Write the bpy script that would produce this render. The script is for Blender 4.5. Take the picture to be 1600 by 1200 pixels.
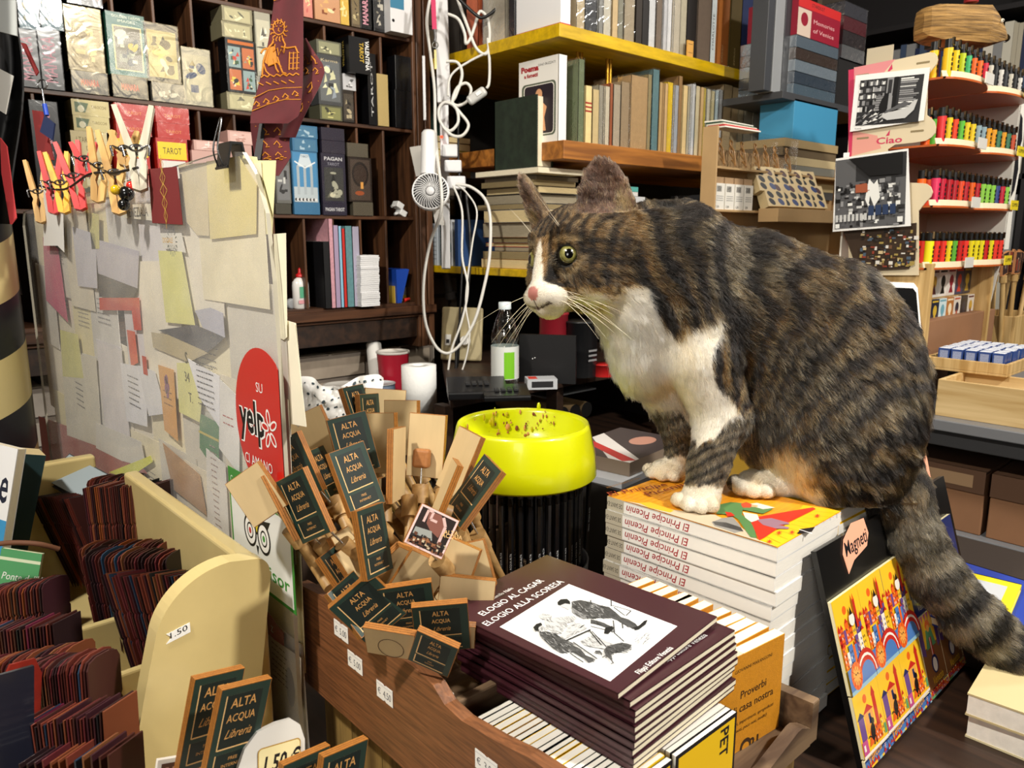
import bpy, bmesh, math, random
import numpy as np
from mathutils import Vector, Matrix, Euler, Quaternion

for _o in list(bpy.data.objects):
    bpy.data.objects.remove(_o,do_unlink=True)
SC=bpy.context.scene
COL=SC.collection
rnd=random.Random(7)

# ------------------------------------------------------------------ camera
CAM_Z=1.5
PITCH=math.radians(10.9)
AZ=math.radians(48.)
FPX=1200.
CF=Vector((math.cos(AZ)*math.cos(PITCH),math.sin(AZ)*math.cos(PITCH),-math.sin(PITCH)))
CR=Vector((math.sin(AZ),-math.cos(AZ),.0))
CU=CR.cross(CF)
CO=Vector((0,0,CAM_Z))
cam_data=bpy.data.cameras.new('camera')
cam_data.sensor_width=36.
cam_data.lens=27.
cam_data.clip_start=.02
cam=bpy.data.objects.new('camera',cam_data)
COL.objects.link(cam)
cam.matrix_world=Matrix(((CR.x,CU.x,-CF.x,CO.x),(CR.y,CU.y,-CF.y,CO.y),(CR.z,CU.z,-CF.z,CO.z),(0,0,0,1)))
SC.camera=cam
cam_data.dof.use_dof=True
cam_data.dof.focus_distance=.9
cam_data.dof.aperture_fstop=15.

# ------------------------------------------------------------------ world, lights, exposure
SC.view_settings.view_transform='Standard'
SC.view_settings.look='None'
SC.view_settings.gamma=1
SC.view_settings.exposure=.25
SC.view_settings.use_curve_mapping=False
SC.cycles.use_denoising=True
try:
    SC.cycles.denoiser='OPENIMAGEDENOISE';SC.cycles.denoising_input_passes='RGB_ALBEDO_NORMAL';SC.cycles.denoising_prefilter='NONE'
except Exception: pass
SC.cycles.max_bounces=8
SC.cycles.transparent_max_bounces=24
SC.cycles.caustics_reflective=False
SC.cycles.caustics_refractive=False
SC.cycles.sample_clamp_indirect=6.
wd=bpy.data.worlds.new('world');SC.world=wd;wd.use_nodes=True
wd.node_tree.nodes['Background'].inputs[0].default_value=(1.,.93,.84,1)
wd.node_tree.nodes['Background'].inputs[1].default_value=.035

def area(name,loc,target,size,power,color,spread=180,shape='DISK'):
    l=bpy.data.lights.new(name,'AREA');l.shape=shape;l.size=size;l.energy=power;l.color=color
    l.spread=math.radians(spread)
    o=bpy.data.objects.new(name,l);COL.objects.link(o);o.location=loc
    d=Vector(target) - Vector(loc)
    o.rotation_euler=d.to_track_quat('-Z','Y').to_euler()
    return o
# the shop's ceiling spots and ceiling panels, plus one added fill
area('spot_over_counter',(-.55,.5,2.7),(.7,.65,1.1),.1,31,(1.,.945,.84))
area('spot_over_till',(1.05,-.85,2.72),(.9,.7,1.2),.12,43,(1.,.955,.87))
area('ceiling_light_entrance',(1.9,-2.,2.76),(.9,1.6,1.6),.7,24,(1.,.93,.8))
area('fill_light_left',(-1.45,-.9,1.95),(.8,.6,1.2),.9,11,(1.,.96,.9))  # unseen soft fill added to brighten the cat's chest and lower fronts
area('ceiling_light_shelves',(1.1,1.,2.78),(1.25,1.35,1.5),.5,8,(1.,.88,.72))
area('ceiling_light_back',(2.6,.1,2.78),(2.2,.9,1.2),.4,20,(1.,.95,.88))

# ------------------------------------------------------------------ picture point -> place on a known plane
def ray(px,py):
    return CF + CR * ((px-800)/FPX) - CU * ((py-600)/FPX)
def at(px,py,d):
    return CO + ray(px,py) * d
def on(px,py,ax,v):
    r=ray(px,py)
    return CO + r * ((v-CO[ax])/r[ax])
def onx(px,py,v): return on(px,py,0,v)
def ony(px,py,v): return on(px,py,1,v)
def onz(px,py,v): return on(px,py,2,v)

# ------------------------------------------------------------------ materials
MATS={}
def _srgb(c):
    if isinstance(c,str):
        c=c.lstrip('#');c=[int(c[i:i+2],16)/255 for i in (0,2,4)]
        c=[x/12.92 if x<=.04045 else ((x+.055)/1.055)**2.4 for x in c]
    return (c[0],c[1],c[2],1)
def mat(col,rough=.5,metal=.0,var=.0,vscale=30.,bump=.0,bscale=200.,coat=.0,emit=.0,spec=.5,stretch=(1,1,1),col2=None,sheen=.0,alpha=1.,trans=.0,ior=1.45):
    key=(str(col),rough,metal,var,vscale,bump,bscale,coat,emit,spec,stretch,str(col2),sheen,alpha,trans,ior)
    if key in MATS: return MATS[key]
    m=bpy.data.materials.new('material');m.use_nodes=True
    nt=m.node_tree;b=nt.nodes['Principled BSDF']
    c=_srgb(col)
    b.inputs['Base Color'].default_value=c
    b.inputs['Roughness'].default_value=rough
    b.inputs['Metallic'].default_value=metal
    b.inputs['Specular IOR Level'].default_value=spec
    b.inputs['Coat Weight'].default_value=coat
    b.inputs['Coat Roughness'].default_value=.12
    b.inputs['IOR'].default_value=ior
    b.inputs['Alpha'].default_value=alpha
    b.inputs['Transmission Weight'].default_value=trans
    if sheen: b.inputs['Sheen Weight'].default_value=sheen
    if emit:
        b.inputs['Emission Color'].default_value=c;b.inputs['Emission Strength'].default_value=emit
    if var or col2 or bump:
        tc=nt.nodes.new('ShaderNodeTexCoord');mp=nt.nodes.new('ShaderNodeMapping')
        mp.inputs['Scale'].default_value=stretch
        nt.links.new(tc.outputs['Object'],mp.inputs[0])
    if var or col2:
        n=nt.nodes.new('ShaderNodeTexNoise');n.inputs['Scale'].default_value=vscale;n.inputs['Detail'].default_value=5
        n.inputs['Roughness'].default_value=.6
        nt.links.new(mp.outputs[0],n.inputs['Vector'])
        r=nt.nodes.new('ShaderNodeValToRGB')
        c2=_srgb(col2) if col2 else tuple([x*(1-var) for x in c[:3]]+[1])
        c1=c if col2 else tuple([min(1,x*(1+var)) for x in c[:3]]+[1])
        r.color_ramp.elements[0].position=.36;r.color_ramp.elements[1].position=.64
        r.color_ramp.elements[0].color=c2;r.color_ramp.elements[1].color=c1
        nt.links.new(n.outputs['Fac'],r.inputs[0]);nt.links.new(r.outputs[0],b.inputs['Base Color'])
    if bump:
        n2=nt.nodes.new('ShaderNodeTexNoise');n2.inputs['Scale'].default_value=bscale;n2.inputs['Detail'].default_value=3
        nt.links.new(mp.outputs[0],n2.inputs['Vector'])
        bp=nt.nodes.new('ShaderNodeBump');bp.inputs['Strength'].default_value=bump;bp.inputs['Distance'].default_value=.002
        nt.links.new(n2.outputs['Fac'],bp.inputs['Height']);nt.links.new(bp.outputs[0],b.inputs['Normal'])
    MATS[key]=m
    return m
def film(name,rough=.12,crinkle=.6,scale=60,tint=(1,1,1),share=.22,glow=(1,1,1)):
    """thin clear wrap: mostly see-through with a glossy crinkled skin"""
    key=('film',name)
    if key in MATS: return MATS[key]
    m=bpy.data.materials.new('clear_film');m.use_nodes=True;nt=m.node_tree
    for n in list(nt.nodes): nt.nodes.remove(n)
    out=nt.nodes.new('ShaderNodeOutputMaterial');mix=nt.nodes.new('ShaderNodeMixShader')
    tr=nt.nodes.new('ShaderNodeBsdfTransparent');tr.inputs[0].default_value=(*tint,1)
    gl=nt.nodes.new('ShaderNodeBsdfGlossy');gl.inputs['Roughness'].default_value=rough;gl.inputs[0].default_value=(*glow,1)
    mix.inputs[0].default_value=share
    tc=nt.nodes.new('ShaderNodeTexCoord');n2=nt.nodes.new('ShaderNodeTexNoise');n2.inputs['Scale'].default_value=scale;n2.inputs['Detail'].default_value=2;n2.inputs['Distortion'].default_value=1.5
    bp=nt.nodes.new('ShaderNodeBump');bp.inputs['Strength'].default_value=crinkle;bp.inputs['Distance'].default_value=.004
    nt.links.new(tc.outputs['Object'],n2.inputs['Vector']);nt.links.new(n2.outputs['Fac'],bp.inputs['Height']);nt.links.new(bp.outputs[0],gl.inputs['Normal'])
    nt.links.new(tr.outputs[0],mix.inputs[1]);nt.links.new(gl.outputs[0],mix.inputs[2]);nt.links.new(mix.outputs[0],out.inputs[0])
    MATS[key]=m
    return m
WOOD={}
def wood(c1,c2,rough=.55,axis=0,scale=14.,rings=5.,coat=.0):
    key=(c1,c2,rough,axis,scale,rings,coat)
    if key in WOOD: return WOOD[key]
    m=bpy.data.materials.new('wood');m.use_nodes=True;nt=m.node_tree;b=nt.nodes['Principled BSDF']
    b.inputs['Roughness'].default_value=rough;b.inputs['Coat Weight'].default_value=coat
    tc=nt.nodes.new('ShaderNodeTexCoord');mp=nt.nodes.new('ShaderNodeMapping')
    s=[rings,rings,rings];s[axis]=.35
    mp.inputs['Scale'].default_value=s
    nt.links.new(tc.outputs['Object'],mp.inputs[0])
    n=nt.nodes.new('ShaderNodeTexNoise');n.inputs['Scale'].default_value=scale;n.inputs['Detail'].default_value=6;n.inputs['Distortion'].default_value=.6
    nt.links.new(mp.outputs[0],n.inputs['Vector'])
    r=nt.nodes.new('ShaderNodeValToRGB');r.color_ramp.elements[0].position=.34;r.color_ramp.elements[1].position=.66
    r.color_ramp.elements[0].color=_srgb(c2);r.color_ramp.elements[1].color=_srgb(c1)
    nt.links.new(n.outputs['Fac'],r.inputs[0]);nt.links.new(r.outputs[0],b.inputs['Base Color'])
    bp=nt.nodes.new('ShaderNodeBump');bp.inputs['Strength'].default_value=.15;bp.inputs['Distance'].default_value=.002
    nt.links.new(n.outputs['Fac'],bp.inputs['Height']);nt.links.new(bp.outputs[0],b.inputs['Normal'])
    WOOD[key]=m
    return m

# ------------------------------------------------------------------ mesh builder
TXT={}
def glyphs(s,bold=.0):
    key=(s,bold)
    if key in TXT: return TXT[key]
    cu=bpy.data.curves.new('t','FONT');cu.body=s;cu.size=1.;cu.resolution_u=2;cu.offset=bold
    o=bpy.data.objects.new('t',cu);COL.objects.link(o)
    dg=bpy.context.evaluated_depsgraph_get();dg.update()
    me=bpy.data.meshes.new_from_object(o.evaluated_get(dg))
    vs=[(v.co.x,v.co.y) for v in me.vertices];fs=[tuple(p.vertices) for p in me.polygons]
    bpy.data.objects.remove(o);bpy.data.curves.remove(cu);bpy.data.meshes.remove(me)
    if vs:
        x0=min(v[0] for v in vs);x1=max(v[0] for v in vs)
    else: x0=x1=0
    TXT[key]=(vs,fs,x0,x1)
    return TXT[key]

class MB:
    def __init__(s):
        s.v=[];s.f=[];s.m=[];s.sm=[];s.mats=[];s.M=Matrix.Identity(4)
    def mi(s,m):
        if m not in s.mats: s.mats.append(m)
        return s.mats.index(m)
    def add(s,vs,fs,m,smooth=False):
        b=len(s.v);k=s.mi(m)
        for v in vs: s.v.append(s.M@Vector(v))
        for f in fs:
            s.f.append(tuple(b+i for i in f));s.m.append(k);s.sm.append(smooth)
    def poly(s,pts,m): s.add(pts,[tuple(range(len(pts)))],m)
    def box(s,c,d,m,rz=.0,R=None):
        x, y, z=d[0] / 2, d[1] / 2, d[2] / 2
        vs=[Vector((a*x,b*y,cc*z)) for a in (-1,1) for b in (-1,1) for cc in (-1,1)]
        if R is None and rz: R=Matrix.Rotation(rz,3,'Z')
        if R is not None: vs=[R@v for v in vs]
        c=Vector(c);vs=[v+c for v in vs]
        s.add(vs,[(0,1,3,2),(4,6,7,5),(0,4,5,1),(2,3,7,6),(0,2,6,4),(1,5,7,3)],m)
    def b2(s,lo,hi,m):
        s.box([(a+b)/2 for a,b in zip(lo,hi)],[abs(b-a) for a,b in zip(lo,hi)],m)
    def prism(s,pts,h,m,frame=None,smooth=False,mside=None):
        """outline pts (x, y) pushed h along z of frame"""
        n=len(pts);F=frame or Matrix.Identity(4)
        vs=[F@Vector((p[0],p[1],0)) for p in pts] + [F@Vector((p[0],p[1],h)) for p in pts]
        s.add(vs,[tuple(range(n))[::-1],tuple(range(n,2*n))],m)
        s.add(vs,[(i,(i+1)%n,n+(i+1)%n,n+i) for i in range(n)],mside or m,smooth)
    def ring(s,c,ax,r,n):
        ax=Vector(ax).normalized();t=ax.orthogonal().normalized();u=ax.cross(t)
        return [Vector(c)+(t*math.cos(2*math.pi*i/n)+u*math.sin(2*math.pi*i/n))*r for i in range(n)]
    def cyl(s,p0,p1,r0,m,r1=None,n=16,caps=True,mcap=None,smooth=True):
        r1=r0 if r1 is None else r1;ax=Vector(p1) - Vector(p0)
        vs=s.ring(p0,ax,r0,n) + s.ring(p1,ax,r1,n)
        s.add(vs,[(i,(i+1)%n,n+(i+1)%n,n+i) for i in range(n)],m,smooth)
        if caps: s.add(vs,[tuple(range(n))[::-1],tuple(range(n,2*n))],mcap or m)
    def tube(s,pts,r,m,n=8,sub=0):
        pts=[Vector(p) for p in pts]
        if sub:
            q=[]
            for i in range(len(pts)-1):
                p0=pts[max(i-1,0)];p1=pts[i];p2=pts[i+1];p3=pts[min(i+2,len(pts)-1)]
                for k in range(sub):
                    t=k / sub
                    q.append(.5*((2*p1)+(p2-p0)*t+(2*p0-5*p1+4*p2-p3)*t*t+(-p0+3*p1-3*p2+p3)*t**3))
            q.append(pts[-1]);pts=q
        vs=[];t=None
        for i, p in enumerate(pts):
            a=(pts[min(i+1,len(pts)-1)]-pts[max(i-1,0)])
            if a.length < 1e-9: a=Vector((0,0,1))
            a.normalize()
            if t is None: t=a.orthogonal().normalized()
            t=(t-a*t.dot(a))
            if t.length < 1e-6: t=a.orthogonal()
            t.normalize();u=a.cross(t)
            rr=r(i/(len(pts)-1)) if callable(r) else r
            vs += [p+(t*math.cos(2*math.pi*k/n)+u*math.sin(2*math.pi*k/n))*rr for k in range(n)]
        fs=[]
        for i in range(len(pts)-1):
            fs += [(i*n+k,i*n+(k+1)%n,(i+1)*n+(k+1)%n,(i+1)*n+k) for k in range(n)]
        s.add(vs,fs,m,True)
        L=len(vs);s.add(vs,[tuple(range(n))[::-1],tuple(range(L-n,L))],m)
    def lathe(s,prof,m,n=32,frame=None,closed=False):
        F=frame or Matrix.Identity(4);vs=[]
        for (r,z) in prof:
            vs += [F@Vector((r*math.cos(2*math.pi*k/n),r*math.sin(2*math.pi*k/n),z)) for k in range(n)]
        fs=[]
        for i in range(len(prof)-1):
            fs += [(i*n+k,i*n+(k+1)%n,(i+1)*n+(k+1)%n,(i+1)*n+k) for k in range(n)]
        s.add(vs,fs,m,True)
        if prof[0][0] > 1e-5 and not closed: s.add(vs,[tuple(range(n))[::-1]],m)
        if prof[-1][0] > 1e-5 and not closed: L=len(vs);s.add(vs,[tuple(range(L-n,L))],m)
    def sheet(s,fn,nu,nv,m,th=.0):
        """surface fn(u, v) -> point, u, v in 0..1; th gives it a back"""
        vs=[Vector(fn(i/nu,j/nv)) for j in range(nv+1) for i in range(nu+1)]
        W=nu + 1
        fs=[(j*W+i,j*W+i+1,(j+1)*W+i+1,(j+1)*W+i) for j in range(nv) for i in range(nu)]
        s.add(vs,fs,m,True)
        if th:
            nrm=[Vector((0,0,0)) for _ in vs]
            for f in fs:
                nn=(vs[f[1]]-vs[f[0]]).cross(vs[f[3]]-vs[f[0]])
                for i in f: nrm[i] += nn
            bk=[v-q.normalized()*th if q.length>0 else v for v,q in zip(vs,nrm)]
            s.add(bk,[f[::-1] for f in fs],m,True)
            loop=[i for i in range(nu)] + [j*W+nu for j in range(nv)] + [nv*W+i for i in range(nu,0,-1)] + [j*W for j in range(nv,0,-1)]
            k=len(loop);al=[vs[i] for i in loop] + [bk[i] for i in loop]
            s.add(al,[(i,k+i,k+(i+1)%k,(i+1)%k) for i in range(k)],m)
    def build(s,name,parent=None,loc=None,bev=.0,seg=2,solid=.0,nosmooth=False,**props):
        me=bpy.data.meshes.new(name)
        me.from_pydata([tuple(v) for v in s.v],[],s.f)
        for m in s.mats: me.materials.append(m)
        me.polygons.foreach_set('material_index',s.m)
        me.polygons.foreach_set('use_smooth',s.sm)
        me.update()
        o=bpy.data.objects.new(name,me);COL.objects.link(o)
        if parent is not None: o.parent=parent
        if loc is not None: o.location=loc
        if bev:
            b=o.modifiers.new('b','BEVEL');b.width=bev;b.segments=seg;b.limit_method='ANGLE';b.angle_limit=math.radians(50)
        for k, v in props.items(): o[k]=v
        return o

class Canvas:
    """draws flat marks on a face: origin o, axes a (right) and b (up); every mark lies on top of the last"""
    def __init__(s,mb,o,a,b,step=.00002,lift=.00012):
        s.mb=mb;s.o=Vector(o);s.a=Vector(a).normalized();s.b=Vector(b).normalized();s.n=s.a.cross(s.b);s.k=lift;s.step=step
    def P(s,x,y): return s.o + s.a * x + s.b * y + s.n * s.k
    def poly(s,pts,m):
        s.k += s.step;s.mb.add([s.P(*p) for p in pts],[tuple(range(len(pts)))],m)
    def rect(s,x0,y0,x1,y1,m): s.poly([(x0,y0),(x1,y0),(x1,y1),(x0,y1)],m)
    def rrect(s,x0,y0,x1,y1,r,m):
        p=[]
        for cx, cy, a0 in ((x1-r,y0+r,-90),(x1-r,y1-r,0),(x0+r,y1-r,90),(x0+r,y0+r,180)):
            for k in range(5):
                t=math.radians(a0+22.5*k);p.append((cx+r*math.cos(t),cy+r*math.sin(t)))
        s.poly(p,m)
    def ell(s,cx,cy,rx,ry,m,n=20,rot=.0):
        c, q=math.cos(rot), math.sin(rot)
        s.poly([(cx+rx*math.cos(t)*c-ry*math.sin(t)*q,cy+rx*math.cos(t)*q+ry*math.sin(t)*c) for t in [2*math.pi*i/n for i in range(n)]],m)
    def line(s,pts,w,m):
        s.k += s.step
        for (x0,y0), (x1,y1) in zip(pts[:-1],pts[1:]):
            dx, dy=x1 - x0, y1 - y0;L=math.hypot(dx,dy) or 1;nx, ny=-dy / L * w / 2, dx / L * w / 2
            s.mb.add([s.P(x0+nx,y0+ny),s.P(x0-nx,y0-ny),s.P(x1-nx,y1-ny),s.P(x1+nx,y1+ny)],[(0,1,2,3)],m)
    def text(s,t,x,y,h,m,bold=.0,w=None,rot=.0,shear=.0,anchor='l',xs=1.):
        vs, fs, x0, x1=glyphs(t,bold)
        if not vs: return
        s.k += s.step;sc=h / .72;sx=sc * xs
        if w: sx=w / max(x1-x0,1e-6)
        off=x0 if anchor == 'l' else (x0+x1) / 2 if anchor == 'c' else x1
        c, q=math.cos(rot), math.sin(rot)
        out=[]
        for (vx,vy) in vs:
            lx=(vx-off) * sx + vy * sc * shear;ly=vy * sc
            out.append(s.P(x+lx*c-ly*q,y+lx*q+ly*c))
        s.mb.add(out,fs,m)

def frame(o,x,y,z):
    """4x4 with the given axes"""
    return Matrix(((x[0],y[0],z[0],o[0]),(x[1],y[1],z[1],o[1]),(x[2],y[2],z[2],o[2]),(0,0,0,1)))
def tag(o,label,cat,group=None):
    o['label']=label;o['category']=cat
    if group: o['group']=group
    return o
def thing(name,label,cat,loc=(0,0,0),group=None,M=None,rz=.0):
    o=bpy.data.objects.new(name,None);COL.objects.link(o);o.empty_display_size=.02
    if M is not None: o.matrix_world=M
    else:
        o.location=loc;o.rotation_euler=(0,0,rz)
    return tag(o,label,cat,group)
def struct(mb,name,**k):
    o=mb.build(name,**k);o['kind']='structure';return o
def dup(root,M=None,loc=None,rz=None,label=None,group=None,mats=None):
    """copy a thing with its parts and sub-parts; mats swaps materials on the copy"""
    r=root.copy();COL.objects.link(r)
    if M is not None: r.matrix_world=M
    if loc is not None: r.location=loc
    if rz is not None: r.rotation_euler=(0,0,rz)
    if label: r['label']=label
    if group: r['group']=group
    allo=[r]
    for ch in list(root.children):
        c=ch.copy();COL.objects.link(c);c.parent=r;allo.append(c)
        for g in ch.children:
            d=g.copy();COL.objects.link(d);d.parent=c;allo.append(d)
    if mats:
        for o in allo:
            if o.type != 'MESH': continue
            for sl in o.material_slots:
                if sl.material in mats:
                    new=mats[sl.material];sl.link='OBJECT';sl.material=new
    return r
def rot3(ax,deg): return Matrix.Rotation(math.radians(deg),4,ax)
def T(v): return Matrix.Translation(Vector(v))

# ------------------------------------------------------------------ books
# local book: thickness along x, spine at y = 0 facing -y, height along z
PAGE=mat('#e9dfc4',.8,var=.1,vscale=60,stretch=(60,1,1))
PAGEW=mat('#efeae0',.8,var=.08,vscale=60,stretch=(60,1,1))
PAGEO=mat('#d2bd8e',.85,var=.14,vscale=60,stretch=(60,1,1))
def book(label,w,h,t,cov,pages=None,M=None,art=None,group=None,board=.0012,over=.0,name='book',wrap=None,cat='book'):
    pages=pages or PAGE
    r=thing(name,label,cat,M=M,group=group)
    mb=MB()
    mb.b2((0,0,0),(t,board,h),cov);mb.b2((0,0,0),(board,w,h),cov);mb.b2((t-board,0,0),(t,w,h),cov)
    if art: art(mb,w,h,t)
    mb.build('cover',r)
    pb=MB();pb.b2((board,board,over),(t-board,w-over,h-over),pages);pb.build('pages',r)
    if wrap:
        fb=MB();e=.0012;fb.b2((-e,-e,-e*.2),(t+e,w+e,h+e*3),wrap);fb.build('clear_wrap',r)
    return r
def spine_cv(mb,t,h): return Canvas(mb,(0,0,0),(1,0,0),(0,0,1))
def front_cv(mb,w,h,t): return Canvas(mb,(t,0,0),(0,1,0),(0,0,1))
def back_cv(mb,w,h,t): return Canvas(mb,(0,w,0),(0,-1,0),(0,0,1))
UPB=lambda o: frame(o,(1,0,0),(0,1,0),(0,0,1))                 # upright, spine to the viewer (-Y)
FLATU=lambda o, a=0: T(o) @ rot3('Z',a) @ frame((0,0,0),(0,0,1),(1,0,0),(0,1,0))   # lying front up, spine to -X, top to +Y
FLATS=lambda o, a=0: T(o) @ rot3('Z',a) @ frame((0,0,0),(0,0,1),(0,1,0),(-1,0,0))  # lying, spine to -Y, back up
# ================================================================== the room
FLOOR_M=wood('#4a3526','#2c1f17',.6,0,6)
WALL_M=mat('#6d6358',.9,var=.15,vscale=4,bump=.4,bscale=40)
mb=MB();mb.b2((-1.7,-3.2,-.05),(4.3,2.32,0),FLOOR_M);struct(mb,'floor')
mb=MB();mb.b2((-1.7,-3.2,2.8),(4.3,2.32,2.86),mat('#4b4038',.9));struct(mb,'ceiling')
mb=MB();mb.b2((-1.76,-3.2,0),(-1.7,2.32,2.8),WALL_M);struct(mb,'wall_left')
mb=MB();mb.b2((4.24,-3.2,0),(4.3,2.26,2.8),WALL_M);struct(mb,'wall_right')
mb=MB();mb.b2((-1.7,-3.26,0),(4.3,-3.2,2.8),WALL_M);struct(mb,'wall_front')
# old painted bricks
def brick_mat():
    m=bpy.data.materials.new('old_brick');m.use_nodes=True;nt=m.node_tree;b=nt.nodes['Principled BSDF']
    b.inputs['Roughness'].default_value=.9
    tc=nt.nodes.new('ShaderNodeTexCoord');mp=nt.nodes.new('ShaderNodeMapping');mp.inputs['Rotation'].default_value=(math.radians(90),0,0)
    br=nt.nodes.new('ShaderNodeTexBrick');br.inputs['Scale'].default_value=1.
    br.inputs['Color1'].default_value=_srgb('#b59a78');br.inputs['Color2'].default_value=_srgb('#cfc6bb');br.inputs['Mortar'].default_value=_srgb('#8d8175')
    br.inputs['Mortar Size'].default_value=.008;br.inputs['Brick Width'].default_value=.24;br.inputs['Row Height'].default_value=.068;br.inputs['Mortar Smooth'].default_value=.5
    n=nt.nodes.new('ShaderNodeTexNoise');n.inputs['Scale'].default_value=18;n.inputs['Detail'].default_value=8
    mx=nt.nodes.new('ShaderNodeMix');mx.data_type='RGBA';mx.blend_type='MULTIPLY';mx.inputs['Factor'].default_value=.6
    nt.links.new(tc.outputs['Object'],mp.inputs[0]);nt.links.new(mp.outputs[0],br.inputs['Vector']);nt.links.new(tc.outputs['Object'],n.inputs['Vector'])
    nt.links.new(br.outputs['Color'],mx.inputs[6]);nt.links.new(n.outputs['Fac'],mx.inputs[7]);nt.links.new(mx.outputs[2],b.inputs['Base Color'])
    bp=nt.nodes.new('ShaderNodeBump');bp.inputs['Strength'].default_value=.7;bp.inputs['Distance'].default_value=.012
    nt.links.new(br.outputs['Fac'],bp.inputs['Height']);bp.invert=True;nt.links.new(bp.outputs[0],b.inputs['Normal'])
    return m
mb=MB();mb.b2((-1.7,2.2,0),(4.3,2.26,2.8),brick_mat());struct(mb,'wall_back')

mb=MB();mb.b2((-1.7,1.985,0),(1.45,2.2,1.165),bpy.data.materials['old_brick']);struct(mb,'wall_ledge')

# counter the shop's goods stand on
CTZ=.96
DKW=wood('#3a261a','#1f140e',.5,1,10)
ct=thing('sales_counter','dark wooden sales counter under the cat, the book stacks and the leather bookmark racks','counter',(0,0,0))
mb=MB();mb.b2((-.75,.02,CTZ-.035),(1.2,1.28,CTZ),DKW);mb.build('worktop',ct)
mb=MB();mb.b2((-.73,.04,0),(1.,1.26,CTZ-.035),wood('#2c1f18','#17100c',.6,2,10));mb.build('cabinet_body',ct)

# ================================================================== pigeonhole cabinet
CY=1.92;CB=2.16
CX0=.471;CP=.0859
RZ=[1.305,1.556,1.803,2.05,2.3]
CW=wood('#5a3822','#2f1b10',.45,0,12)
CWV=wood('#6a452c','#3a2416',.45,2,12)
CBK=wood('#2a1810','#160d08',.6,2,12)
cab=thing('pigeonhole_cabinet','dark brown wooden pigeonhole cabinet filled with wrapped card decks','cabinet',(0,0,1.17))
def cabpart(name,mb):
    mb.v=[v-Vector((0,0,1.17)) for v in mb.v]
    return mb.build(name,cab,bev=.0012,seg=1)
xl=CX0 - 4 * CP
for z in RZ:
    mb=MB();mb.b2((xl,CY,z-.01),(1.338,CB-.01,z),CW);cabpart('shelf',mb)
for r in range(4):
    for k in range(-4,10):
        x=CX0 + k * CP
        mb=MB();mb.b2((x-.0035,CY+.004,RZ[r]),(x+.0035,CB-.01,RZ[r+1]-.01),CWV);cabpart('divider',mb)
mb=MB();mb.b2((xl,CB-.01,1.17),(1.338,CB,2.4),CBK);cabpart('back_panel',mb)
for xa in (1.338,1.352,1.378):
    mb=MB();mb.b2((xa,CY-.012,1.17),(xa+(.01 if xa<1.35 else .02),CB,2.4),CWV);cabpart('side_panel',mb)
mb=MB();mb.b2((xl,CY-.025,1.272),(1.398,CY+.015,1.296),CW)
mb.b2((xl,CY-.012,1.262),(1.398,CY+.01,1.272),CW);cabpart('moulding',mb)
mb=MB();mb.b2((xl,CY-.004,1.2),(1.338,CB,1.262),DKW);cabpart('bottom_rail',mb)

# ================================================================== yellow bookshelf
SY=1.39;SX=1.405
YEL=mat('#c9a404',.45,var=.22,vscale=20,coat=.2,bump=.2,bscale=60,stretch=(.4,2,2))
ORW=wood('#b9772f','#7f4c1c',.5,0,10)
shf=thing('bookshelf','open bookshelf of yellow painted boards and one bare orange wood board','bookshelf',(SX,SY,.0))
def shpart(name,lo,hi,m,bev=.0015):
    mb=MB();o=Vector((SX,SY,0));mb.b2(Vector(lo)-o,Vector(hi)-o,m);return mb.build(name,shf,bev=bev)
shpart('top_board',(SX,SY,1.972),(3.2,2.19,2.003),YEL)
shpart('middle_board',(SX+.02,SY,1.69),(3.2,1.87,1.735),ORW)
shpart('lower_board',(SX,SY,1.392),(3.2,2.19,1.412),YEL)
shpart('back_board',(SX+.3,2.16,.6),(3.2,2.19,2.55),mat('#1a1511',.8))
shpart('upper_back_board',(SX+.1,1.68,2.),(3.2,1.7,2.5),mat('#1a1511',.8))
shpart('green_post',(1.44,1.98,1.412),(1.5,2.06,1.972),mat('#16362c',.5))
for px_ in (905,951):
    p=ony(px_,120,SY+.08)
    mb=MB()
    for dx in (-.006,.006):
        mb.cyl((p.x+dx-SX,.08,1.735),(p.x+dx-SX,.08,1.972),.005,mat('#b8892c',.3,.8),n=10)
    mb.build('brass_post',shf)
# ================================================================== card decks in the pigeonholes
rc=random.Random(41)
FILM=film('deck',.13,.25,20,share=.025);FILM2=film('deck2',.18,.34,20,share=.045,glow=(1,.86,.58))
def pic(cv,x0,y0,x1,y1,pal,n,seed):
    """a small busy printed picture"""
    r=random.Random(seed);W, H=x1 - x0, y1 - y0
    cv.rect(x0,y0,x1,y1,mat(pal[0],.4))
    for i in range(n):
        c=mat(r.choice(pal[1:]),.45);cx, cy=x0 + W * r.uniform(.2,.8), y0 + H * r.uniform(.15,.85);k=r.random()
        a, b=W * r.uniform(.05,.18), H * r.uniform(.04,.15)
        if k < .4: cv.ell(cx,cy,a,b,c,n=10,rot=r.uniform(0,3))
        elif k < .7: cv.poly([(cx-a,cy-b),(cx+a,cy-b*.6),(cx+a*.2,cy+b)],c)
        else: cv.rect(cx-a,cy-b,cx+a,cy+b*.3,c)
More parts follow.
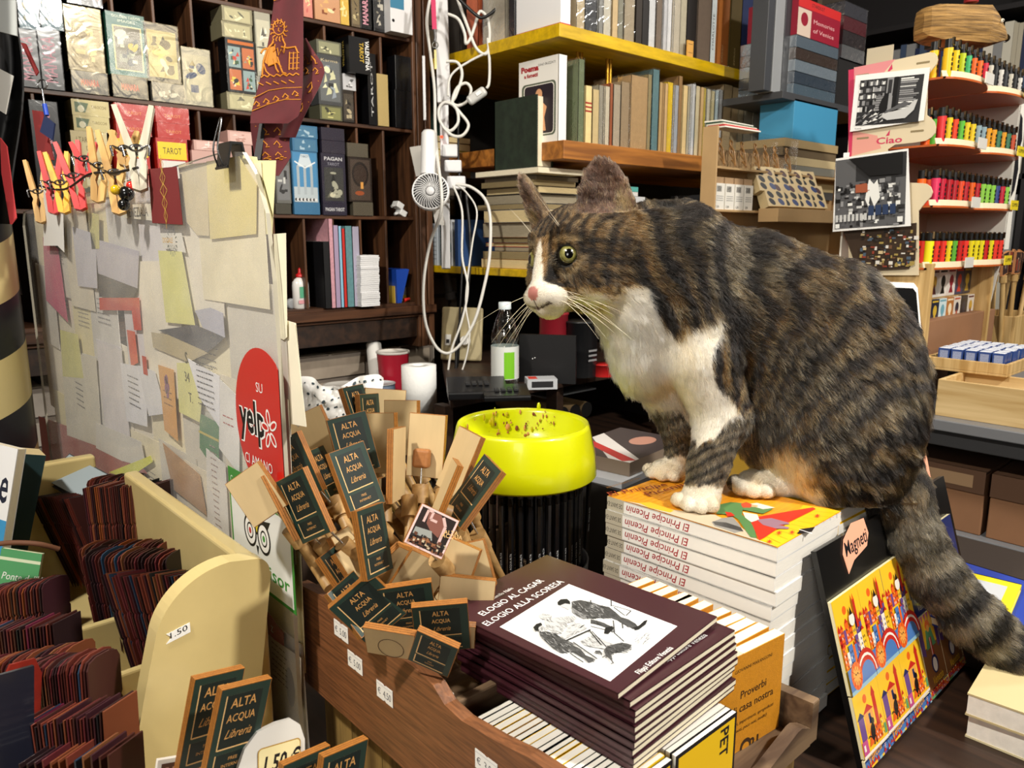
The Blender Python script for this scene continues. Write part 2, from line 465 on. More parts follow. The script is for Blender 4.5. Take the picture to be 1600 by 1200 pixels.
def deck(px0,px1,pyt,pyb,label,cover,art=None,wrap=FILM,depth=.045,Yf=CY-.004,sit=None,group=None,name='card_deck',cat='card deck'):
    """a boxed deck whose front shows between these picture columns and rows, standing in the cabinet"""
    yc=(pyt+pyb) / 2;xa=ony(px0,yc,Yf).x;xb=ony(px1,yc,Yf).x;pc=(px0+px1) / 2
    zt=ony(pc,pyt,Yf).z;zb_=ony(pc,pyb,Yf).z if sit is None else sit
    w, h=xb - xa, zt - zb_
    r=thing(name,label,cat,(xa,Yf,zb_),group=group)
    mb=MB();mb.b2((0,0,0),(w,depth,h),cover)
    if art: art(Canvas(mb,(0,0,0),(1,0,0),(0,0,1)),w,h)
    mb.build('carton',r,bev=.0006,seg=1)
    if wrap:
        fb=MB();e=.0009;fb.b2((-e,-e,-.0001),(w+e,depth+e,h+e),wrap);fb.build('clear_wrap',r)
    return zt
Z1, Z2, Z3=RZ[0], RZ[1], RZ[2]
def art_pic(pal,n,seed,m=.08,title=None,tc='#d8c8a0'):
    def f(cv,w,h):
        pic(cv,w*m,h*m,w*(1-m),h*(1-m*1.5),pal,n,seed)
        if title: cv.text(title,w/2,h*.86,h*.055,mat(tc,.5),anchor='c',w=w*.7)
    return f
def art_txt(t,c,bg=None,rot=0,hh=.5,bold=.02,shear=0,wf=.8):
    def f(cv,w,h):
        if bg: cv.rect(w*.03,h*.03,w*.97,h*.97,mat(bg,.4))
        if rot: cv.text(t,w*.5+hh*w*.36,h*.12,hh*w,mat(c,.5),bold=bold,rot=math.radians(90),w=h*.76)
        else: cv.text(t,w/2,h*.35,h*hh,mat(c,.5),bold=bold,anchor='c',w=w*wf,shear=shear)
    return f
K=mat('#0f0f12',.3)
# upper left: black boxes with pink lettering, teal ones on top
for (a,b,s) in ((28,60,'left'),(62,96,'right')):
    z=deck(a,b,46,128,'black boxed deck with pink letters MANARA, %s of the upper pair'%s,K,art_txt('MANARA','#d99aa8',rot=1,hh=.62,bold=.01),sit=Z3)
    deck(a,b,-12,44,'teal boxed deck standing on the %s black MANARA box'%s,mat('#2f6070',.4),art_pic(['#2f6b80','#8a8a5a','#4f8aa0','#cfc9a0'],8,3),sit=z+.0003)
deck(52,96,158,300,'black boxed deck with pink letters MANARA in the second row',K,art_txt('MANARA','#d99aa8',rot=1,hh=.5),sit=Z2)
GPAL=['#6a5a32','#a8945a','#4a3a2a','#c0b07a','#2a1e18']
z=deck(112,168,112,138,'black flat deck with a red word, under the tall gold wrapped box',K,art_txt('MANARA','#c0504a',hh=.3,wf=.5),sit=Z3,depth=.07,wrap=FILM2)
deck(104,160,12,112,'tall gold shimmering deck with a red seal, leftmost of the big wrapped boxes',mat('#7a6a42',.35),art_pic(GPAL,14,5,title='MANARA',tc='#b03030'),sit=z+.0003,wrap=FILM2)
deck(104,158,-20,8,'black wrapped deck lying on top of the tall gold shimmering box',K,art_txt('MANARA','#c9a0a0',hh=.3),sit=ony(130,8,CY-.004).z)
z=deck(176,230,119,147,'black flat deck under the green boxed deck',K,art_txt('MANARA','#c0504a',hh=.3,wf=.5),sit=Z3,depth=.07,wrap=FILM2)
def green_art(cv,w,h):
    cv.rect(w*.14,h*.08,w*.9,h*.8,mat('#c9bd84',.4));pic(cv,w*.18,h*.1,w*.86,h*.78,['#6a6248','#d9d2b0','#3a3a30','#c9a838','#8a8a70'],20,9);cv.text('GOLDEN TAROT',w*.52,h*.92,h*.045,mat('#dfe6cf',.5),anchor='c',w=w*.75);cv.text('IMAGES',w*.52,h*.85,h*.045,mat('#dfe6cf',.5),anchor='c',w=w*.45)
deck(169,228,22,119,'dark green boxed deck with a framed picture of two figures',mat('#2a6152',.35),green_art,sit=z+.0003)
z=deck(238,288,130,153,'silver grey wrapped flat deck under a black and gold one',mat('#6a6862',.3),art_pic(['#77756e','#b9b6a6','#4a4844'],14,2),sit=Z3,depth=.07,wrap=FILM2)
deck(227,280,38,130,'black and gold wrapped deck right of the green one',mat('#2a2620',.3),art_pic(['#a89a62','#e6dca8','#2a2620','#1a1612','#cfc070'],16,12),sit=z+.0003,wrap=FILM2)
deck(286,330,76,160,'white and blue wrapped deck, shorter than its neighbours',mat('#9a9684',.35),art_pic(['#aaa48a','#cfc8a8','#3a4a6a','#8a7c52'],8,15),sit=Z3,wrap=FILM2)
z=deck(355,402,146,168,'white gold flat deck at the foot of the deck with four pictures',mat('#8a8468',.3),art_pic(['#b9b28a','#e9e2b9','#5a5a4a'],6,3),sit=Z3,depth=.07,wrap=FILM2)
def four(cv,w,h):
    for i in range(2):
        for j in range(2): pic(cv,w*(.08+.46*i),h*(.05+.42*j),w*(.48+.46*i),h*(.43+.42*j),[['#c06a3a','#5a7ab0','#d9c24a','#2a2a2a','#e6d6b0'],['#8aa0a0','#3a5a3a','#c03a2a','#e0d8b0','#1a1a1a']][(i+j)%2],9,i*2+j+20)
    cv.rect(w*.08,h*.9,w*.94,h*.96,mat('#c0641a',.4))
z2=deck(354,400,62,146,'black deck with four small painted pictures, left of the red flag',K,four,sit=z+.0003,wrap=FILM)
z3=deck(347,394,36,62,'gold flat deck lying on the deck with four pictures',mat('#8a8468',.3),art_pic(['#b9b28a','#e9e2b9','#5a5a4a'],6,7),sit=z2+.0003,depth=.07,wrap=FILM2)
deck(347,394,12,36,'gold flat deck topmost over the deck with four pictures',mat('#8a8468',.3),art_pic(['#b9b28a','#e9e2b9','#5a5a4a'],6,8),sit=z3+.0003,depth=.07,wrap=FILM2)
z=deck(400,424,120,172,'silver deck half hidden behind the red flag',mat('#8a8880',.3),art_pic(['#9a988e','#e6e4da','#4a4844'],8,33),sit=Z3,wrap=FILM2)
deck(400,424,20,118,'white gold tall deck half hidden behind the red flag',mat('#a8a594',.3),art_pic(['#c9c4ac','#f1eed8','#5a5850'],8,34),sit=z+.0003,wrap=FILM2)
# right part of that row
z=deck(500,535,165,185,'dark gold flat deck at the foot of a tall moonlit deck',mat('#5a5a48',.3),art_pic(['#8a8a5a','#d9d28a','#3a3a30'],6,40),sit=Z3,depth=.07,wrap=FILM2)
z=deck(497,534,86,165,'tall grey deck with a glowing moonlit figure',mat('#4a4c4e',.3),art_pic(['#6a6e70','#d9d8b0','#f4efc8','#2a2c30','#9aa4b0'],14,41,title='Karma'),sit=z+.0003,wrap=FILM2)
deck(495,533,64,86,'pale gold flat deck on the moonlit one',mat('#6a6a5a',.3),art_pic(['#9a9a7a','#e0dcb0','#3a3a30'],6,42),sit=z+.0003,depth=.07,wrap=FILM2)
z=deck(536,553,141,190,'small brown picture deck under a black and white one',mat('#2a2420',.35),art_pic(['#4a4238','#b9ab8a','#1a1612'],9,44),sit=Z3)
z=deck(536,556,116,141,'small deck with a black and white portrait',mat('#c9c9cc',.35),art_pic(['#c9c9cc','#101010','#5a5a5a','#f0f0f0'],8,45),sit=z+.0003)
vt=thing('card_deck','black box with VALENTINA TAROT lettering standing out of its pigeonhole','card deck',(ony(546,100,CY-.03).x,CY-.03,z+.0003))
w_=.062;h_=ony(560,58,CY-.03).z - z - .0003
mb=MB();mb.b2((0,0,0),(w_,.09,h_),K);c2=Canvas(mb,(0,0,0),(1,0,0),(0,0,1));c2.text('VALENTINA',w_*.8,h_*.93,w_*.2,WHT if 'WHT' in globals() else mat('#f2f1ee',.5),rot=math.radians(-90),w=h_*.82,bold=.02);c2.text('TAROT',w_*.52,h_*.86,w_*.2,mat('#c9a83a',.5),rot=math.radians(-90),w=h_*.55,bold=.02)
c3=Canvas(mb,(0,.09,0),(0,-1,0),(0,0,1));c3.text('VALENTINA',.055,h_*.9,.01,mat('#b9a04a',.5),rot=math.radians(-90),w=h_*.7);c3.text('TAROT',.035,h_*.8,.01,mat('#b9a04a',.5),rot=math.radians(-90),w=h_*.5);mb.build('carton',vt)
deck(575,588,84,192,'slim black deck with small white lettering standing on edge',K,art_txt('TAROT','#cfcfcf',rot=1,hh=.25,bold=0),sit=Z3,wrap=None)
deck(590,607,116,196,'slim cream box next to the slim black deck',mat('#b9a26a',.45),None,sit=Z3,wrap=FILM)
z=deck(618,646,142,200,'black wrapped box at the bottom of the last pigeonhole',K,None,sit=Z3,wrap=FILM)
deck(618,646,88,142,'black wrapped box on top of another in the last pigeonhole',K,None,sit=z+.0003,wrap=FILM)
# top row
Z4=RZ[3]
for i, (a,b,t_,pal,lab) in enumerate(((474,488,-10,['#d98a7a','#f0d9a0','#c9605a'],'pink and gold deck in the top row beside the flag'),(492,531,-14,['#cf9a72','#f4e2b0','#8a4a2a','#e0b070'],'orange gold deck with wavy pictures in the top row'),(532,545,-14,['#d9b24a','#f0e0a0'],'narrow yellow deck in the top row'))):
    deck(a,b,t_,[22,32,38][i],lab,mat(pal[0],.4),art_pic(pal,8,60+i),sit=Z4,wrap=FILM)
deck(549,562,-14,40,'gold brown deck left of the black MANARA box in the top row',mat('#5a4a32',.4),art_pic(['#7a6a4a','#c9b98a','#2a2018'],8,71),sit=Z4)
deck(563,580,-14,42,'black box with pink MANARA lettering in the top row',K,art_txt('MANARA','#e0a0b0',rot=1,hh=.5),sit=Z4)
deck(584,602,-14,48,'black deck with pale figures in the top row',K,art_pic(['#2a2a2c','#b9b4a6','#8a8474'],8,73),sit=Z4)
def bluepic(cv,w,h): cv.rect(w*.0,h*.3,w*.62,h,mat('#3f7f9f',.4));cv.ell(w*.12,h*.14,w*.06,w*.06,K)
p_=ony(611,52,CY-.035);wb=thing('white_box','white product box with a blue picture on top of the cabinet edge','box',(p_.x,CY-.035,Z4))
mb=MB();mb.b2((0,0,0),(.072,.12,.2),mat('#e4e4e6',.4));bluepic(Canvas(mb,(0,0,0),(1,0,0),(0,0,1)),.072,.2);mb.build('carton',wb,bev=.001)
# second row
z=deck(116,172,206,330,'tall cream deck titled I TAROCCHI below two flat cream ones',mat('#c9b98a',.45),lambda cv,w,h: (cv.text('I TAROCCHI',w/2,h*.86,h*.07,mat('#7a6a3a',.5),anchor='c',w=w*.7),cv.text('DEI',w/2,h*.76,h*.06,mat('#7a6a3a',.5),anchor='c',w=w*.2),pic(cv,w*.15,h*.08,w*.85,h*.68,['#b9a878','#8a8a6a','#d9cfa6','#5a5a48'],10,80)),sit=Z2)
CRD=mat('#c2b47e',.45)
def beak(cv,w,h): cv.poly([(w*.08,h*.2),(w*.08,h*.85),(w*.45,h*.8),(w*.35,h*.2)],mat('#5f7050',.5));cv.ell(w*.24,h*.42,w*.09,h*.22,mat('#d9d2b0',.5));cv.text('TAROCCHI',w*.72,h*.5,h*.2,mat('#7a6a3a',.5),anchor='c',w=w*.4)
z=deck(115,171,182,205,'flat cream deck lower of two on the I TAROCCHI deck',CRD,beak,sit=z+.0003,depth=.06);deck(112,170,157,181,'flat cream deck upper of two on the I TAROCCHI deck',CRD,beak,sit=z+.0003,depth=.06)
RDM=mat('#b3261e',.35)
def sun(cv,w,h):
    cv.rect(w*.04,h*.72,w*.96,h*.95,mat('#e8c81c',.4));cv.text('TAROT',w/2,h*.79,h*.09,INK_,anchor='c',w=w*.6);cv.rect(w*.12,h*.05,w*.9,h*.7,mat('#d9d6cf',.4))
    for k in range(16):
        t=k * math.pi / 8;a=(w*.5+w*.12*math.cos(t-.15),h*.36+w*.12*math.sin(t-.15));b=(w*.5+w*.12*math.cos(t+.15),h*.36+w*.12*math.sin(t+.15));c=(w*.5+w*.34*math.cos(t),h*.36+w*.34*math.sin(t));cv.poly([a,b,c],mat(['#c03a2a','#2f5a9a','#e0b020'][k%3],.45))
    cv.ell(w*.5,h*.36,w*.14,w*.14,mat('#e8b820',.4));cv.ell(w*.46,h*.38,w*.015,w*.02,INK_);cv.ell(w*.54,h*.38,w*.015,w*.02,INK_)
INK_=mat('#17151a',.5)
for (a,b,off,who) in ((182,236,0,'left'),(246,296,5,'right')):
    z=deck(a+2,b,212+off,330,'red and yellow deck with a sun face, %s of the two'%who,RDM,sun,sit=Z2)
    z=deck(a,b,188+off,211+off,'red flat deck, lower on the %s sun face deck'%who,RDM,art_txt('TAROT','#d98a4a',hh=.2,bold=0,wf=.5),sit=z+.0003,depth=.06)
    deck(a-3,b-1,163+off,187+off,'red flat deck, upper on the %s sun face deck'%who,RDM,art_txt('TAROT','#d98a4a',hh=.2,bold=0,wf=.5),sit=z+.0003,depth=.06)
PKM=mat('#c9a096',.45)
z=deck(303,350,236,330,'pink deck whose top shows above the clear panel',PKM,None,sit=Z2);deck(303,350,220,235,'pink flat deck in the second row behind the binder clip',PKM,art_pic(['#d9b4aa','#b98a7e','#efdcd4'],6,91),sit=z+.0003,depth=.06)
z=deck(356,396,226,330,'pink deck behind the binder clip, right one',PKM,None,sit=Z2);deck(356,396,205,225,'upper pink flat deck nearest the red flag',PKM,art_pic(['#d9b4aa','#b98a7e','#efdcd4'],6,92),sit=z+.0003,depth=.06)
z=deck(431,455,318,334,'clear wrapped grey flat deck right of the cream sheets',mat('#4a4840',.3),None,sit=Z2,wrap=FILM2);deck(431,454,250,317,'clear wrapped grey tall deck right of the cream sheets',mat('#6a6a66',.3),art_pic(['#77787a','#c9cac6','#2a2a2c'],8,93),sit=z+.0003,wrap=FILM2)
BLU=mat('#3f7196',.35)
def gate(cv,w,h):
    cv.rect(w*.04,0,w*.96,h*.98,mat('#4a8ab8',.4));cv.rect(w*.04,0,w*.96,h*.3,mat('#b9c4c9',.4));cv.poly([(w*.35,h*.95),(w*.65,h*.95),(w*.8,h*.7),(w*.2,h*.7)],mat('#d0dbe2',.4))
    for k in (.22,.48,.74): cv.rect(w*k-w*.05,h*.15,w*k+w*.05,h*.72,mat('#aab4ba',.4))
    cv.line([(w*.1,h*.8),(w*.5,h*.68),(w*.9,h*.8)],w*.05,mat('#e6ecef',.4));cv.text('TAROT',w*.5,h*.88,h*.05,mat('#33506a',.5),anchor='c',w=w*.3)
    for k in range(12): cv.ell(w*(.1+.07*k),h*.05,w*.05,h*.03,mat(['#3a3a3a','#e0e0e0'][k%2],.5),n=8)
z=deck(460,500,316,333,'blue flat deck at the foot of the blue gateway deck',BLU,None,sit=Z2,depth=.07);z=deck(457,497,237,316,'tall light blue deck with a white gateway',BLU,gate,sit=z+.0003)
z=deck(457,496,216,236,'blue flat deck, lower of two on the gateway deck',BLU,art_pic(['#4a7a9a','#a9c4d4'],5,94),sit=z+.0003,depth=.07);deck(457,496,196,215,'blue flat deck, upper of two on the gateway deck',BLU,art_pic(['#4a7a9a','#a9c4d4'],5,95),sit=z+.0003,depth=.07)
DKV=mat('#2c2838',.35)
def pagan(cv,w,h): cv.text('PAGAN',w/2,h*.86,h*.07,mat('#cfcfd2',.5),anchor='c',w=w*.75,bold=.02);cv.text('TAROT',w/2,h*.76,h*.06,mat('#9a9aa6',.5),anchor='c',w=w*.5);pic(cv,w*.1,h*.05,w*.9,h*.72,['#3a3a38','#a9a894','#6a6a5a','#d0ccb0','#1a1a1a'],14,97)
z=deck(505,542,318,334,'dark violet flat deck at the foot of the PAGAN TAROT deck',DKV,art_txt('PAGAN TAROT','#cfcfd2',hh=.3),sit=Z2,depth=.07);z=deck(503,540,240,318,'dark deck titled PAGAN TAROT',DKV,pagan,sit=z+.0003)
z=deck(503,539,220,239,'violet flat deck, lower of two on the PAGAN TAROT deck',DKV,None,sit=z+.0003,depth=.07,wrap=FILM2);deck(502,538,200,219,'violet flat deck, upper of two on the PAGAN TAROT deck',DKV,None,sit=z+.0003,depth=.07,wrap=FILM2)
BRD=mat('#2a211c',.35)
def door(cv,w,h): cv.rect(w*.08,h*.04,w*.92,h*.95,mat('#4a3d34',.4));cv.ell(w*.5,h*.62,w*.36,h*.28,mat('#241c18',.4));cv.ell(w*.5,h*.62,w*.28,h*.22,mat('#3a2c24',.4));cv.rect(w*.5,h*.3,w*.62,h*.45,mat('#e0a050',.4));cv.ell(w*.45,h*.2,w*.2,h*.05,mat('#a0502a',.4))
z=deck(552,583,316,333,'silver wrapped flat deck at the foot of the dark archway deck',mat('#5a5448',.3),None,sit=Z2,depth=.07,wrap=FILM2);z=deck(545,581,246,316,'dark deck with a candle lit archway',BRD,door,sit=z+.0003);deck(543,575,224,245,'silver wrapped flat deck on the dark archway deck',mat('#5a5448',.3),None,sit=z+.0003,depth=.07,wrap=FILM2)
for i, (a,y) in enumerate(((621,300),(626,318))):
    r=thing('white_plug',['upper white plug lying in the pigeonhole behind the fan','lower white plug lying in the pigeonhole behind the fan'][i],'plug',ony(a,y,CY+.02));r.location.z=Z2 + .01 + .022 * (1-i);mb=MB();mb.box((0,0,0),(.024,.03,.018),mat('#dcdcdc',.4),R=Matrix.Rotation(.5,3,'Y'));mb.cyl((-.012,0,0),(-.022,0,-.003),.004,mat('#dcdcdc',.4),n=10);mb.build('body',r,bev=.002)
# bottom row: glue, ring books, note paper, tape
g=ony(475,480,CY+.02);gl=thing('glue_bottle','white glue bottle with a red spout and green label','bottle',(g.x,CY+.035,Z1))
mb=MB();mb.lathe([(.02,0),(.0235,.003),(.0235,.062),(.022,.072),(.016,.08),(.01,.084),(.008,.086)],mat('#e9e7e4',.3,coat=.4),30,Matrix.Diagonal((1,.7,1,1)));cv=Canvas(mb,(-.011,-.0172,.03),(1,0,0),(0,0,1));cv.rect(0,0,.022,.03,mat('#5fae8a',.4));cv.rect(-.004,-.016,.026,-.006,mat('#e0a0a8',.4));mb.build('body',gl)
mb=MB();mb.lathe([(.011,.086),(.011,.093),(.006,.095),(.0045,.1),(.0045,.106),(.002,.11),(0,.111)],mat('#c81f22',.35),20);mb.build('spout',gl)
mb=MB();mb.lathe([(.014,0),(.014,.012),(.01,.013),(.0,.0131)],mat('#b9bcc0',.15,coat=1,alpha=.6),24,T((0,0,0))@rot3('X',90));o=mb.build('tape_roll',None,loc=(ony(459,470,CY+.03).x,CY+.05,Z1+.014));tag(o,'roll of clear tape standing left of the glue bottle','tape')
bkx=[(503,513,377,'#17171a','black notebook, leftmost in the bottom row'),(513,520,342,'#cf9aa6','pink patterned ring book, tallest in the bottom row'),(520,528,352,'#a996b4','lilac thin book in the bottom row'),(528,533,353,'#8fc0dc','light blue thin book in the bottom row'),(533,538,357,'#c8302a','red thin book in the bottom row'),(538,549,353,'#5f8a90','teal floral book in the bottom row'),(549,560,354,'#a9a4b8','greyish lilac book beside the white paper stack')]
for a, b, t_, c, lab in bkx:
    x0=ony(a,430,CY).x;x1=ony(b,430,CY).x;zt=ony((a+b)/2,t_,CY).z
    book(lab,.13,zt-Z1-.0005,x1-x0-.0004,mat(c,.45,var=.12 if c in ('#cf9aa6','#5f8a90') else 0,vscale=120),PAGEW,M=UPB((x0,CY-.012,Z1+.0002)),name='ring_book')
WPP=mat('#e8e8ea',.7)
x0=ony(562,430,CY-.03).x;z=Z1
for k in range(26):
    t=.0055;mb=MB();mb.b2((0,0,0),(.06+rc.uniform(-.001,.001),.1,t-.0006),WPP)
    o=mb.build('paper_pad',None,loc=(x0+(.0015 if k>13 else 0)+rc.uniform(-.001,.001),CY-.034+rc.uniform(-.002,.002),z));tag(o,'white paper pad in the tall stack beside the ring books','paper pad','stack of white paper pads');z += t
    if z > ony(584,393,CY-.03).z: break
x0=ony(611,450,CY).x;mb=MB();mb.lathe([(.012,-.01),(.03,-.01),(.03,.01),(.012,.01),(.012,-.01)],mat('#cfd4cc',.3,coat=.4),32,rot3('Y',90),closed=True);tag(mb.build('tape_roll',None,loc=(x0+.002,CY+.06,Z1+.0302)),'pale round tape roll right of the white paper stack','tape')
mb=MB();mb.b2((0,0,0),(.008,.08,.05),mat('#c9a63a',.45));tag(mb.build('card_box',None,loc=(x0+.018,CY+.01,Z1)),'narrow yellow box beside the tape roll','box')
mb=MB();mb.prism([(0,0),(.014,0),(.044,.098),(.034,.1),(-.002,.098)],.085,mat('#1c46a8',.35),frame((0,.085,0),(1,0,0),(0,0,1),(0,-1,0)));tag(mb.build('blue_folder',None,loc=(ony(621,468,CY).x,CY,Z1)),'bright blue folder leaning in the last bottom pigeonhole','folder')
mb=MB();mb.b2((0,0,0),(.03,.05,.042),mat('#c9c7b4',.45));mb.b2((.002,-.001,.005),(.028,0,.018),mat('#d9c23a',.45));tag(mb.build('small_box',None,loc=(ony(640,462,CY).x,CY+.05,Z1)),'small white and yellow box behind the blue folder','box')
mb=MB();mb.cyl((0,0,0),(.02,0,.004),.006,mat('#d02a20',.4),r1=.004,n=14);tag(mb.build('red_marker_cap',None,loc=(ony(634,464,CY).x,CY+.01,Z1+.006)),'small red cap lying below the blue folder','cap')
# ================================================================== books on the yellow shelf
rb=random.Random(77)
FB1=film('bookwrap',.14,.45,34,share=.15)
# middle board, upright books: (px left, px right, py top, colour, wrapped)
MIDZ=1.735
row=[(905,914,92,'#6f7a5a',1),(915,925,134,'#d9c48a',0),(926,936,140,'#b9a476',0),(937,944,133,'#9a9484',1),(945,952,135,'#cfc4ac',1),(953,958,130,'#8a4a2a',0),(959,970,132,'#b0a28c',1),(971,984,128,'#a08a6c',1),(985,1011,119,'#b59468',1),(1012,1018,116,'#9a8a62',1),(1019,1029,108,'#5f8084',1),
       (1031,1036,128,'#a88a5c',0),(1037,1042,130,'#b9986a',0),(1043,1052,128,'#e2bc1a',1),(1053,1059,133,'#a4a6ac',1),(1060,1066,118,'#8a6a42',0),(1067,1074,133,'#d0b682',0),(1075,1079,134,'#b9b098',1),(1080,1085,131,'#dcdcdc',1),(1086,1092,134,'#cdbf9c',0),(1093,1098,136,'#c9a878',0),(1099,1103,137,'#d4bb4a',1),(1104,1109,139,'#dad4c0',1),(1110,1115,142,'#cbbf92',1),(1116,1121,141,'#b0c0c4',1),(1122,1127,140,'#dde0e2',1),
       (1129,1142,132,'#a08c6a',0),(1143,1153,136,'#b09a76',0),(1154,1162,152,'#c4b492',0),(1163,1176,148,'#cfc4aa',0),(1177,1190,149,'#d9d2c0',0),(1191,1200,150,'#8aa4a8',0),(1202,1216,156,'#b9a888',0),(1218,1232,160,'#c9bfa8',0)]
def place(label,a,b,t_,zb,Yf,col,wrap,group=None,w=.135,tint=.06,art=None,pages=PAGEO,name='book'):
    x0=ony(a,200 if zb<1.9 else 60,Yf).x;x1=ony(b,200 if zb<1.9 else 60,Yf).x
    zt=ony((a+b)/2,t_,Yf).z if t_ > -200 else zb + .24
    return book(label,w,zt-zb,max(x1-x0,.003),mat(col,.55,var=tint,vscale=70),pages,M=UPB((x0,Yf+rb.uniform(0,.006),zb+.0004)),wrap=FB1 if wrap else None,group=group,art=art,name=name)
NM={'#e2bc1a': 'bright yellow book on the middle shelf board, wrapped in clear film','#5f8084': 'tall blue grey book on the middle shelf board, standing above its neighbours','#8a4a2a': 'thin red brown book on the middle shelf board behind the cat','#b59468': 'wide tan wrapped book on the middle shelf board left of the blue grey one','#6f7a5a': 'tall wrapped book beside the white book with a painted figure','#d4bb4a': 'narrow golden yellow book on the middle shelf board, right half'}
for k, (a,b,t_,c,wr) in enumerate(row):
    art=None
    if c == '#d9c48a' and k == 1:
        art=lambda mb, w, h, t: [spine_cv(mb,t,h).rect(0,h*(.55+.07*q),t,h*(.58+.07*q),mat('#9a2a20',.5)) for q in range(3)]
    lab=NM.get(c) or ('cream book with red bands on its spine at the left of the middle board' if k==1 else 'old pale spined book on the middle shelf board')
    place(lab,a,b,t_,MIDZ,SY+.018,c,wr,group=None if (c in NM or k==1) else 'old pale books on the middle board',art=art)
# white book facing left with the painted figure
def poema(mb,w,h,t):
    cv=back_cv(mb,w,h,t)       # faces -X
    cv.text('Poema',w*.06,h*.87,h*.065,mat('#a8232a',.45),bold=.06,w=w*.45);cv.text('a fumetti',w*.14,h*.8,h*.045,mat('#a8232a',.45),bold=.05,w=w*.35);cv.text('DINO BUZZATI',w*.5,h*.91,h*.028,INK_,w=w*.42)
    cv.rrect(w*.08,h*.08,w*.94,h*.72,.012,mat('#5a6250',.45));cv.rrect(w*.13,h*.1,w*.9,h*.7,.01,mat('#e8e4da',.45));cv.rrect(w*.15,h*.11,w*.88,h*.69,.009,mat('#241a24',.45))
    SKN=mat('#cf9a72',.5);cx=w * .52
    cv.ell(cx,h*.58,w*.085,h*.065,SKN);cv.poly([(cx-w*.14,h*.4),(cx-w*.05,h*.5),(cx+w*.06,h*.5),(cx+w*.2,h*.42),(cx+w*.14,h*.3),(cx+w*.18,h*.14),(cx-w*.12,h*.14),(cx-w*.04,h*.28)],SKN)
    cv.ell(cx+w*.08,h*.37,w*.07,h*.045,SKN);cv.line([(cx-w*.12,h*.42),(cx-w*.02,h*.36),(cx+w*.08,h*.4)],.01,mat('#7a2f2a',.5));cv.line([(cx-.002,h*.54),(cx+.006,h*.54)],.002,mat('#1a1012',.5))
pz=onx(868,222,SX+.022);
book('large white book with a red title and a painted bare figure, facing left',.145,.205,.03,mat('#ece9e2',.4),PAGEW,M=frame((SX+.024,SY+.025,MIDZ+.0004),(1,0,0),(0,1,0),(0,0,1)),art=poema)
# top board
TZ=2.003
trow=[(902,915,'#b9a888',1),(916,934,'#3a3c40',1),(935,942,'#8a8a86',1),(943,955,'#c9c4b4',1),(956,965,'#b8a078',0),(966,975,'#8a8878',1),(976,992,'#a89a82',1),(993,1003,'#2c241c',0),(1004,1014,'#1e1a18',0),(1015,1025,'#d9dadc',1),(1026,1035,'#7a6a5a',1),(1036,1042,'#c9c9cc',1),(1043,1051,'#e4e4e6',1),(1052,1062,'#c2b8a4',1),(1063,1074,'#a8a08a',0),(1075,1090,'#201c1a',0),(1091,1112,'#6a5c50',0),(1113,1121,'#cfd8da',0),(1122,1140,'#a0602a',0),(1141,1158,'#5a4a22',0),(1159,1176,'#23305a',0),(1177,1190,'#6a3438',0),(1191,1204,'#17181c',0),(1205,1222,'#2a2c34',0),(1223,1236,'#77787c',0)]
for k, (a,b,c,wr) in enumerate(trow):
    art=None
    if k == 17: art=lambda mb, w, h, t: spine_cv(mb,t,h).text('CHARLOTTE',t*.5+.003,h*.18,.009,INK_,rot=math.radians(90),w=.1)
    if k in (18,19): art=lambda mb, w, h, t: spine_cv(mb,t,h).text('QUINTAVALLE',t*.5+.002,h*.06,.006,mat('#d9c08a',.5),rot=math.radians(90),w=.05)
    lab={15: 'black book on the top board left of the brown grey one',16: 'broad brown grey book on the top yellow board',17: 'pale book with CHARLOTTE on its spine on the top board',18: 'orange brown book on the top board',19: 'dark olive book on the top board',20: 'navy book on the top board',21: 'dusky red book on the top board',1: 'dark grey wrapped book near the left end of the top board'}.get(k,'wrapped or worn book standing on the top yellow board')
    place(lab,a,b,-300,TZ,SY+.02,c,wr,group=None if k in (1,15,16,17,18,19,20,21) else 'old books on the top board',art=art,w=.15)
mb=MB();z_=TZ;xb=ony(826,30,SY+.03)
wbx=thing('slip_case','white slip case with a red bottom edge at the corner of the top board','box',(SX+.016,SY+.012,TZ))
mb.b2((0,0,.006),(.034,.16,.25),mat('#e2e2e4',.4));mb.build('case',wbx,bev=.001);mb=MB();mb.b2((-.0005,-.0005,0),(.0345,.1605,.006),mat('#b01f28',.4));mb.build('red_edge',wbx)
ca=ony(1075,80,SY+.004);mb=MB();mb.b2((0,0,0),(.028,.004,.045),mat('#cf9a4a',.5));mb.b2((.004,-.0003,.012),(.024,0,.013),INK_);mb.b2((.004,-.0003,.035),(.024,0,.036),INK_);tag(mb.build('price_card',None,loc=(ca.x,SY+.006,TZ)),'orange card propped before the black book on the top board','card')
# things behind the cables at the left end of the top board
for i, (dy,t,h,c,lab) in enumerate(((.175,.02,.24,'#23262c','dark wrapped book at the left end of the top board'),(.21,.09,.22,'#b0a898','pale plastic wrapped bundle at the left end of the top board'),(.32,.05,.25,'#b05a3a','orange red box at the left end of the top board'),(.4,.05,.16,'#2a2622','dark jar shaped box at the far left end of the top board'))):
    M=Matrix(((0,1,0,SX+.012),(-1,0,0,SY+dy+t),(0,0,1,TZ+.0004),(0,0,0,1)))
    book(lab,.12,h,t,mat(c,.45,var=.2,vscale=20),PAGEO,M=M,wrap=FB1 if i<2 else None,name='book')
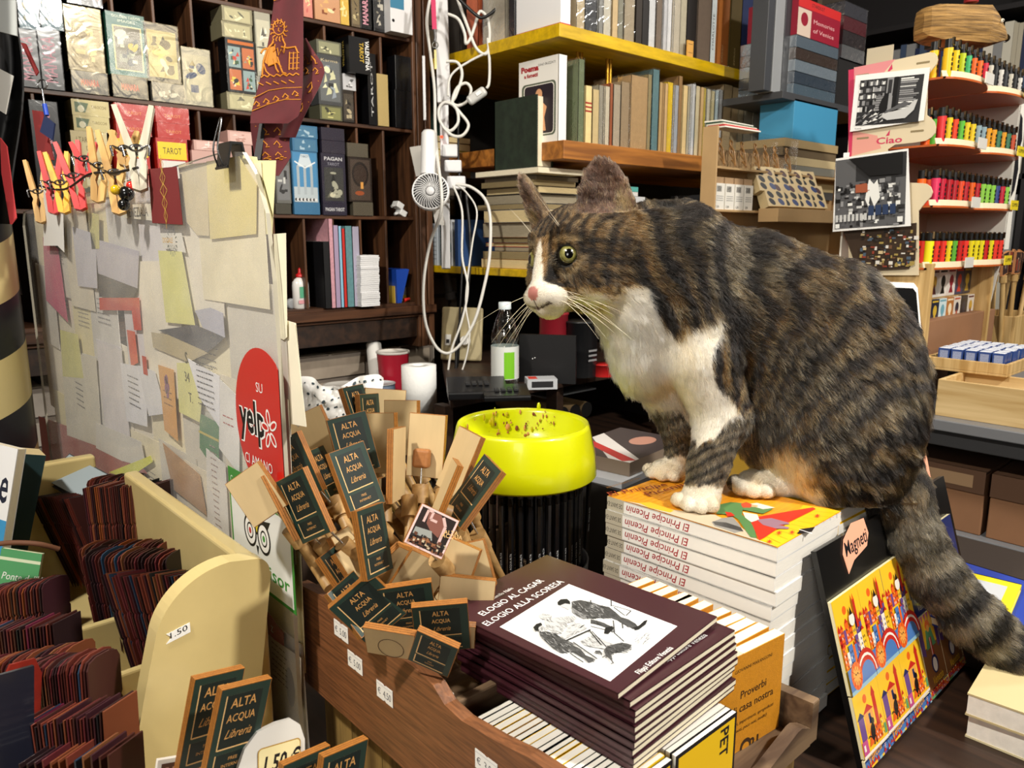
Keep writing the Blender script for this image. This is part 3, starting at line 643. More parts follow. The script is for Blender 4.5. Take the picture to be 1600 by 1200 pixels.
# left-end column of stacked books on the lower level, seen from the side (fore edges to -X)
def flat(label,x,y,z,w,h,t,col,pages=PAGE,a=0,group=None,art=None,wrap=None):
    """lying book, pages to the left (-X), spine away"""
    M=T((x,y,z)) @ rot3('Z',a) @ Matrix(((0,-1,0,w),(0,0,1,0),(1,0,0,0),(0,0,0,1)))
    M=T((x,y,z)) @ rot3('Z',a) @ Matrix(((0,-1,0,w),(0,0,-1,h),(1,0,0,0),(0,0,0,1)))
    return book(label,w,h,t,mat(col,.5,var=.05,vscale=50),pages,M=M,group=group,art=art,wrap=wrap)
LZ=1.412
# pile under the tome, from the lower yellow board up: y range ~ px 735-860
cols=[('#9a6a30',.026),('#a08a62',.02),('#6a6a66',.012),('#c01f22',.012),('#8a8474',.014),('#8a5a2a',.04),('#8f8a80',.034),('#55524a',.016),('#2a2c30',.026),('#6a6252',.018),('#7d6c4c',.016),('#8f8a80',.012)]
z=LZ + .0004
for i, (c,t) in enumerate(cols):
    lab={0: 'tan box file at the bottom of the pile on the lower yellow board',3: 'thin book with a bright red edge low in the pile behind the cat',8: 'dark grey book in the pile behind the cat'}.get(i,'pale book lying in the pile on the lower yellow board')
    flat(lab,SX+.012+rb.uniform(0,.035),SY+.1+rb.uniform(-.02,.03),z,.16,.21,t-.001,c,[PAGEO,mat('#8d7c58',.85,var=.2,vscale=60,stretch=(60,1,1)),mat('#a89c84',.85,var=.2,vscale=60,stretch=(60,1,1))][i%3],group=None if i in (0,3,8) else 'pale books piled behind the cat');z += t
PZ1=z
flat('white paperback with a red spine end on top of the pile behind the cat',SX-.01,SY+.06,z,.17,.25,.014,'#cfc6b0',PAGE);
mb=MB();mb.b2((0,0,0),(.14,.01,.0142),mat('#c0281f',.45))
o=mb.build('red_book_tab',None,loc=(SX+.0,SY+.311,z));tag(o,'small red card at the left end of the topmost paperback of the pile','card')
z += .0145
# the tome
hT=onx(815,152,SX).z - z
r=thing('book','thick dark green book with cream pages standing on the pile behind the cat','book',(SX-.002,SY+.075,z+.0004))
TG=mat('#1e2a1e',.6,var=.3,vscale=40);mb=MB();mb.b2((0,0,0),(.004,.165,hT),TG);mb.b2((.056,0,0),(.06,.165,hT),TG);mb.b2((0,.161,0),(.06,.165,hT),TG);mb.build('cover',r);mb=MB();mb.b2((.004,.004,.003),(.056,.161,hT-.003),PAGE);mb.build('pages',r)
z=MIDZ - .0
sh2=MB();sh2.b2((SX,1.87,1.655),(1.6,2.1,1.672),mat('#3a2a1c',.6));o=sh2.build('back_ledge');tag(o,'short dark wooden ledge carrying a few books beside the green post','ledge')
z=1.6724
for i, (c,t) in enumerate((('#cdbd9a',.022),('#2f4a40',.026),('#d9d2b4',.014),('#d9d23a',.016),('#5a3a26',.022),('#7a5a3a',.018))):
    lab=['cream book lowest of the small pile beside the green post','dark green book in the small pile beside the green post','off-white book in the small pile beside the green post','bright yellow book in the small pile beside the green post','dark brown book in the small pile beside the green post','brown book topmost of the small pile beside the green post'][i]
    flat(lab,SX+.002,1.885,z,.12,.16,t-.001,c,PAGEO);z += t
# folders upright on the lower board, by the green post
for i, (y0,t,h,c,lab) in enumerate(((1.9,.034,.125,'#c2cbd4','pale blue grey folder at the left end of the lower yellow board'),(1.868,.02,.135,'#1e2f2c','dark green folder next to the pale one on the lower board'),(1.83,.034,.135,'#d4d8dc','white folder with a teal mark on the lower yellow board'),(1.8,.016,.135,'#3a5a92','blue folder on the lower yellow board'))):
    r=thing('folder',lab,'folder',(SX+.004,y0,LZ+.0004));mb=MB();mb.b2((0,0,0),(.15,t,h),mat(c,.4));cv=Canvas(mb,(0,t,0),(0,-1,0),(0,0,1))
    if i == 2: cv.ell(t*.5,h*.5,t*.3,h*.22,mat('#2f7f8a',.4),rot=.3)
    if i == 0: [cv.rect(t*.2,h*(.15+.1*k),t*.8,h*(.17+.1*k),mat('#8a929a',.5)) for k in range(6)]
    mb.build('sleeve',r,bev=.001)
# flat white books and wrapped piles under the middle board, right of the cat's ear
z=LZ + .0004;xw=ony(960,330,SY+.03).x
pile=[('#c9bfa8',.05),('#d9d2c4',.05),('#b9b4a8',.04),('#e4e2dc',.03),('#dfe0e2',.028),('#ece9e6',.012),('#e6e4e0',.014)]
for i, (c,t) in enumerate(pile):
    lab='white box file with a red mark in the pile right of the cat\'s ear' if i == 4 else 'white book with a teal end topmost right of the cat\'s ear' if i == 6 else 'pale book lying in the pile right of the cat\'s ear'
    r=thing('book',lab,'book',(xw-.03+rb.uniform(-.004,.004),SY+.03,z),group=None if i in (4,6) else 'pale pile right of the ear');mb=MB();w=.13 if i > 4 else .165;mb.b2((0,0,0),(w,.14,t-.001),mat(c,.45));cv=Canvas(mb,(0,0,0),(1,0,0),(0,0,1))
    if i == 6: cv.rect(w*.62,0,w,t-.001,mat('#5fb0a8',.45));cv.text('MARCO',w*.3,.004,.005,INK_)
    if i == 4: cv.text('II',w*.3,.006,.008,mat('#c03a3a',.5))
    mb.build('cover',r);z += t
xw2=ony(1052,330,SY+.04).x;z=LZ + .0004
for i in range(9):
    t=rb.uniform(.018,.028);c=rb.choice(['#8a8682','#b0a898','#6a5a52','#a49a8a','#c4beb4'])
    r=thing('book','wrapped old book in the pile under the middle board, behind the cat\'s neck','book',(xw2+rb.uniform(-.008,.008),SY+.035+rb.uniform(0,.01),z),group='wrapped pile behind the neck');mb=MB();w=rb.uniform(.12,.15);mb.b2((0,0,0),(w,.15,t-.003),mat(c,.5,var=.15,vscale=40));mb.build('cover',r)
    fb=MB();fb.b2((-.003,-.003,0),(w+.003,.153,t-.001),FB1);fb.build('clear_wrap',r);z += t
# right part of the lower board, behind the paper displays
xw3=ony(1100,330,SY+.03).x;z=LZ + .0004
for i in range(6):
    r=thing('book','grey book lying in the pile behind the cardboard display','book',(xw3+.07,SY+.05,z),group='grey pile behind the display');mb=MB();mb.b2((0,0,0),(.16,.16,.036),mat(['#6a6a66','#8a8478','#4a4a4c'][i%3],.5));mb.build('cover',r);z += .0365
# wide magazines wrapped in foil film at the top right, with the red book
p1=ony(1240,130,1.2);p2=ony(1306,130,1.2)
z0=ony(1270,138,1.2).z;GREYL=mat('#3a3b3e',.5)
sup=MB();sup.b2((p1.x-.075,1.19,z0-.05),(p2.x+.3,1.385,z0-.03),GREYL)
sup.b2((p2.x+.27,1.35,0),(p2.x+.3,1.385,z0-.05),GREYL)
tag(sup.build('grey_ledge',bev=.001),'dark grey ledge under the foil wrapped books at the upper right','shelf')
z=z0 - .0296;w=p2.x - p1.x
zt=ony(1270,62,1.2).z;zr=ony(1270,2,1.2).z
for i in range(5):
    h=(zt-z0+.03) / 5;r=thing('book','book wrapped in crinkled shining film in the pile at the upper right','book',(p1.x,1.2,z),group='foil wrapped books at the upper right');mb=MB();mb.b2((0,0,0),(w,.18,h-.002),mat(['#5a7080','#3a4a5a','#8a98a4','#4a3a32','#6a7a88'][i],.4));mb.build('cover',r);fb=MB();fb.b2((-.001,-.001,0),(w+.001,.181,h-.001),film('foil',.17,.55,24,share=.34));fb.build('clear_wrap',r);z += h
r=thing('book','crimson book titled Memories of Venice above the foil wrapped pile','book',(p1.x,1.2,z+.0003));mb=MB();hh=zr - z;mb.b2((0,0,0),(w,.16,hh),mat('#8a1a2e',.4));cv=Canvas(mb,(0,0,0),(1,0,0),(0,0,1));cv.rect(0,hh*.75,w,hh,mat('#c02a2a',.4));cv.text('STARDUST',w*.3,hh*.84,.01,INK_,w=w*.3);cv.rect(0,0,w*.3,hh*.72,mat('#c9b4a4',.4));cv.ell(w*.15,hh*.45,w*.08,hh*.18,mat('#8a1a2e',.4));cv.text('Memories',w*.36,hh*.42,.012,mat('#d9a4a4',.5),w=w*.5);cv.text('of Venice',w*.36,hh*.18,.012,mat('#d9a4a4',.5),w=w*.5);mb.build('cover',r)
for i, (a,b,c,lab) in enumerate(((1196,1206,'#3a3c40','dark grey folder left of the foil wrapped books'),(1208,1222,'#8a8c8e','light grey binder left of the foil wrapped books'),(1223,1238,'#2c2e32','black binder touching the foil wrapped books'))):
    xa=ony(a,100,1.22).x;xb_=ony(b,100,1.22).x;r=thing('binder',lab,'binder',(xa,1.22,z0-.0296));mb=MB();mb.b2((0,0,0),(xb_-xa-.0005,.05,.36),mat(c,.4));mb.build('cover',r,bev=.001)
x4=ony(1326,60,1.2).x
for i in range(4):
    r=thing('wrapped_album','grey album wrapped in shining film beyond the red book at the upper right','album',(x4,1.22,z0+.12+i*.042),group='albums at the upper right');mb=MB();mb.b2((0,0,0),(.16,.18,.04),mat(['#77787a','#3a3234','#6a2a32','#4a4a52'][i],.4));mb.build('cover',r);fb=MB();fb.b2((-.001,-.001,0),(.161,.181,.0415),film('foil',.17,.55,24,share=.34));fb.build('clear_wrap',r)
blk=MB();blk.b2((x4-.005,1.225,z0-.03),(x4+.17,1.41,z0+.1196),mat('#1c1a1a',.6));tag(blk.build('dark_box'),'dark box carrying the wrapped albums at the upper right','box')
# ================================================================== lighter display, photographs, card stand (right side)
rr_=random.Random(55)
BXC=at(1466,592,1.52);TBZ=onx(1470,650,BXC.x).z
# grey display table
TM=mat('#6f7073',.45,coat=.1)
gt=thing('display_table','grey display table carrying the lighters and card trays at the right','table',(1.55,.5,0))
gx0, gx1, gy0, gy1=BXC.x - .035, 2.75, BXC.y - .55, 1.02
def gp(name,lo,hi,m,bev=.002): mb=MB();o_=Vector((1.55,.5,0));mb.b2(Vector(lo)-o_,Vector(hi)-o_,m);return mb.build(name,gt,bev=bev)
gyF=BXC.y + .03      # far end of the table's visible left side
gp('table_top',(gx0,gy0,TBZ-.022),(gx1,gy1,TBZ),TM)
gp('rail',(gx0+.015,gy0+.02,TBZ-.055),(gx0+.03,gy1-.02,TBZ-.022),mat('#3a3a3c',.5))
gp('lower_shelf',(gx0+.03,gy0+.03,TBZ-.25),(gx1,gy1,TBZ-.23),TM)
gp('side_panel',(gx0+.012,gy0+.03,TBZ-.4),(gx0+.03,gy1,TBZ-.235),mat('#85868a',.5))
for x in (gx0+.04,gx1-.06):
    for y in (gy0+.02,gy1-.05): gp('leg',(x,y,0),(x+.03,y+.03,TBZ-.26 if x<2 else TBZ-.022),TM)
# cardboard boxes on its lower shelf
CBD=mat('#8a6244',.75,var=.06,vscale=8);CBD2=mat('#5f4330',.75)
for i, (y0,w,lab) in enumerate(((gy0+.04,.4,'brown cardboard box with tape under the grey table, the nearer one'),(gy0+.45,.42,'brown cardboard box under the grey table, the farther one'))):
    r=thing('cardboard_box',lab,'box',(gx0+.05,y0,TBZ-.2298));mb=MB();mb.b2((0,0,0),(.34,w,.125),CBD);mb.build('carton',r,bev=.002)
    mb=MB();mb.b2((-.004,0,.1252),(.17,w,.131),CBD2);mb.b2((.175,0,.1252),(.34,w,.131),CBD);mb.b2((-.0042,0,.085),(-.001,w,.131),CBD2);mb.build('flap',r)
    mb=MB();mb.b2((-.0052,w*.05,.095),(-.0043,w*.7,.12),mat('#a98a6a',.25,coat=.6));mb.build('tape',r)

# ---- lighter display
DX0, DY0=1.73, .596     # left front edge column
DXR=2.21
BEI=mat('#d8c8a8',.45);PINKD=mat('#c8385c',.4);ORB=mat('#b4561f',.45,coat=.2);WHP=mat('#d9d2c4',.5)
def zy(px,py): return onx(px,py,DX0)
ld=thing('lighter_display','tiered cardboard lighter display with rounded orange shelves and the word Ciao on its side','display stand',(DX0,DY0,TBZ))
def lp(name,mb,bev=.0): o_=Vector((DX0,DY0,TBZ));mb.v=[v-o_ for v in mb.v];return mb.build(name,ld,bev=bev)
yb=onx(1327,200,DX0).y
# side panel: outline traced on its own plane x = DX0
pA=[zy(*q) for q in ((1327,110),(1454,82),(1461,83),(1465,88),(1466,94),(1464,101),(1458,108),(1450,118),(1449,180),(1456,185),(1461,191),(1463,199),(1462,208),(1456,215),(1448,220),(1430,223),(1400,226),(1388,234),(1388,284),(1436,286),(1448,287),(1455,292),(1458,300),(1455,308),(1448,315),(1436,330),(1436,430),(1327,430))]
side=[(p.y,p.z) for p in pA]
top_z=max(z for y,z in side)
mb=MB();mb.prism(side,.004,BEI,frame((DX0-.004,0,0),(0,1,0),(0,0,1),(1,0,0)))
cv=Canvas(mb,(DX0-.004,yb,0),(0,-1,0),(0,0,1))
def cp(px,py): p=zy(px,py);return (yb-p.y,p.z)
cv.poly([cp(1327,110),cp(1336,108),cp(1334,240),cp(1327,252)],PINKD)
cv.poly([cp(1336,106),cp(1400,93),cp(1352,150),cp(1335,170)],mat('#d98a8c',.45));cv.poly([cp(1334,205),cp(1372,212),cp(1378,232),cp(1332,244)],mat('#dd9a8c',.45))
cv.poly([cp(1388,112),cp(1395,100),cp(1396,108),cp(1391,112)],PINKD);cv.poly([cp(1385,213),cp(1392,203),cp(1391,212)],PINKD)
p=cp(1370,225);q=cp(1411,219);cv.text('Ciao',p[0],p[1]-.001,.0135,PINKD,bold=.02,rot=math.atan2(q[1]-p[1],q[0]-p[0])*0 ,w=q[0]-p[0])
for a in ((1340,119),(1433,100),(1340,217),(1424,206)):
    c_=cp(*a);cv.rrect(c_[0]-.0,c_[1]-.002,c_[0]+.026,c_[1]+.002,.0015,mat('#8a7a58',.6))
lp('side_panel',mb,.0)
mb=MB();mb.b2((DX0,yb-.004,TBZ+.18),(DXR,yb,top_z-.005),WHP);lp('back_panel',mb)
mb=MB();r_=[(DY0+.045,TBZ+.17),(DY0+.03,TBZ+.3),(DY0+.03,top_z-.03),(DY0+.06,top_z),(yb,top_z),(yb,TBZ+.17)];mb.prism(r_,.004,mat('#d9d4c9',.5),frame((DXR,0,0),(0,1,0),(0,0,1),(1,0,0)));mb.b2((DX0-.0,DY0+.06,TBZ+.17),(DXR,yb,TBZ+.18),WHP);lp('side_panel',mb)
# torn black poster on the right side
rows=[(1467,98,1498,112),(1462,196,1490,205),(1436,296,1490,304),(1458,408,1500,404)]
LCOLS=['#e8421c','#e8c81c','#3fae4a','#e86a1c','#c8203a','#8fd04a','#2fa08a','#e82a4a','#f0a020','#5a8fc0','#b0244a']
shelf_z=[zy(1456,104).z,zy(1456,208).z,zy(1450,304).z,zy(1450,402).z]
LPROTO={}
def lighter(x,y,z,col,big,label,group):
    key='big' if big else 'small'
    if key not in LPROTO:
        s=1. if not big else 1.25
        r=thing('lighter',label,'lighter',(x,y,z),group=group)
        mb=MB();m=mat(LCOLS[0],.35,coat=.3);m2=INK_
        mb.prism([(.006*s*math.cos(t) ,.01*s*math.sin(t)*.9) for t in [2*math.pi*k/14 for k in range(14)]],.055*s,m,smooth=True)
        for k in range(4): mb.b2((-.003,-.0096*s,.012+k*.009),(.003 if k%2 else .001,-.0091*s,.018+k*.009),m2)
        mb.build('body',r)
        mb=MB();mb.prism([(.0058*s*math.cos(t),.009*s*math.sin(t)*.9) for t in [2*math.pi*k/12 for k in range(12)]],.017*s,mat('#0d0d0e',.35),T((0,0,.055*s)),smooth=True);mb.build('head',r)
        mb=MB();mb.b2((-.0035,-.0098*s,.06*s),(.0045,-.006,.0745*s),mat('#c9b08a',.2,1.));mb.build('hood',r)
        LPROTO[key]=r;r['_c']=1;del r['_c'];o=r
    else: o=dup(LPROTO[key],loc=(x,y,z),label=label,group=group)
    b=[c for c in o.children if c.name.startswith('body')][0];b.material_slots[0].link='OBJECT';b.material_slots[0].material=mat(col,.35,coat=.3)
# shelf pairs: front lips bulge out in two lobes
for i, z in enumerate(shelf_z):
    for j, (xa,xb_) in enumerate(((DX0,DX0+.235),(DX0+.24,DXR))):
        pts=[(xa,yb-.004),(xa,DY0+.03)]
        for k in range(13):
            t=math.pi * k / 12;pts.append((xa+(xb_-xa)*(k/12),DY0+.035-.032*math.sin(t)**.6-.006*j))
        pts.append((xb_,yb-.004))
        mb=MB();mb.prism(pts,.004,ORB,T((0,0,z-.026)));
        mb.prism([(x,y) for x,y in pts],.0045,mat('#c9a87a',.5),T((0,0,z-.0005))) if False else None
        lp('shelf',mb)
        mb=MB();f=pts[2:-1]
        for (x0,y0), (x1,y1) in zip(f[:-1],f[1:]):
            mb.add([(x0,y0,z-.026),(x1,y1,z-.026),(x1,y1+.004,z-.01),(x0,y0+.004,z-.01)],[(0,1,2,3)],BEI,True);mb.add([(x0,y0+.001,z-.026),(x0,y0+.005,z-.01),(x1,y1+.005,z-.01),(x1,y1+.001,z-.026)],[(0,1,2,3)],BEI,True)
        lp('front_lip',mb)
        # price flag
        xm=(xa+xb_) / 2 + .03;mb=MB();mb.b2((xm-.025,DY0-.004-.006*j,z-.024),(xm+.025,DY0-.002-.006*j,z-.002),mat('#e4cc2a' if j else '#d8d4cc',.35,coat=.5));
        if j: Canvas(mb,(xm-.022,DY0-.0041-.006*j,z-.02),(1,0,0),(0,0,1)).text('CLIPPER',0,.004,.008,INK_,w=.042)
        lp('price_flag',mb)
    n=14
    for k in range(n):
        for rowy in range(2):
            x=DX0 + .016 + k * (DXR-DX0-.03) / (n-1)
            if abs(x-DX0-.238) < .01: continue
            big=(i==0 and k%3==1 and k<6)
            if big and rowy: continue
            if i == 0: c=(['#e8b81c','#e8c81c','#b8c81c','#3fae6a','#e8641c','#e86a1c','#c8203a'][k%7]) if k < 7 else ['#1a1a1c','#d8d4cc','#23242a','#c9c4b4'][k%4]
            elif i == 1: c=rr_.choice(['#e8421c','#e8c81c','#5fbe3a','#e8641c','#c82a2a','#8fa8b0']) if k < 8 else rr_.choice(['#c8502a','#c8203a','#e8a01c','#3a7a5a'])
            elif i == 2: c=rr_.choice(['#c8203a','#e8502a','#d0305a','#b8202a','#e8641c']) if k < 8 else rr_.choice(['#e8c81c','#8fd04a','#3a4a8a','#c8243a','#4a8fb0'])
            else: c=rr_.choice(['#c8201c','#d8302a','#e8502a','#5fae3a','#e8d81c','#e83a2a'])
            lighter(x+rr_.uniform(-.002,.002),DY0+.035+rowy*.028,z-.0218,c,False,['lighter in the top row of the display under the wooden head','lighter in the second row of the display beside the cat photograph','lighter in the third row of the display, right of the interior photograph','red and yellow patterned lighter in the lowest row of the display'][i],['lighters in the top row','lighters in the second row','lighters in the third row','lighters in the lowest row'][i])
# torn black and white poster on the stand's right edge
mb=MB();r2=random.Random(3)
p0_=ony(1580,125,DY0+.02);
tz=ony(1572,140,DY0+.03).z;bz=ony(1560,390,DY0+.03).z;xr=DXR + .006
pts=[(xr,tz),(xr+.04,tz),(xr+.044,tz-.18),(xr+.03,tz-.26),(xr+.034,bz),(xr,bz)]
mb.prism(pts,.002,mat('#e2ded4',.5),frame((0,DY0+.03,0),(1,0,0),(0,0,1),(0,-1,0)));cv=Canvas(mb,(0,DY0+.028,0),(1,0,0),(0,0,1));cv.poly([(xr,tz-.04),(xr+.02,tz-.05),(xr+.036,tz-.1),(xr+.02,tz-.13),(xr+.034,tz-.17),(xr+.022,tz-.22),(xr,tz-.24)],INK_)
lp('torn_poster',mb)
# white card behind
mb=MB();a0=onx(1322,60,DX0+.01);mb.b2((0,0,0),(.002,.055,.036),mat('#b9ad94',.5));mb.v=[v+Vector((DX0+.012,yb-.075,top_z-.005))-Vector((DX0,DY0,TBZ)) for v in mb.v];mb.build('side_card',ld)

# photographs clipped to the display side
def photo(pts,label,seed,bath=False,x=DX0-.01):
    q=[onx(a,b,x) for a,b in pts];c=sum(q,Vector()) / 4;r=thing('photograph',label,'photograph',c)
    mb=MB();al=[v-c for v in q];mb.add(al+[v+Vector((.0012,0,0)) for v in al],[(0,1,2,3),(7,6,5,4),(0,4,5,1),(1,5,6,2),(2,6,7,3),(3,7,4,0)],mat('#f0efec',.3,coat=.4));mb.build('print',r)
    mb=MB();W=(al[1]-al[0]).length;H=(al[3]-al[0]).length;a=(al[1]-al[0]).normalized();b=(al[0]-al[3]);b=(b-a*b.dot(a)).normalized()
    cv=Canvas(mb,al[3]+(al[0]-al[3])*0,a,b,lift=.0004);W=((al[1]-al[0]).length+(al[2]-al[3]).length) / 2;rg=random.Random(seed)
    m0, m1=W * .07, H * .1
    if not bath: m0=m1=W * .03
    GS=[mat(v,.4) for v in ('#0e0e10','#2c2c2e','#5a5a5c','#8f8f90','#c4c4c2','#e6e6e2')]
    def RR(x0,y0,x1,y1,m): cv.rect(m0+(W-2*m0)*x0,m1+(H-2*m1)*y0,m0+(W-2*m0)*x1,m1+(H-2*m1)*y1,m)
    def PP(p,m): cv.poly([(m0+(W-2*m0)*u,m1+(H-2*m1)*v) for u,v in p],m)
    RR(0,0,1,1,GS[1])
    if bath:
        for sh in range(5):
            y0=.3 + sh * .14;x=0
            while x < .42: w=rg.uniform(.012,.05);RR(x,y0,min(x+w,.42),y0+rg.uniform(.06,.12),rg.choice(GS));x += w
        for k in range(16):
            y0=.3 + k * .042;RR(.66,y0,.66+rg.uniform(.2,.3),y0+.03,rg.choice(GS[2:]));
        RR(.56,.36,.62,1,GS[0]);RR(.45,.6,.55,1,GS[3]);RR(.47,.66,.53,.95,GS[1])
        for k in range(40): u, v=rg.uniform(0,.45), rg.uniform(0,.28);PP([(u,v),(u+rg.uniform(.03,.1),v+.03),(u+.05,v+.07)],rg.choice(GS[2:]))
        RR(.3,.3,.45,.62,GS[3]);RR(.5,.3,.56,.6,GS[3]); [RR(.3,.34+.05*k,.45,.355+.05*k,GS[1]) for k in range(6)]
        PP([(.38,.22),(.36,.4),(.4,.56),(.44,.62),(.49,.58),(.5,.4),(.49,.26)],GS[0]);PP([(.42,.58),(.43,.68),(.46,.66),(.5,.68),(.5,.58)],GS[0])
        PP([(.42,.16),(.52,.08),(.8,.1),(.92,.26),(.96,.48),(.9,.46),(.82,.32),(.6,.26),(.44,.24)],GS[4]);PP([(.46,.22),(.62,.29),(.8,.36),(.84,.42),(.76,.46),(.58,.34),(.48,.28)],GS[2])
        cv.text('Venezia',m0,m1*.35,H*.03,GS[1],shear=.2)
    else:
        RR(0,0,1,.66,GS[2]);RR(0,.66,.3,1,GS[2])
        for k in range(150): u, v, w, h=rg.uniform(0,.93), rg.uniform(0,.62) ** 1., rg.uniform(.02,.08), rg.uniform(.02,.08);RR(u,v,min(u+w,1),v+h,rg.choice(GS+GS[:2]))
        for k in range(10): RR(.02+k*.06,.1,.06+k*.06,.2,GS[4])
        PP([(.45,.4),(.5,.68),(.57,.6),(.62,.66),(.66,.4),(.58,.28),(.52,.44),(.5,.28)],GS[5]);PP([(.2,1),(.95,1),(.95,.7),(.5,.72)],GS[0]);
        for k in range(4): RR(.5+k*.1,.16,.58+k*.1,.3,mat('#2a3a5a',.4))
        for k in range(10): RR(.3+rg.uniform(0,.2),.45+rg.uniform(0,.15),.34+rg.uniform(0,.2),.48+rg.uniform(0,.15),mat('#a0563a',.4))
    mb.build('picture',r)
photo([(1337,118),(1453,105),(1443,188),(1328,206)],'black and white photograph of a cat by a bathtub of books',5,True)
photo([(1306,248),(1419,232),(1423,353),(1301,362)],'black and white photograph of a shop interior, below the word Ciao',8,False,x=DX0-.02)
def colphoto():
    pts=[(1318,362),(1432,348),(1430,405),(1420,420),(1340,424)];x=DX0 - .008
    q=[onx(a,b,x) for a,b in pts];c=sum(q,Vector()) / 5;r=thing('photograph','curled colour photograph of a crowded shop, half hidden below the interior one','photograph',c)
    mb=MB();al=[v-c for v in q];n=5;mb.add(al+[v+Vector((.001,0,0)) for v in al],[tuple(range(n)),tuple(range(n,2*n))[::-1]]+[(i,n+i,n+(i+1)%n,(i+1)%n) for i in range(n)],mat('#3a2c22',.35))
    cv=Canvas(mb,(0,0,0),(0,-1,0),(0,0,1),lift=.0004);rg=random.Random(9)
    for k in range(130):
        u, v=rg.uniform(-.06,.055), rg.uniform(-.035,.04)
        cv.rect(u,v,u+rg.uniform(.003,.01),v+rg.uniform(.002,.008),mat(rg.choice(['#1a1412','#6a4a32','#c9b48a','#8a3a2a','#d9d4cc','#2a2420','#a08a4a','#4a5a6a']),.45))
    mb.build('print',r)
colphoto()
mb=MB();mb.b2((0,0,0),(.003,.012,.012),mat('#f2f2f2',.4));pq=onx(1322,243,DX0-.012);tag(mb.build('white_tag',None,loc=(pq.x,pq.y-.006,pq.z-.006)),'tiny white tag pinned above the interior photograph','tag')

# wooden head made from an old book, on top of the display
wh=thing('paper_animal','animal head folded from old book pages with a red cap above the lighters','ornament',ony(1502,42,DY0+.1),rz=math.radians(-30))
PGO=mat('#a98248',.8,col2='#5e4420',vscale=26,stretch=(.5,.5,9),bump=1.,bscale=40)
k_=1.9 / FPX
mb=MB();L_=.17
prof=[(-.108,.014,.022),(-.1,.028,.034),(-.07,.036,.042),(0,.04,.044),(.045,.04,.046),(.075,.03,.032),(.105,.016,.014),(.122,.004,.004)]
vs=[];n=12
for (x,ry,rz) in prof:
    for q in range(n):
        t=2 * math.pi * q / n + math.pi / n;cx_, cz_=math.cos(t), math.sin(t);e=1 / max(abs(cx_),abs(cz_)) ** .55;vs.append((x,ry*cx_*e,rz*cz_*e-max(0,x-.05)*.25))
fs=[(i*n+q,i*n+(q+1)%n,(i+1)*n+(q+1)%n,(i+1)*n+q) for i in range(len(prof)-1) for q in range(n)]
mb.add(vs,fs+[tuple(range(n))[::-1],tuple(range((len(prof)-1)*n,len(prof)*n))],PGO);mb.build('folded_pages',wh)
for k in range(8): pass
mb=MB();mb.lathe([(.014,0),(.015,.004),(.013,.014),(.0,.018)],mat('#8a1a1c',.5),20,T((.01,-.01,.048)));mb.build('red_cap',wh)
mb=MB();mb.lathe([(.009,0),(.006,.005),(0,.006)],mat('#101010',.3,coat=1),14,T((.122,0,-.018))@rot3('Y',90));mb.build('nose',wh)
for s in (-1,1):
    mb=MB();mb.lathe([(.0042,0),(.003,.002),(0,.003)],mat('#d9d2c0',.3),14,T((.078,s*-.031 if s>0 else .031,.01))@rot3('X',90 if s>0 else-90));mb.lathe([(.002,.0022),(0,.0038)],mat('#101010',.3),10,T((.078,-.031 if s>0 else .031,.01))@rot3('X',90 if s>0 else-90));mb.build('eye',wh)
mb=MB();zb2=top_z + .002;c0=wh.location
bs=MB();bs.b2((-.05,.01,shelf_z[0]+.1-c0.z),(.04,.05,-.04),mat('#151313',.6));bs.build('base',wh)

# ---- card stand with small packs
CWD=wood('#cfae76','#a9854c',.5,2,14)
SX1=1.66;fa=at(1456,412,1.6)
cs=thing('card_stand','light wooden open frame showing rows of small art cards','display stand',(fa.x,fa.y,TBZ))
x0=fa.x;y0=fa.y;zt=fa.z;xE=ony(1556,410,y0).x
zf=ony(1475,540,y0).z
def cpn(name,lo,hi,m=CWD,bev=.0012): mb=MB();mb.b2(lo,hi,m);return mb.build(name,cs,bev=bev)
H_=zt - TBZ
cpn('side_panel',(0,0,0),(.022,.1,H_));cpn('top_board',(.022,0,H_-.012),(xE-x0,.1,H_));cpn('side_panel',(xE-x0-.014,0,0),(xE-x0,.1,H_))
cpn('back_board',(.022,.094,0),(xE-x0-.014,.1,H_-.012),mat('#3a3228',.6));cpn('bottom_board',(.022,.0,0),(xE-x0-.014,.094,.012))
CP5=[['#e6ddd0','#c05a3a','#2a2a3a'],['#1f2026','#3a3a42'],['#d9d4cc','#5a2a2a','#c8a03a'],['#efe9e0','#101010'],['#e4dcd4','#8a1a2a'],['#26305a','#c83a2a'],['#23283a','#c9a838'],['#cfe0e2','#6aa0b0'],['#b9783a','#efe0c0']]
zr0=H_ - .016
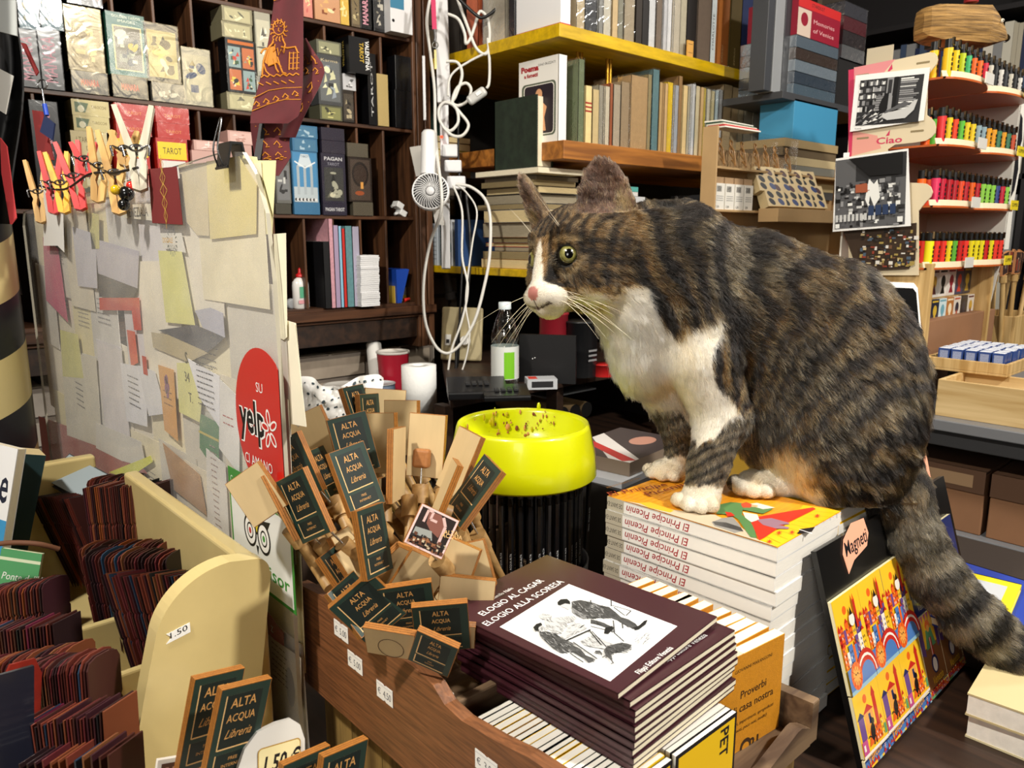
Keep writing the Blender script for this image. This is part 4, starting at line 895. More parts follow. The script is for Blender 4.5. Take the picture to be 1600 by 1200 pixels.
for rw_, (nn,hh_) in enumerate(((7,.066),(8,.06),(9,.05))):
    zr0 -= hh_
    for k in range(nn):
        wdt=(xE-x0-.04) / nn;pal=CP5[(k+rw_*4)%9]
        r=thing('art_card',['small art card in the top row of the light wooden frame','small art card in the middle row of the light wooden frame','small art card in the lowest row of the light wooden frame'][rw_],'card',(x0+.024+k*wdt,y0+.045-rw_*.012,TBZ+zr0+.001),group=['top row of art cards','middle row of art cards','lowest row of art cards'][rw_])
        mb=MB();mb.b2((0,0,0),(wdt-.001,.008,hh_-.003),mat(pal[0],.35,coat=.3));cv=Canvas(mb,(0,0,0),(1,0,0),(0,0,1));rg=random.Random(k+rw_*9);w_=wdt - .001;h_=hh_ - .003
        cv.ell(w_*.5,h_*.55,w_*.25,h_*.22,mat(pal[-1],.4));cv.poly([(w_*.25,h_*.1),(w_*.75,h_*.1),(w_*.5,h_*.5)],mat(pal[1],.4));cv.rect(w_*.1,h_*.88,w_*.9,h_*.95,mat(pal[1],.4));mb.build('face',r)
    if rw_ < 2: cpn('cross_ledge',(.022,.04-rw_*.012,zr0-.002),(xE-x0-.014,.094,zr0))
# tray in front
XTR=x0 + .006;tz0=onx(1520,584,XTR).z - TBZ;yn_=onx(1573,590,XTR).y;TRY=(y0-.002) - yn_
tr_=thing('card_tray','shallow light wooden tray of small blue card packs before the art cards','tray',(XTR,yn_,TBZ+tz0))
TW, TD=.3, TRY
def tp(n,lo,hi,bev=.001): mb=MB();mb.b2(lo,hi,CWD);return mb.build(n,tr_,bev=bev)
tp('bottom',(0,0,0),(TW,TD,.005));tp('front_board',(0,0,.005),(TW,.007,.026));tp('back_board',(0,TD-.007,.005),(TW,TD,.026));tp('side_board',(0,.007,.005),(.007,TD-.007,.026));tp('side_board',(TW-.007,.007,.005),(TW,TD-.007,.026))
BLP=mat('#2c4684',.35,coat=.2);
pk=None
for j in range(int((TRY-.02)/.0255)):
    for k in range(7):
        x=.01 + k * .027;y=.01 + j * .0255 + (k%2) * .002
        if pk is None:
            pk=thing('card_pack','x','card pack');mb=MB();mb.b2((0,0,0),(.019,.022,.04),BLP);cv=Canvas(mb,(0,.022,0),(0,-1,0),(0,0,1));cv.rect(.003,.004,.019,.036,mat('#8a94b4',.5,var=.4,vscale=900));mb.build('box',pk);mb=MB();mb.b2((.001,.001,.04),(.018,.021,.0408),mat('#d9dde4',.5));mb.build('lid',pk);q=pk
        else: q=dup(pk)
        q.location=tr_.location + Vector((x,y,.0052));q.rotation_euler=(0,0,rr_.uniform(-.08,.08));q['label']='small blue patterned card pack with white top standing in the wooden tray';q['group']='blue card packs in the tray'
# wooden box below the tray
wb2=thing('wooden_box','open light pine box on the left edge of the grey table','box',(BXC.x,BXC.y-.42,TBZ))
PINE=wood('#d2b684','#b29058',.5,1,10)
hB=BXC.z - TBZ
def wp(n,lo,hi): mb=MB();mb.b2(lo,hi,PINE);return mb.build(n,wb2,bev=.0012)
wp('front_board',(0,0,0),(.008,.42,hB));wp('side_board',(.008,.412,0),(.13,.42,hB));wp('side_board',(.008,0,0),(.13,.008,hB));wp('back_board',(.13,0,0),(.138,.42,hB));wp('bottom',(.008,.008,0),(.13,.412,.006))
mb=MB();mb.b2((0,0,0),(.05,.06,max(tz0-.0005,.01)),mat('#2b241e',.6));tag(mb.build('tray_riser',None,loc=(x0+.1,y0-.08,TBZ+.0003)),'dark riser block under the tray of blue card packs','block')
# bundle of long wooden pens right of the stand
bas=ony(1570,520,y0+.03)
wbk=thing('pen_box','low light wooden box holding upright wooden pens right of the art cards','box',(bas.x-.03,y0+.0,TBZ+.03));mb=MB()
for lo, hi in (((0,0,0),(.22,.008,.11)),((0,.1,0),(.22,.108,.11)),((0,.008,0),(.008,.1,.11)),((.212,.008,0),(.22,.1,.11)),((0,0,-.0297),(.22,.108,.0))): mb.b2(lo,hi,CWD)
mb.build('box',wbk,bev=.001)
for k in range(9):
    r=thing('wooden_pen','wooden pen with a picture plate standing in the low box at the right edge','pen',Vector((bas.x-.02+.018*k,y0+.03+.03*(k%3),TBZ+.0305)),group='wooden pens at the right edge')
    ln=Vector(((k-3)*.012,rr_.uniform(-.01,.01),.2));mb=MB();mb.cyl((0,0,0),ln,.006,BEE if 'BEE' in globals() else CWD,n=12);mb.build('stick',r);mb=MB();mb.cyl(ln,ln*1.09,.009,CWD,n=14);mb.build('collar',r)
    mb=MB();F=T(ln*1.1) @ rot3('Y',(k-3)*3);mb.M=F;mb.b2((-.022,-.004,0),(.022,.002,.06),mat('#c98a5a',.45));cv=Canvas(mb,(-.02,-.004,.002),(1,0,0),(0,0,1));rg=random.Random(k);cv.rect(0,0,.04,.056,mat('#3a2a26',.4)); [cv.rect(rg.uniform(0,.03),rg.uniform(0,.045),rg.uniform(.01,.04),rg.uniform(.01,.055),mat(rg.choice(['#8a3a2a','#c9a88a','#5a4a42','#a8563a']),.4)) for q_ in range(6)];mb.M=Matrix.Identity(4);mb.build('plate',r)

# white framed mirror / frame piece behind the cat's rump
fr_=thing('white_tablet','white rounded tablet with dark glass behind the cat, left of the card stand','tablet',at(1395,500,1.62))
fx=fr_.location;qs=[at(1380,440,1.62)-fx,at(1428,442,1.62)-fx,at(1434,450,1.62)-fx,at(1440,520,1.62)-fx,at(1440,560,1.62)-fx,at(1380,560,1.62)-fx]
mb=MB();bk_=[v+CF*.01 for v in qs];n=6;mb.add(qs+bk_,[tuple(range(n))[::-1],tuple(range(n,2*n))]+[(i,(i+1)%n,n+(i+1)%n,n+i) for i in range(n)],mat('#e6e4e0',.4));mb.build('rim',fr_)
c_=sum(qs,Vector()) / n;mb=MB();q2=[c_+(v-c_)*.84-CF*.001 for v in qs];mb.add(q2,[tuple(range(n))[::-1]],mat('#0c0c0d',.2));mb.build('glass',fr_)
# brown cardboard support of the display
cbx=thing('cardboard_support','brown cardboard block under the lighter display, behind the cat','box',(DX0,DY0+.03,TBZ+.0003));mb=MB();mb.b2((0,0,0),(DXR-DX0,yb-DY0-.03,.1695),CBD);mb.build('block',cbx,bev=.001)

# ---- cardboard display with small eyeglass boxes left of the lighters
ex=ony(1122,200,1.16);exr=ony(1322,300,1.16)
CB3=mat('#b49468',.7,var=.05,vscale=10)
zb3=1.;zt3=onx(1128,195,ex.x).z
ed_=thing('cardboard_display','brown cardboard shelf unit of small white labelled boxes behind the cat','display stand',(ex.x,1.16,TBZ))
W3=exr.x - ex.x;H3=zt3 - TBZ
def ep(n,lo,hi,m=CB3): mb=MB();mb.b2(lo,hi,m);return mb.build(n,ed_,bev=.0008)
ep('side_panel',(0,0,0),(.006,.045,H3));ep('side_panel',(W3-.006,0,0),(W3,.045,H3-.06));ep('back_panel',(.006,.04,0),(W3-.006,.045,H3-.05))
zs=[ony(1150,y,1.16).z-TBZ for y in (262,328,405)]
for z in zs: ep('shelf',(.006,0,z-.006),(W3-.006,.04,z))
mb=MB();mb.b2((0,.02,0),(.5,.1,TBZ),mat('#2a201a',.7));tag(mb.build('dark_cabinet',None,loc=(ex.x,1.16,0)),'dark low cabinet behind the cat, under the cardboard display','cabinet')
EYB=mat('#e2ded4',.5);EYG=mat('#cdb78a',.5)
def eyebox(x,y,z,rz,lab,grp,open_=False):
    r=thing('eyeglass_box',lab,'box',(x,y,z),group=grp,rz=rz)
    mb=MB();w, d, h=.04, .03, .066;mb.b2((0,0,0),(w,d,h),EYB);cv=Canvas(mb,(0,0,0),(1,0,0),(0,0,1))
    for k in range(11): cv.rect(.004+k*.002,h*.68,.005+k*.002,h*.9,INK_)
    for k in range(3): cv.rect(.004,h*(.5-.08*k),w-.006,h*(.52-.08*k),mat('#8a8a8a',.6))
    cv.text('1,50',.004,h*.06,.006,INK_);mb.build('carton',r);mb=MB();mb.b2((0,.004,h),(w,d,h+.016),mat('#a98a68',.6));mb.build('insert',r)
for k in range(4): eyebox(ex.x+.01+k*.046,1.164,TBZ+zs[1]+.0002,0,'small white box with a barcode in the cardboard display, upper row','barcode boxes, upper row')
for k in range(4): eyebox(ex.x+.01+k*.046,1.164,TBZ+zs[2]+.0002,0,'small white box with a barcode in the cardboard display, lower row','barcode boxes, lower row')
mb0=None
for j in range(2):
    for k in range(4):
        x=ex.x + .2 + k * .078 + j * .012;z=TBZ + zs[1] + .012 + (1-j) * .042
        r=thing('eyeglass_case','cream carton printed with dark ovals, leaning in rows behind the cat','box',(x,1.15-.022*j,z),group='cream cartons with ovals');r.rotation_euler=(math.radians(-24),0,math.radians(-14));mb=MB();mb.b2((0,0,0),(.072,.03,.072),EYG);cv=Canvas(mb,(0,0,0),(1,0,0),(0,0,1))
        for q_ in range(3): cv.ell(.018,.014+.021*q_,.013,.008,INK_,rot=-.7,n=14);cv.ell(.052,.014+.021*q_,.013,.008,mat(['#2a3a6a','#101010','#4a2a2a'][q_],.4),rot=-.7,n=14)
        mb.build('carton',r)
ep('riser',(.215,-.06,zs[1]-.03),(W3-.006,.0,zs[1]+.006))
# clear acrylic bin with curled brown frames
cb_=ony(1145,256,1.16);bn_=thing('clear_bin','clear plastic bin of curled brown spectacles on the cardboard display','bin',(ex.x+.02,1.155,TBZ+zs[0]+.0002));CLR=film('clearbin',.16,.0,5,share=.08)
w_=ony(1250,230,1.155).x - ex.x - .03;mb=MB()
for lo, hi in (((0,0,0),(w_,.003,.095)),((0,.04,0),(w_,.043,.095)),((0,.003,0),(.003,.04,.095)),((w_-.003,.003,0),(w_,.04,.095)),((0,.003,0),(w_,.04,.003))): mb.b2(lo,hi,CLR)
mb.build('walls',bn_)
BRG=mat('#9a6f3a',.35,coat=.4)
for k in range(7):
    r=thing('spectacles','curled brown spectacle frame standing in the clear bin','spectacles',bn_.location+Vector((.018+k*(w_-.04)/6,(.008+.003*(k%3)),.0035)),group='brown spectacles in the bin');mb=MB()
    for q_ in range(2): mb.tube([(0+.004*q_,0,.003),(.008,.01,.02+.02*q_),(-.002,.015,.035+.02*q_),(.004,.02,.05+.018*q_),(.014,.02,.045+.018*q_),(.01,.02,.03+.02*q_)],.0022,BRG,sub=5)
    mb.tube([(.0,0,.002),(.02,.01,.004),(.03,.03,.02)],.0022,BRG,sub=4);mb.build('frame',r)
# blue box and flat books on top, behind
bb=ony(1238,215,1.19);b2_=ony(1306,215,1.19);zT=ony(1270,160,1.19).z;zB=ony(1270,222,1.19).z
mb=MB();mb.b2((0,0,0),(b2_.x-bb.x,.11,zT-zB),mat('#3f8ab0',.45));tag(mb.build('blue_box',None,loc=(bb.x,1.19,zB),bev=.001),'plain sky blue box standing on books behind the cardboard display','box')
zc=zB - .0003
for i in range(7):
    t=.024;zc -= t;mb=MB();mb.b2((-.05 if i<2 else-.02,.0,0),(b2_.x-bb.x+.01,.16,t-.0008),mat(['#a08a62','#6a5a42','#c0ae86','#7a7a72','#8a6a42','#b9a67c','#4a4a4a'][i],.6));tag(mb.build('book',None,loc=(bb.x,1.185 if i<1 else 1.19,zc)),'old book lying in the pile under the sky blue box','book','pile under the blue box')
# papers on top of the clear bin
mm_=[('#e4e0d4',0),('#c0282c',.004),('#d9d2c0',.008),('#2a4a3a',.012),('#e8e4d8',.016)]
zb4=TBZ + zs[0] + .0955
for i, (c,dz) in enumerate(mm_):
    mb=MB();mb.b2((0,0,0),(.16,.05,.0036),mat(c,.5));o=mb.build('booklet',None,loc=(ex.x+.02,1.152+.003*i,zb4+dz));o.rotation_euler=(0,0,math.radians(-2+i));tag(o,['off-white booklet lowest on the clear bin','red booklet on the clear bin','cream booklet on the clear bin','dark green booklet on the clear bin','pale booklet topmost on the clear bin'][i],'booklet')

# ---- far wall of books at the right
fs_=thing('far_shelf','dark bookshelf far behind the lighter display at the right edge','bookshelf',(3.55,-.2,0))
DS=mat('#1d1a1c',.6)
mb=MB();mb.b2((.25,0,0),(.27,2.3,2.6),DS);mb.build('back_panel',fs_)
for z in (.4,.75,1.1,1.42,1.74,2.06,2.38):
    mb=MB();mb.b2((0,0,z-.02),(.25,2.3,z),DS);mb.build('shelf',fs_)
for y in (0,1.15,2.28):
    mb=MB();mb.b2((0,y,0),(.25,y+.02,2.6),DS);mb.build('upright',fs_)
fc=['#2a3a6a','#c9c4b4','#4a5a8a','#8a8a8a','#6a2a2a','#1f2a4a','#b0a894','#3f4f6a','#d9d2c4','#c05a2a']
for zi, z in enumerate((1.1,1.42,1.74,2.06)):
    y=1.
    while y < 1.75:
        t=rr_.uniform(.014,.04);h=rr_.uniform(.18,.26);c=rr_.choice(fc)
        if 1.12 < y + t and y < 1.18: y=1.18;continue
        mb=MB();mb.b2((0,0,0),(.16,t-.001,h),mat(c,.5));tag(mb.build('book',None,loc=(3.56,-.2+y,z+.0003)),'book on the dark shelf far behind, at the right edge','book','books on the far right shelf');y += t
# low things on the counter beyond the magnet board
zc_=CTZ + .0003
def lowbook(px_,py_,w,dd,h,c,lab,rz,z,art=None):
    c0=onz(px_,py_,z);r=thing('low_book',lab,'book',(c0.x,c0.y,z),rz=math.radians(rz));mb=MB();mb.b2((0,0,0),(w,dd,.002),mat(c,.45));mb.b2((0,0,h-.002),(w,dd,h),mat(c,.45));mb.b2((w-.002,0,0),(w,dd,h),mat(c,.45))
    if art: cv=Canvas(mb,(0,0,h),(1,0,0),(0,1,0));cv.rect(w*.12,dd*.12,w*.85,dd*.85,mat(art,.45))
    mb.build('cover',r);mb=MB();mb.b2((.001,.001,.002),(w-.002,dd-.001,h-.002),PAGEW);mb.build('pages',r)
lowbook(1680,1222,.2,.1,.03,'#d9cfa8','cream book lowest on the counter right of the magnet board',2,zc_)
lowbook(1684,1182,.19,.1,.026,'#c9b98c','cream book upper of two on the counter right of the magnet board',5,zc_+.0303)
bxm=onz(1560,1060,CTZ);mb=MB();mb.b2((0,0,0),(.26,.16,.075),mat('#2a1f19',.6));tag(mb.build('dark_carton',None,loc=(bxm.x,bxm.y,zc_)),'dark carton under the blue and yellow books beyond the cat\'s tail','box')
zt_c=zc_ + .0753
lowbook(1575,1022,.2,.15,.012,'#1f3a9a','dark blue book lying beyond the cat\'s tail',-4,zt_c)
lowbook(1570,985,.13,.11,.01,'#e2cf1c','yellow edged book lying beyond the cat\'s tail',8,zt_c+.0124,'#b9bcc0')
# ================================================================== white paperbacks under the cat
rs=random.Random(11)
WCOV=mat('#f1efec',.35,coat=.2);GREYSP=mat('#b9b2a0',.4);RED=mat('#a3202c',.5);INK=mat('#17151a',.5);ORG=mat('#e79a1c',.35,coat=.4,var=.12,vscale=25);YEL2=mat('#f2c21e',.35,coat=.4)
def princ_spine(mb,w,h,t):
    cv=spine_cv(mb,t,h)      # a along thickness, b along height
    cv.rect(0,h*.885,t,h,GREYSP)
    cv.text('El Principe Picenin',t*.5+.0036,h*.47,.0092,RED,bold=.006,rot=math.radians(90),shear=.2,w=.084)
    cv.text('DE SAINT-EX',t*.5+.0022,h*.895,.0056,INK,rot=math.radians(90),w=.023)
def tracer(M,z,sx,sy,k):
    """picture point -> width and height on a flat cover lying at height z"""
    Mi=M.inverted()
    def f(pts):
        out=[]
        for a, b in pts:
            q=Mi @ onz(sx+a*k,sy+b*k,z);out.append((q.y,q.z))
        return out
    return f
def tline(cv,t,p,h,m,**kw):
    (x0,y0), (x1,y1)=p;cv.text(t,x0,y0,h,m,rot=math.atan2(y1-y0,x1-x0),w=math.hypot(x1-x0,y1-y0),**kw)
def princ_art_at(M):
    def art(mb,w,h,t):
        princ_spine(mb,w,h,t);cv=front_cv(mb,w,h,t);P=tracer(M,1.2,940,730,.315)
        def PP(pts,m): cv.poly([(min(max(x,.0004),w-.0004),min(max(y,.0004),h-.0004)) for x,y in P(pts)],m)
        cv.rect(0,0,w,h,ORG)
        for k in range(30): cv.rect(0,h*k/30,w,h*k/30+.001,mat('#e8a526',.4))
        PP([(1215,225),(875,402),(760,372),(900,300),(1000,190)],YEL2)
        for k in range(9): cv.line(P([(1190-k*38,235+k*18),(1060-k*30,220+k*16)]),.0009,ORG)
        PP([(100,180),(200,185),(360,215),(560,238),(690,300),(780,365),(870,402),(600,330),(300,240)],mat('#c4b399',.5))
        PP([(185,180),(240,176),(360,218),(340,228),(230,205)],mat('#cfae2a',.5))
        FX=[mat('#8d8a84',.6),mat('#3a3836',.6)]
        PP([(545,276),(600,255),(650,250),(682,285),(702,320),(660,330),(610,312),(560,296)],FX[0])
        for k in range(22): x=552 + k * 6.4;cv.line(P([(x,272-min(k,10)*1.6+k*2.2),(x+14,290+k*1.6)]),.0009,FX[1])
        G=mat('#557f4a',.45);Rm=mat('#c9301f',.45);Pm=mat('#94707f',.5);W2=mat('#e9dcc8',.5)
        PP([(585,190),(640,178),(730,186),(850,212),(800,236),(700,216),(694,240),(732,268),(758,310),(768,356),(738,352),(708,310),(676,262),(640,240),(570,236)],G)
        PP([(612,226),(642,230),(662,246),(624,250)],Rm)
        PP([(742,278),(772,252),(860,236),(1048,204),(1062,212),(960,262),(884,300),(812,352),(782,368),(756,312)],Rm)
        PP([(700,228),(772,240),(782,266),(742,278),(712,256)],W2);PP([(720,190),(770,182),(860,206),(800,214)],W2)
        PP([(770,266),(842,258),(926,280),(932,288),(876,292),(930,304),(926,312),(866,310),(800,292)],Pm)
        PP([(690,188),(716,178),(746,190),(738,206),(700,206)],mat('#d0482a',.5));PP([(746,190),(776,196),(772,203),(742,203)],mat('#e2a472',.5))
        for (a,b,n) in ((1010,322,9),):
            for k in range(n): cv.line(P([(a-36+k*8,b+14-k),(a-20+k*8,b-10-k)]),.0013,INK)
            cv.line(P([(a-40,b+11),(a+40,b-11)]),.0015,INK);cv.line(P([(a-30,b-6),(a+34,b+14)]),.0014,WCOV)
        for (a,b) in ((1070,248),(880,332),(832,376),(945,330)):
            for k in range(4): th=k * .8;cv.line(P([(a+15*math.cos(th),b+9*math.sin(th)),(a-15*math.cos(th),b-9*math.sin(th))]),.0008,Rm)
        DT=mat('#7a2a16',.5)
        tline(cv,'El Principe',P([(44,150),(330,98)]),.013,DT,bold=.006,shear=.2);tline(cv,'Picenin',P([(235,150),(430,96)]),.013,DT,bold=.006,shear=.2);tline(cv,'ANTOINE DE SAINT-EXUPERY',P([(30,112),(200,62)]),.0042,mat('#8a5a16',.5))
    return art
PNC=onz(1215,856,1.2);PFC=onz(943,777,1.2);PRC=onz(1321,801,1.2)
PW, PH=(PRC-PNC).length, (PFC-PNC).length;PT=.0158;PA=math.degrees(math.atan2(PRC.y-PNC.y,PRC.x-PNC.x)) * .5 + (math.degrees(math.atan2(PFC.y-PNC.y,PFC.x-PNC.x))-90) * .5
for i in range(15):
    top=1.2 - i * PT;a=rs.uniform(-.7,.7) if i else 0
    lab='white paperback with red handwritten title lying topmost under the cat, orange cover up' if i == 0 else 'white spined paperback with red handwritten title in the pile under the cat'
    # the stack runs a few degrees off the counter's edge
    M=T((PNC.x+rs.uniform(-.0015,.0015)*(i>0),PNC.y+rs.uniform(-.002,.002)*(i>0),top-PT+.0002)) @ rot3('Z',PA+a) @ frame((0,0,0),(0,0,1),(1,0,0),(0,1,0))
    book(lab,PW,PH,PT-.0004,WCOV if i else WCOV,PAGEW,M=M,art=princ_art_at(M) if i==0 else princ_spine,group=None if i==0 else 'white paperbacks piled under the cat',name='paperback_book')
for i in range(14):
    M=T((PRC.x+.012,PRC.y+.012,1.197-(i+1)*.0168)) @ rot3('Z',rs.uniform(-3,1)) @ frame((0,0,0),(0,0,1),(1,0,0),(0,1,0))
    book('yellow covered paperback in the second pile behind the black magnet board' ,.15,.21,.0164,YEL2,PAGEW,M=M,group='yellow paperbacks behind the magnet board',name='paperback_book')

# ================================================================== dark plum paperbacks in front
PLUM=mat('#3c1a22',.38,coat=.15);WHT=mat('#f2f1ee',.5)
def elo_text(cv,w,h):
    cv.text('Filippi Editore Venezia',w*.62,.011,.005,WHT,bold=.006,anchor='c')
EG=[mat('#141414',.6),mat('#4a4a4a',.6),mat('#8a8a8a',.6),mat('#bdbdbd',.6)]
def elo_art_at(M):
    def art(mb,w,h,t):
        cv=front_cv(mb,w,h,t);P=tracer(M,1.181,700,870,.3228)
        tline(cv,'Camillo Nalin',P([(218,206),(318,156)]),.0042,WHT)
        tline(cv,'ELOGIO AL CAGAR',P([(172,282),(468,122)]),.0076,WHT,bold=.004);tline(cv,'ELOGIO ALLA SCORESA',P([(192,330),(565,128)]),.0076,WHT,bold=.004)
        tline(cv,'Filippi Editore Venezia',P([(928,566),(1092,446)]),.005,WHT,bold=.006)
        cv.poly(P([(585,138),(1110,343),(785,598),(250,335)][::-1]),WHT)
        r=random.Random(3)
        def PP(pts,g): cv.poly(P(pts),EG[g])
        def hatch(pts,n,g=0,l=16,ang=.5):
            xs=[p[0] for p in pts];ys=[p[1] for p in pts]
            k0_=cv.k
            for k in range(n*3):
                cv.k=k0_ + (k%5) * .000012
                x, y=r.uniform(min(xs),max(xs)), r.uniform(min(ys),max(ys));ins=False
                for (x0,y0), (x1,y1) in zip(pts,pts[1:]+pts[:1]):
                    if (y0>y) != (y1>y) and x < (x1-x0) * (y-y0) / (y1-y0) + x0: ins=not ins
                if ins: a=ang + r.uniform(-.4,.4);cv.line(P([(x,y),(x+l*math.cos(a),y+l*math.sin(a))]),.00028,EG[g])
        GW=mat('#d9d9d8',.6);cv.poly(P([(530,455),(640,390),(900,330),(1000,380),(900,480),(790,560),(650,512)]),mat('#e9e9e8',.6))
        chair=[((790,212),(790,246)),((788,240),(886,268)),((886,268),(862,290)),((802,250),(856,290)),((800,312),(806,372)),((806,372),(852,412)),((690,338),(800,366)),((840,300),(846,350)),((690,215),(692,232))]
        for a, b in chair: cv.line(P([a,b]),.0012,EG[1])
        legs2=[(690,305),(740,318),(778,335),(802,345),(792,364),(762,362),(762,346),(720,332),(690,326)];PP(legs2,1);hatch(legs2,30)
        tr_=[(735,240),(780,250),(812,275),(838,298),(872,308),(906,328),(920,345),(896,354),(860,338),(820,314),(790,302),(750,304),(735,300)];PP(tr_,1);hatch(tr_,60)
        ct_=[(598,222),(640,215),(700,228),(745,245),(762,270),(737,300),(700,305),(670,300),(650,285),(622,262),(600,255)];PP(ct_,1);hatch(ct_,70);hatch(ct_,20,3)
        am_=[(598,250),(622,262),(660,285),(674,300),(655,306),(625,292),(600,274)];PP(am_,2);hatch(am_,30)
        PP([(545,240),(565,232),(594,236),(600,250),(585,263),(565,252),(550,248)],3);PP([(530,225),(545,212),(575,210),(590,222),(592,236),(566,232),(546,240),(532,238)],0)
        PP([(895,350),(925,340),(950,318),(966,314),(956,336),(925,358),(905,362)],0);PP([(760,350),(795,340),(802,352),(776,378),(755,375)],0)
        fm=[(470,305),(540,295),(600,288),(628,300),(600,318),(575,325),(572,345),(545,376),(510,370),(480,345),(470,325)];PP(fm,3);hatch(fm,50,1);PP([(440,285),(460,277),(490,284),(500,297),(485,309),(460,306),(444,298)],3);hatch([(440,278),(500,278),(500,309),(440,309)],10,1,8)
        bt=[(640,410),(700,380),(760,410),(792,425),(760,450),(700,440),(660,430)];PP(bt,3);hatch(bt,40,1)
        PP([(565,400),(674,352),(642,328),(600,324),(570,360),(545,386)],3);hatch([(565,400),(674,352),(642,328),(600,324),(570,360)],30,1,14,-.4)
        for a, b, w_ in (((558,414),(690,358),.0016),((605,416),(722,496),.0012),((684,362),(742,432),.0012),((696,366),(766,440),.0009),((590,468),(655,512),.001),((640,350),(660,336),.0008)): cv.line(P([a,b]),w_,EG[0])
        nm_=[(440,365),(480,365),(520,375),(556,400),(602,420),(612,446),(580,463),(545,466),(505,442),(470,410),(446,386)];PP(nm_,1);hatch(nm_,80);hatch(nm_,20,3)
        lg=[(600,430),(640,450),(667,480),(700,494),(714,504),(680,514),(655,492),(620,472),(590,456)];PP(lg,1);hatch(lg,30)
        PP([(432,348),(455,335),(480,350),(470,366),(450,369)],3);PP([(412,346),(428,330),(450,324),(457,336),(440,346),(434,366),(420,360)],0);hatch([(436,346),(478,340),(476,368),(440,368)],10,0,8)
        dog=[(770,440),(800,432),(840,424),(866,428),(890,436),(880,449),(860,452),(840,466),(802,468),(782,492),(762,484),(754,460)];PP(dog,1);hatch(dog,60);PP([(708,472),(714,460),(735,460),(747,474),(742,486),(734,472),(720,470)],1)
        for a, b in (((770,480),(802,522)),((784,474),(792,506)),((840,462),(872,472)),((852,454),(888,458)),((764,486),(745,494)),((800,520),(790,524))): cv.line(P([a,b]),.0011,EG[1])
        for k in range(26): x, y=900 + r.uniform(0,66), 440 - r.uniform(0,50);cv.line(P([(x,y),(x+r.uniform(4,22),y-r.uniform(4,16))]),.00035,EG[r.choice((0,1,2))])
        for k in range(40): x, y=r.uniform(560,880), r.uniform(400,470);cv.line(P([(x,y),(x+r.uniform(8,26),y+r.uniform(-6,10))]),.00025,EG[2])
    return art
def elo_mid(mb,w,h,t): elo_text(front_cv(mb,w,h,t),w,h)
ENC=onz(965,1083,1.18);EFC=onz(702,957,1.18);ERC=onz(1094,975,1.18)
EW, EH, ET=.146, .189, .0064
e_ang=math.degrees(math.atan2(EFC.y-ENC.y,EFC.x-ENC.x)) - 90
for i in range(10):
    top=1.18 - i * ET;w_=EW
    o=Vector((ENC.x,ENC.y,top-ET+.0003))
    if i == 0: a=e_ang;lab='dark plum paperback with an engraving of men at a table, topmost of its pile'
    elif i == 1: a=e_ang - 3.;o += Vector((.006,-.006,0));lab='dark plum paperback second from the top, its lower edge peeking out'
    else: a=e_ang - 2 + rs.uniform(-.8,.8);o += Vector((.008+rs.uniform(-.001,.001),-.009+rs.uniform(-.001,.001),0));lab='dark plum paperback in the lower part of the pile beside the wooden crate edge'
    if i == 0:
        M=T(o) @ rot3('Z',a) @ rot3('Y',-1.2) @ frame((0,0,0),(0,0,1),(1,0,0),(0,1,0))
    else: M=T(o) @ rot3('Z',a) @ frame((0,0,0),(0,0,1),(1,0,0),(0,1,0))
    book(lab,w_,EH,ET-.0005,PLUM,PAGE,M=M,art=(elo_art_at(M) if i==0 else elo_mid if i==1 else None),group='plum paperbacks in the lower pile' if i>1 else None,name='paperback_book')
ELB=1.18 - 10 * ET

# ================================================================== wooden crate
CRX0, CRX1, CRY0, CRY1, CRZ0=.33, .637, .285, .7, 1.04
CRW=wood('#8a5836','#643f26',.5,1,60,6);CRW2=wood('#7a6248','#493525',.65,0,16,4)
cr=thing('wooden_crate','worn brown wooden crate with price stickers, full of wooden magnets and small books','crate',(CRX0,CRY0,CRZ0))
def crp(name,mb): 
    o_=Vector((CRX0,CRY0,CRZ0));mb.v=[v-o_ for v in mb.v];return mb.build(name,cr,bev=.0018)
prof=[(CRY0,1.143),(.35,1.14),(.385,1.134),(.425,1.13),(.447,1.133),(.462,1.143),(.49,1.147),(.56,1.148),(.64,1.154),(CRY1,1.148),(CRY1,CRZ0),(CRY0,CRZ0)]
FYZ=frame((CRX0,0,0),(0,1,0),(0,0,1),(1,0,0))
mb=MB();mb.prism(prof,.012,CRW,FYZ);sd=crp('side_board',mb)
mb=MB();mb.prism([(y,z) for y,z in prof],.012,CRW2,frame((CRX1-.012,0,-.06),(0,1,0),(0,0,1),(1,0,0)))
mb.v=[Vector((v.x,v.y,max(v.z,CRZ0))) for v in mb.v];crp('side_board',mb)
FXZ=frame((0,CRY0+.012,0),(1,0,0),(0,0,1),(0,-1,0))
mb=MB();mb.prism([(CRX0+.012,CRZ0),(CRX1-.012,CRZ0),(CRX1-.012,1.058),(CRX1-.03,1.066),(.6,1.066),(.55,1.052),(.45,1.05),(.36,1.066),(CRX0+.012,1.07)],.012,CRW2,FXZ);crp('end_board',mb)
mb=MB();mb.b2((CRX0+.012,CRY1-.012,CRZ0),(CRX1-.012,CRY1,1.14),CRW2);crp('end_board',mb)
mb=MB();mb.b2((CRX0+.012,CRY0+.012,CRZ0),(CRX1-.012,CRY1-.012,CRZ0+.006),CRW2);crp('bottom',mb)
mb=MB();mb.b2((CRX0+.012,.452,CRZ0+.006),(CRX1-.012,.46,1.125),CRW2);crp('partition',mb)
mb=MB();mb.b2((CRX0-.0006,CRY1-.016,CRZ0),(CRX0+.0,CRY1-.0155,1.147),CRW2);crp('joint',mb)
STK=mat('#f4f2ee',.5);STI=mat('#5a5a62',.6)
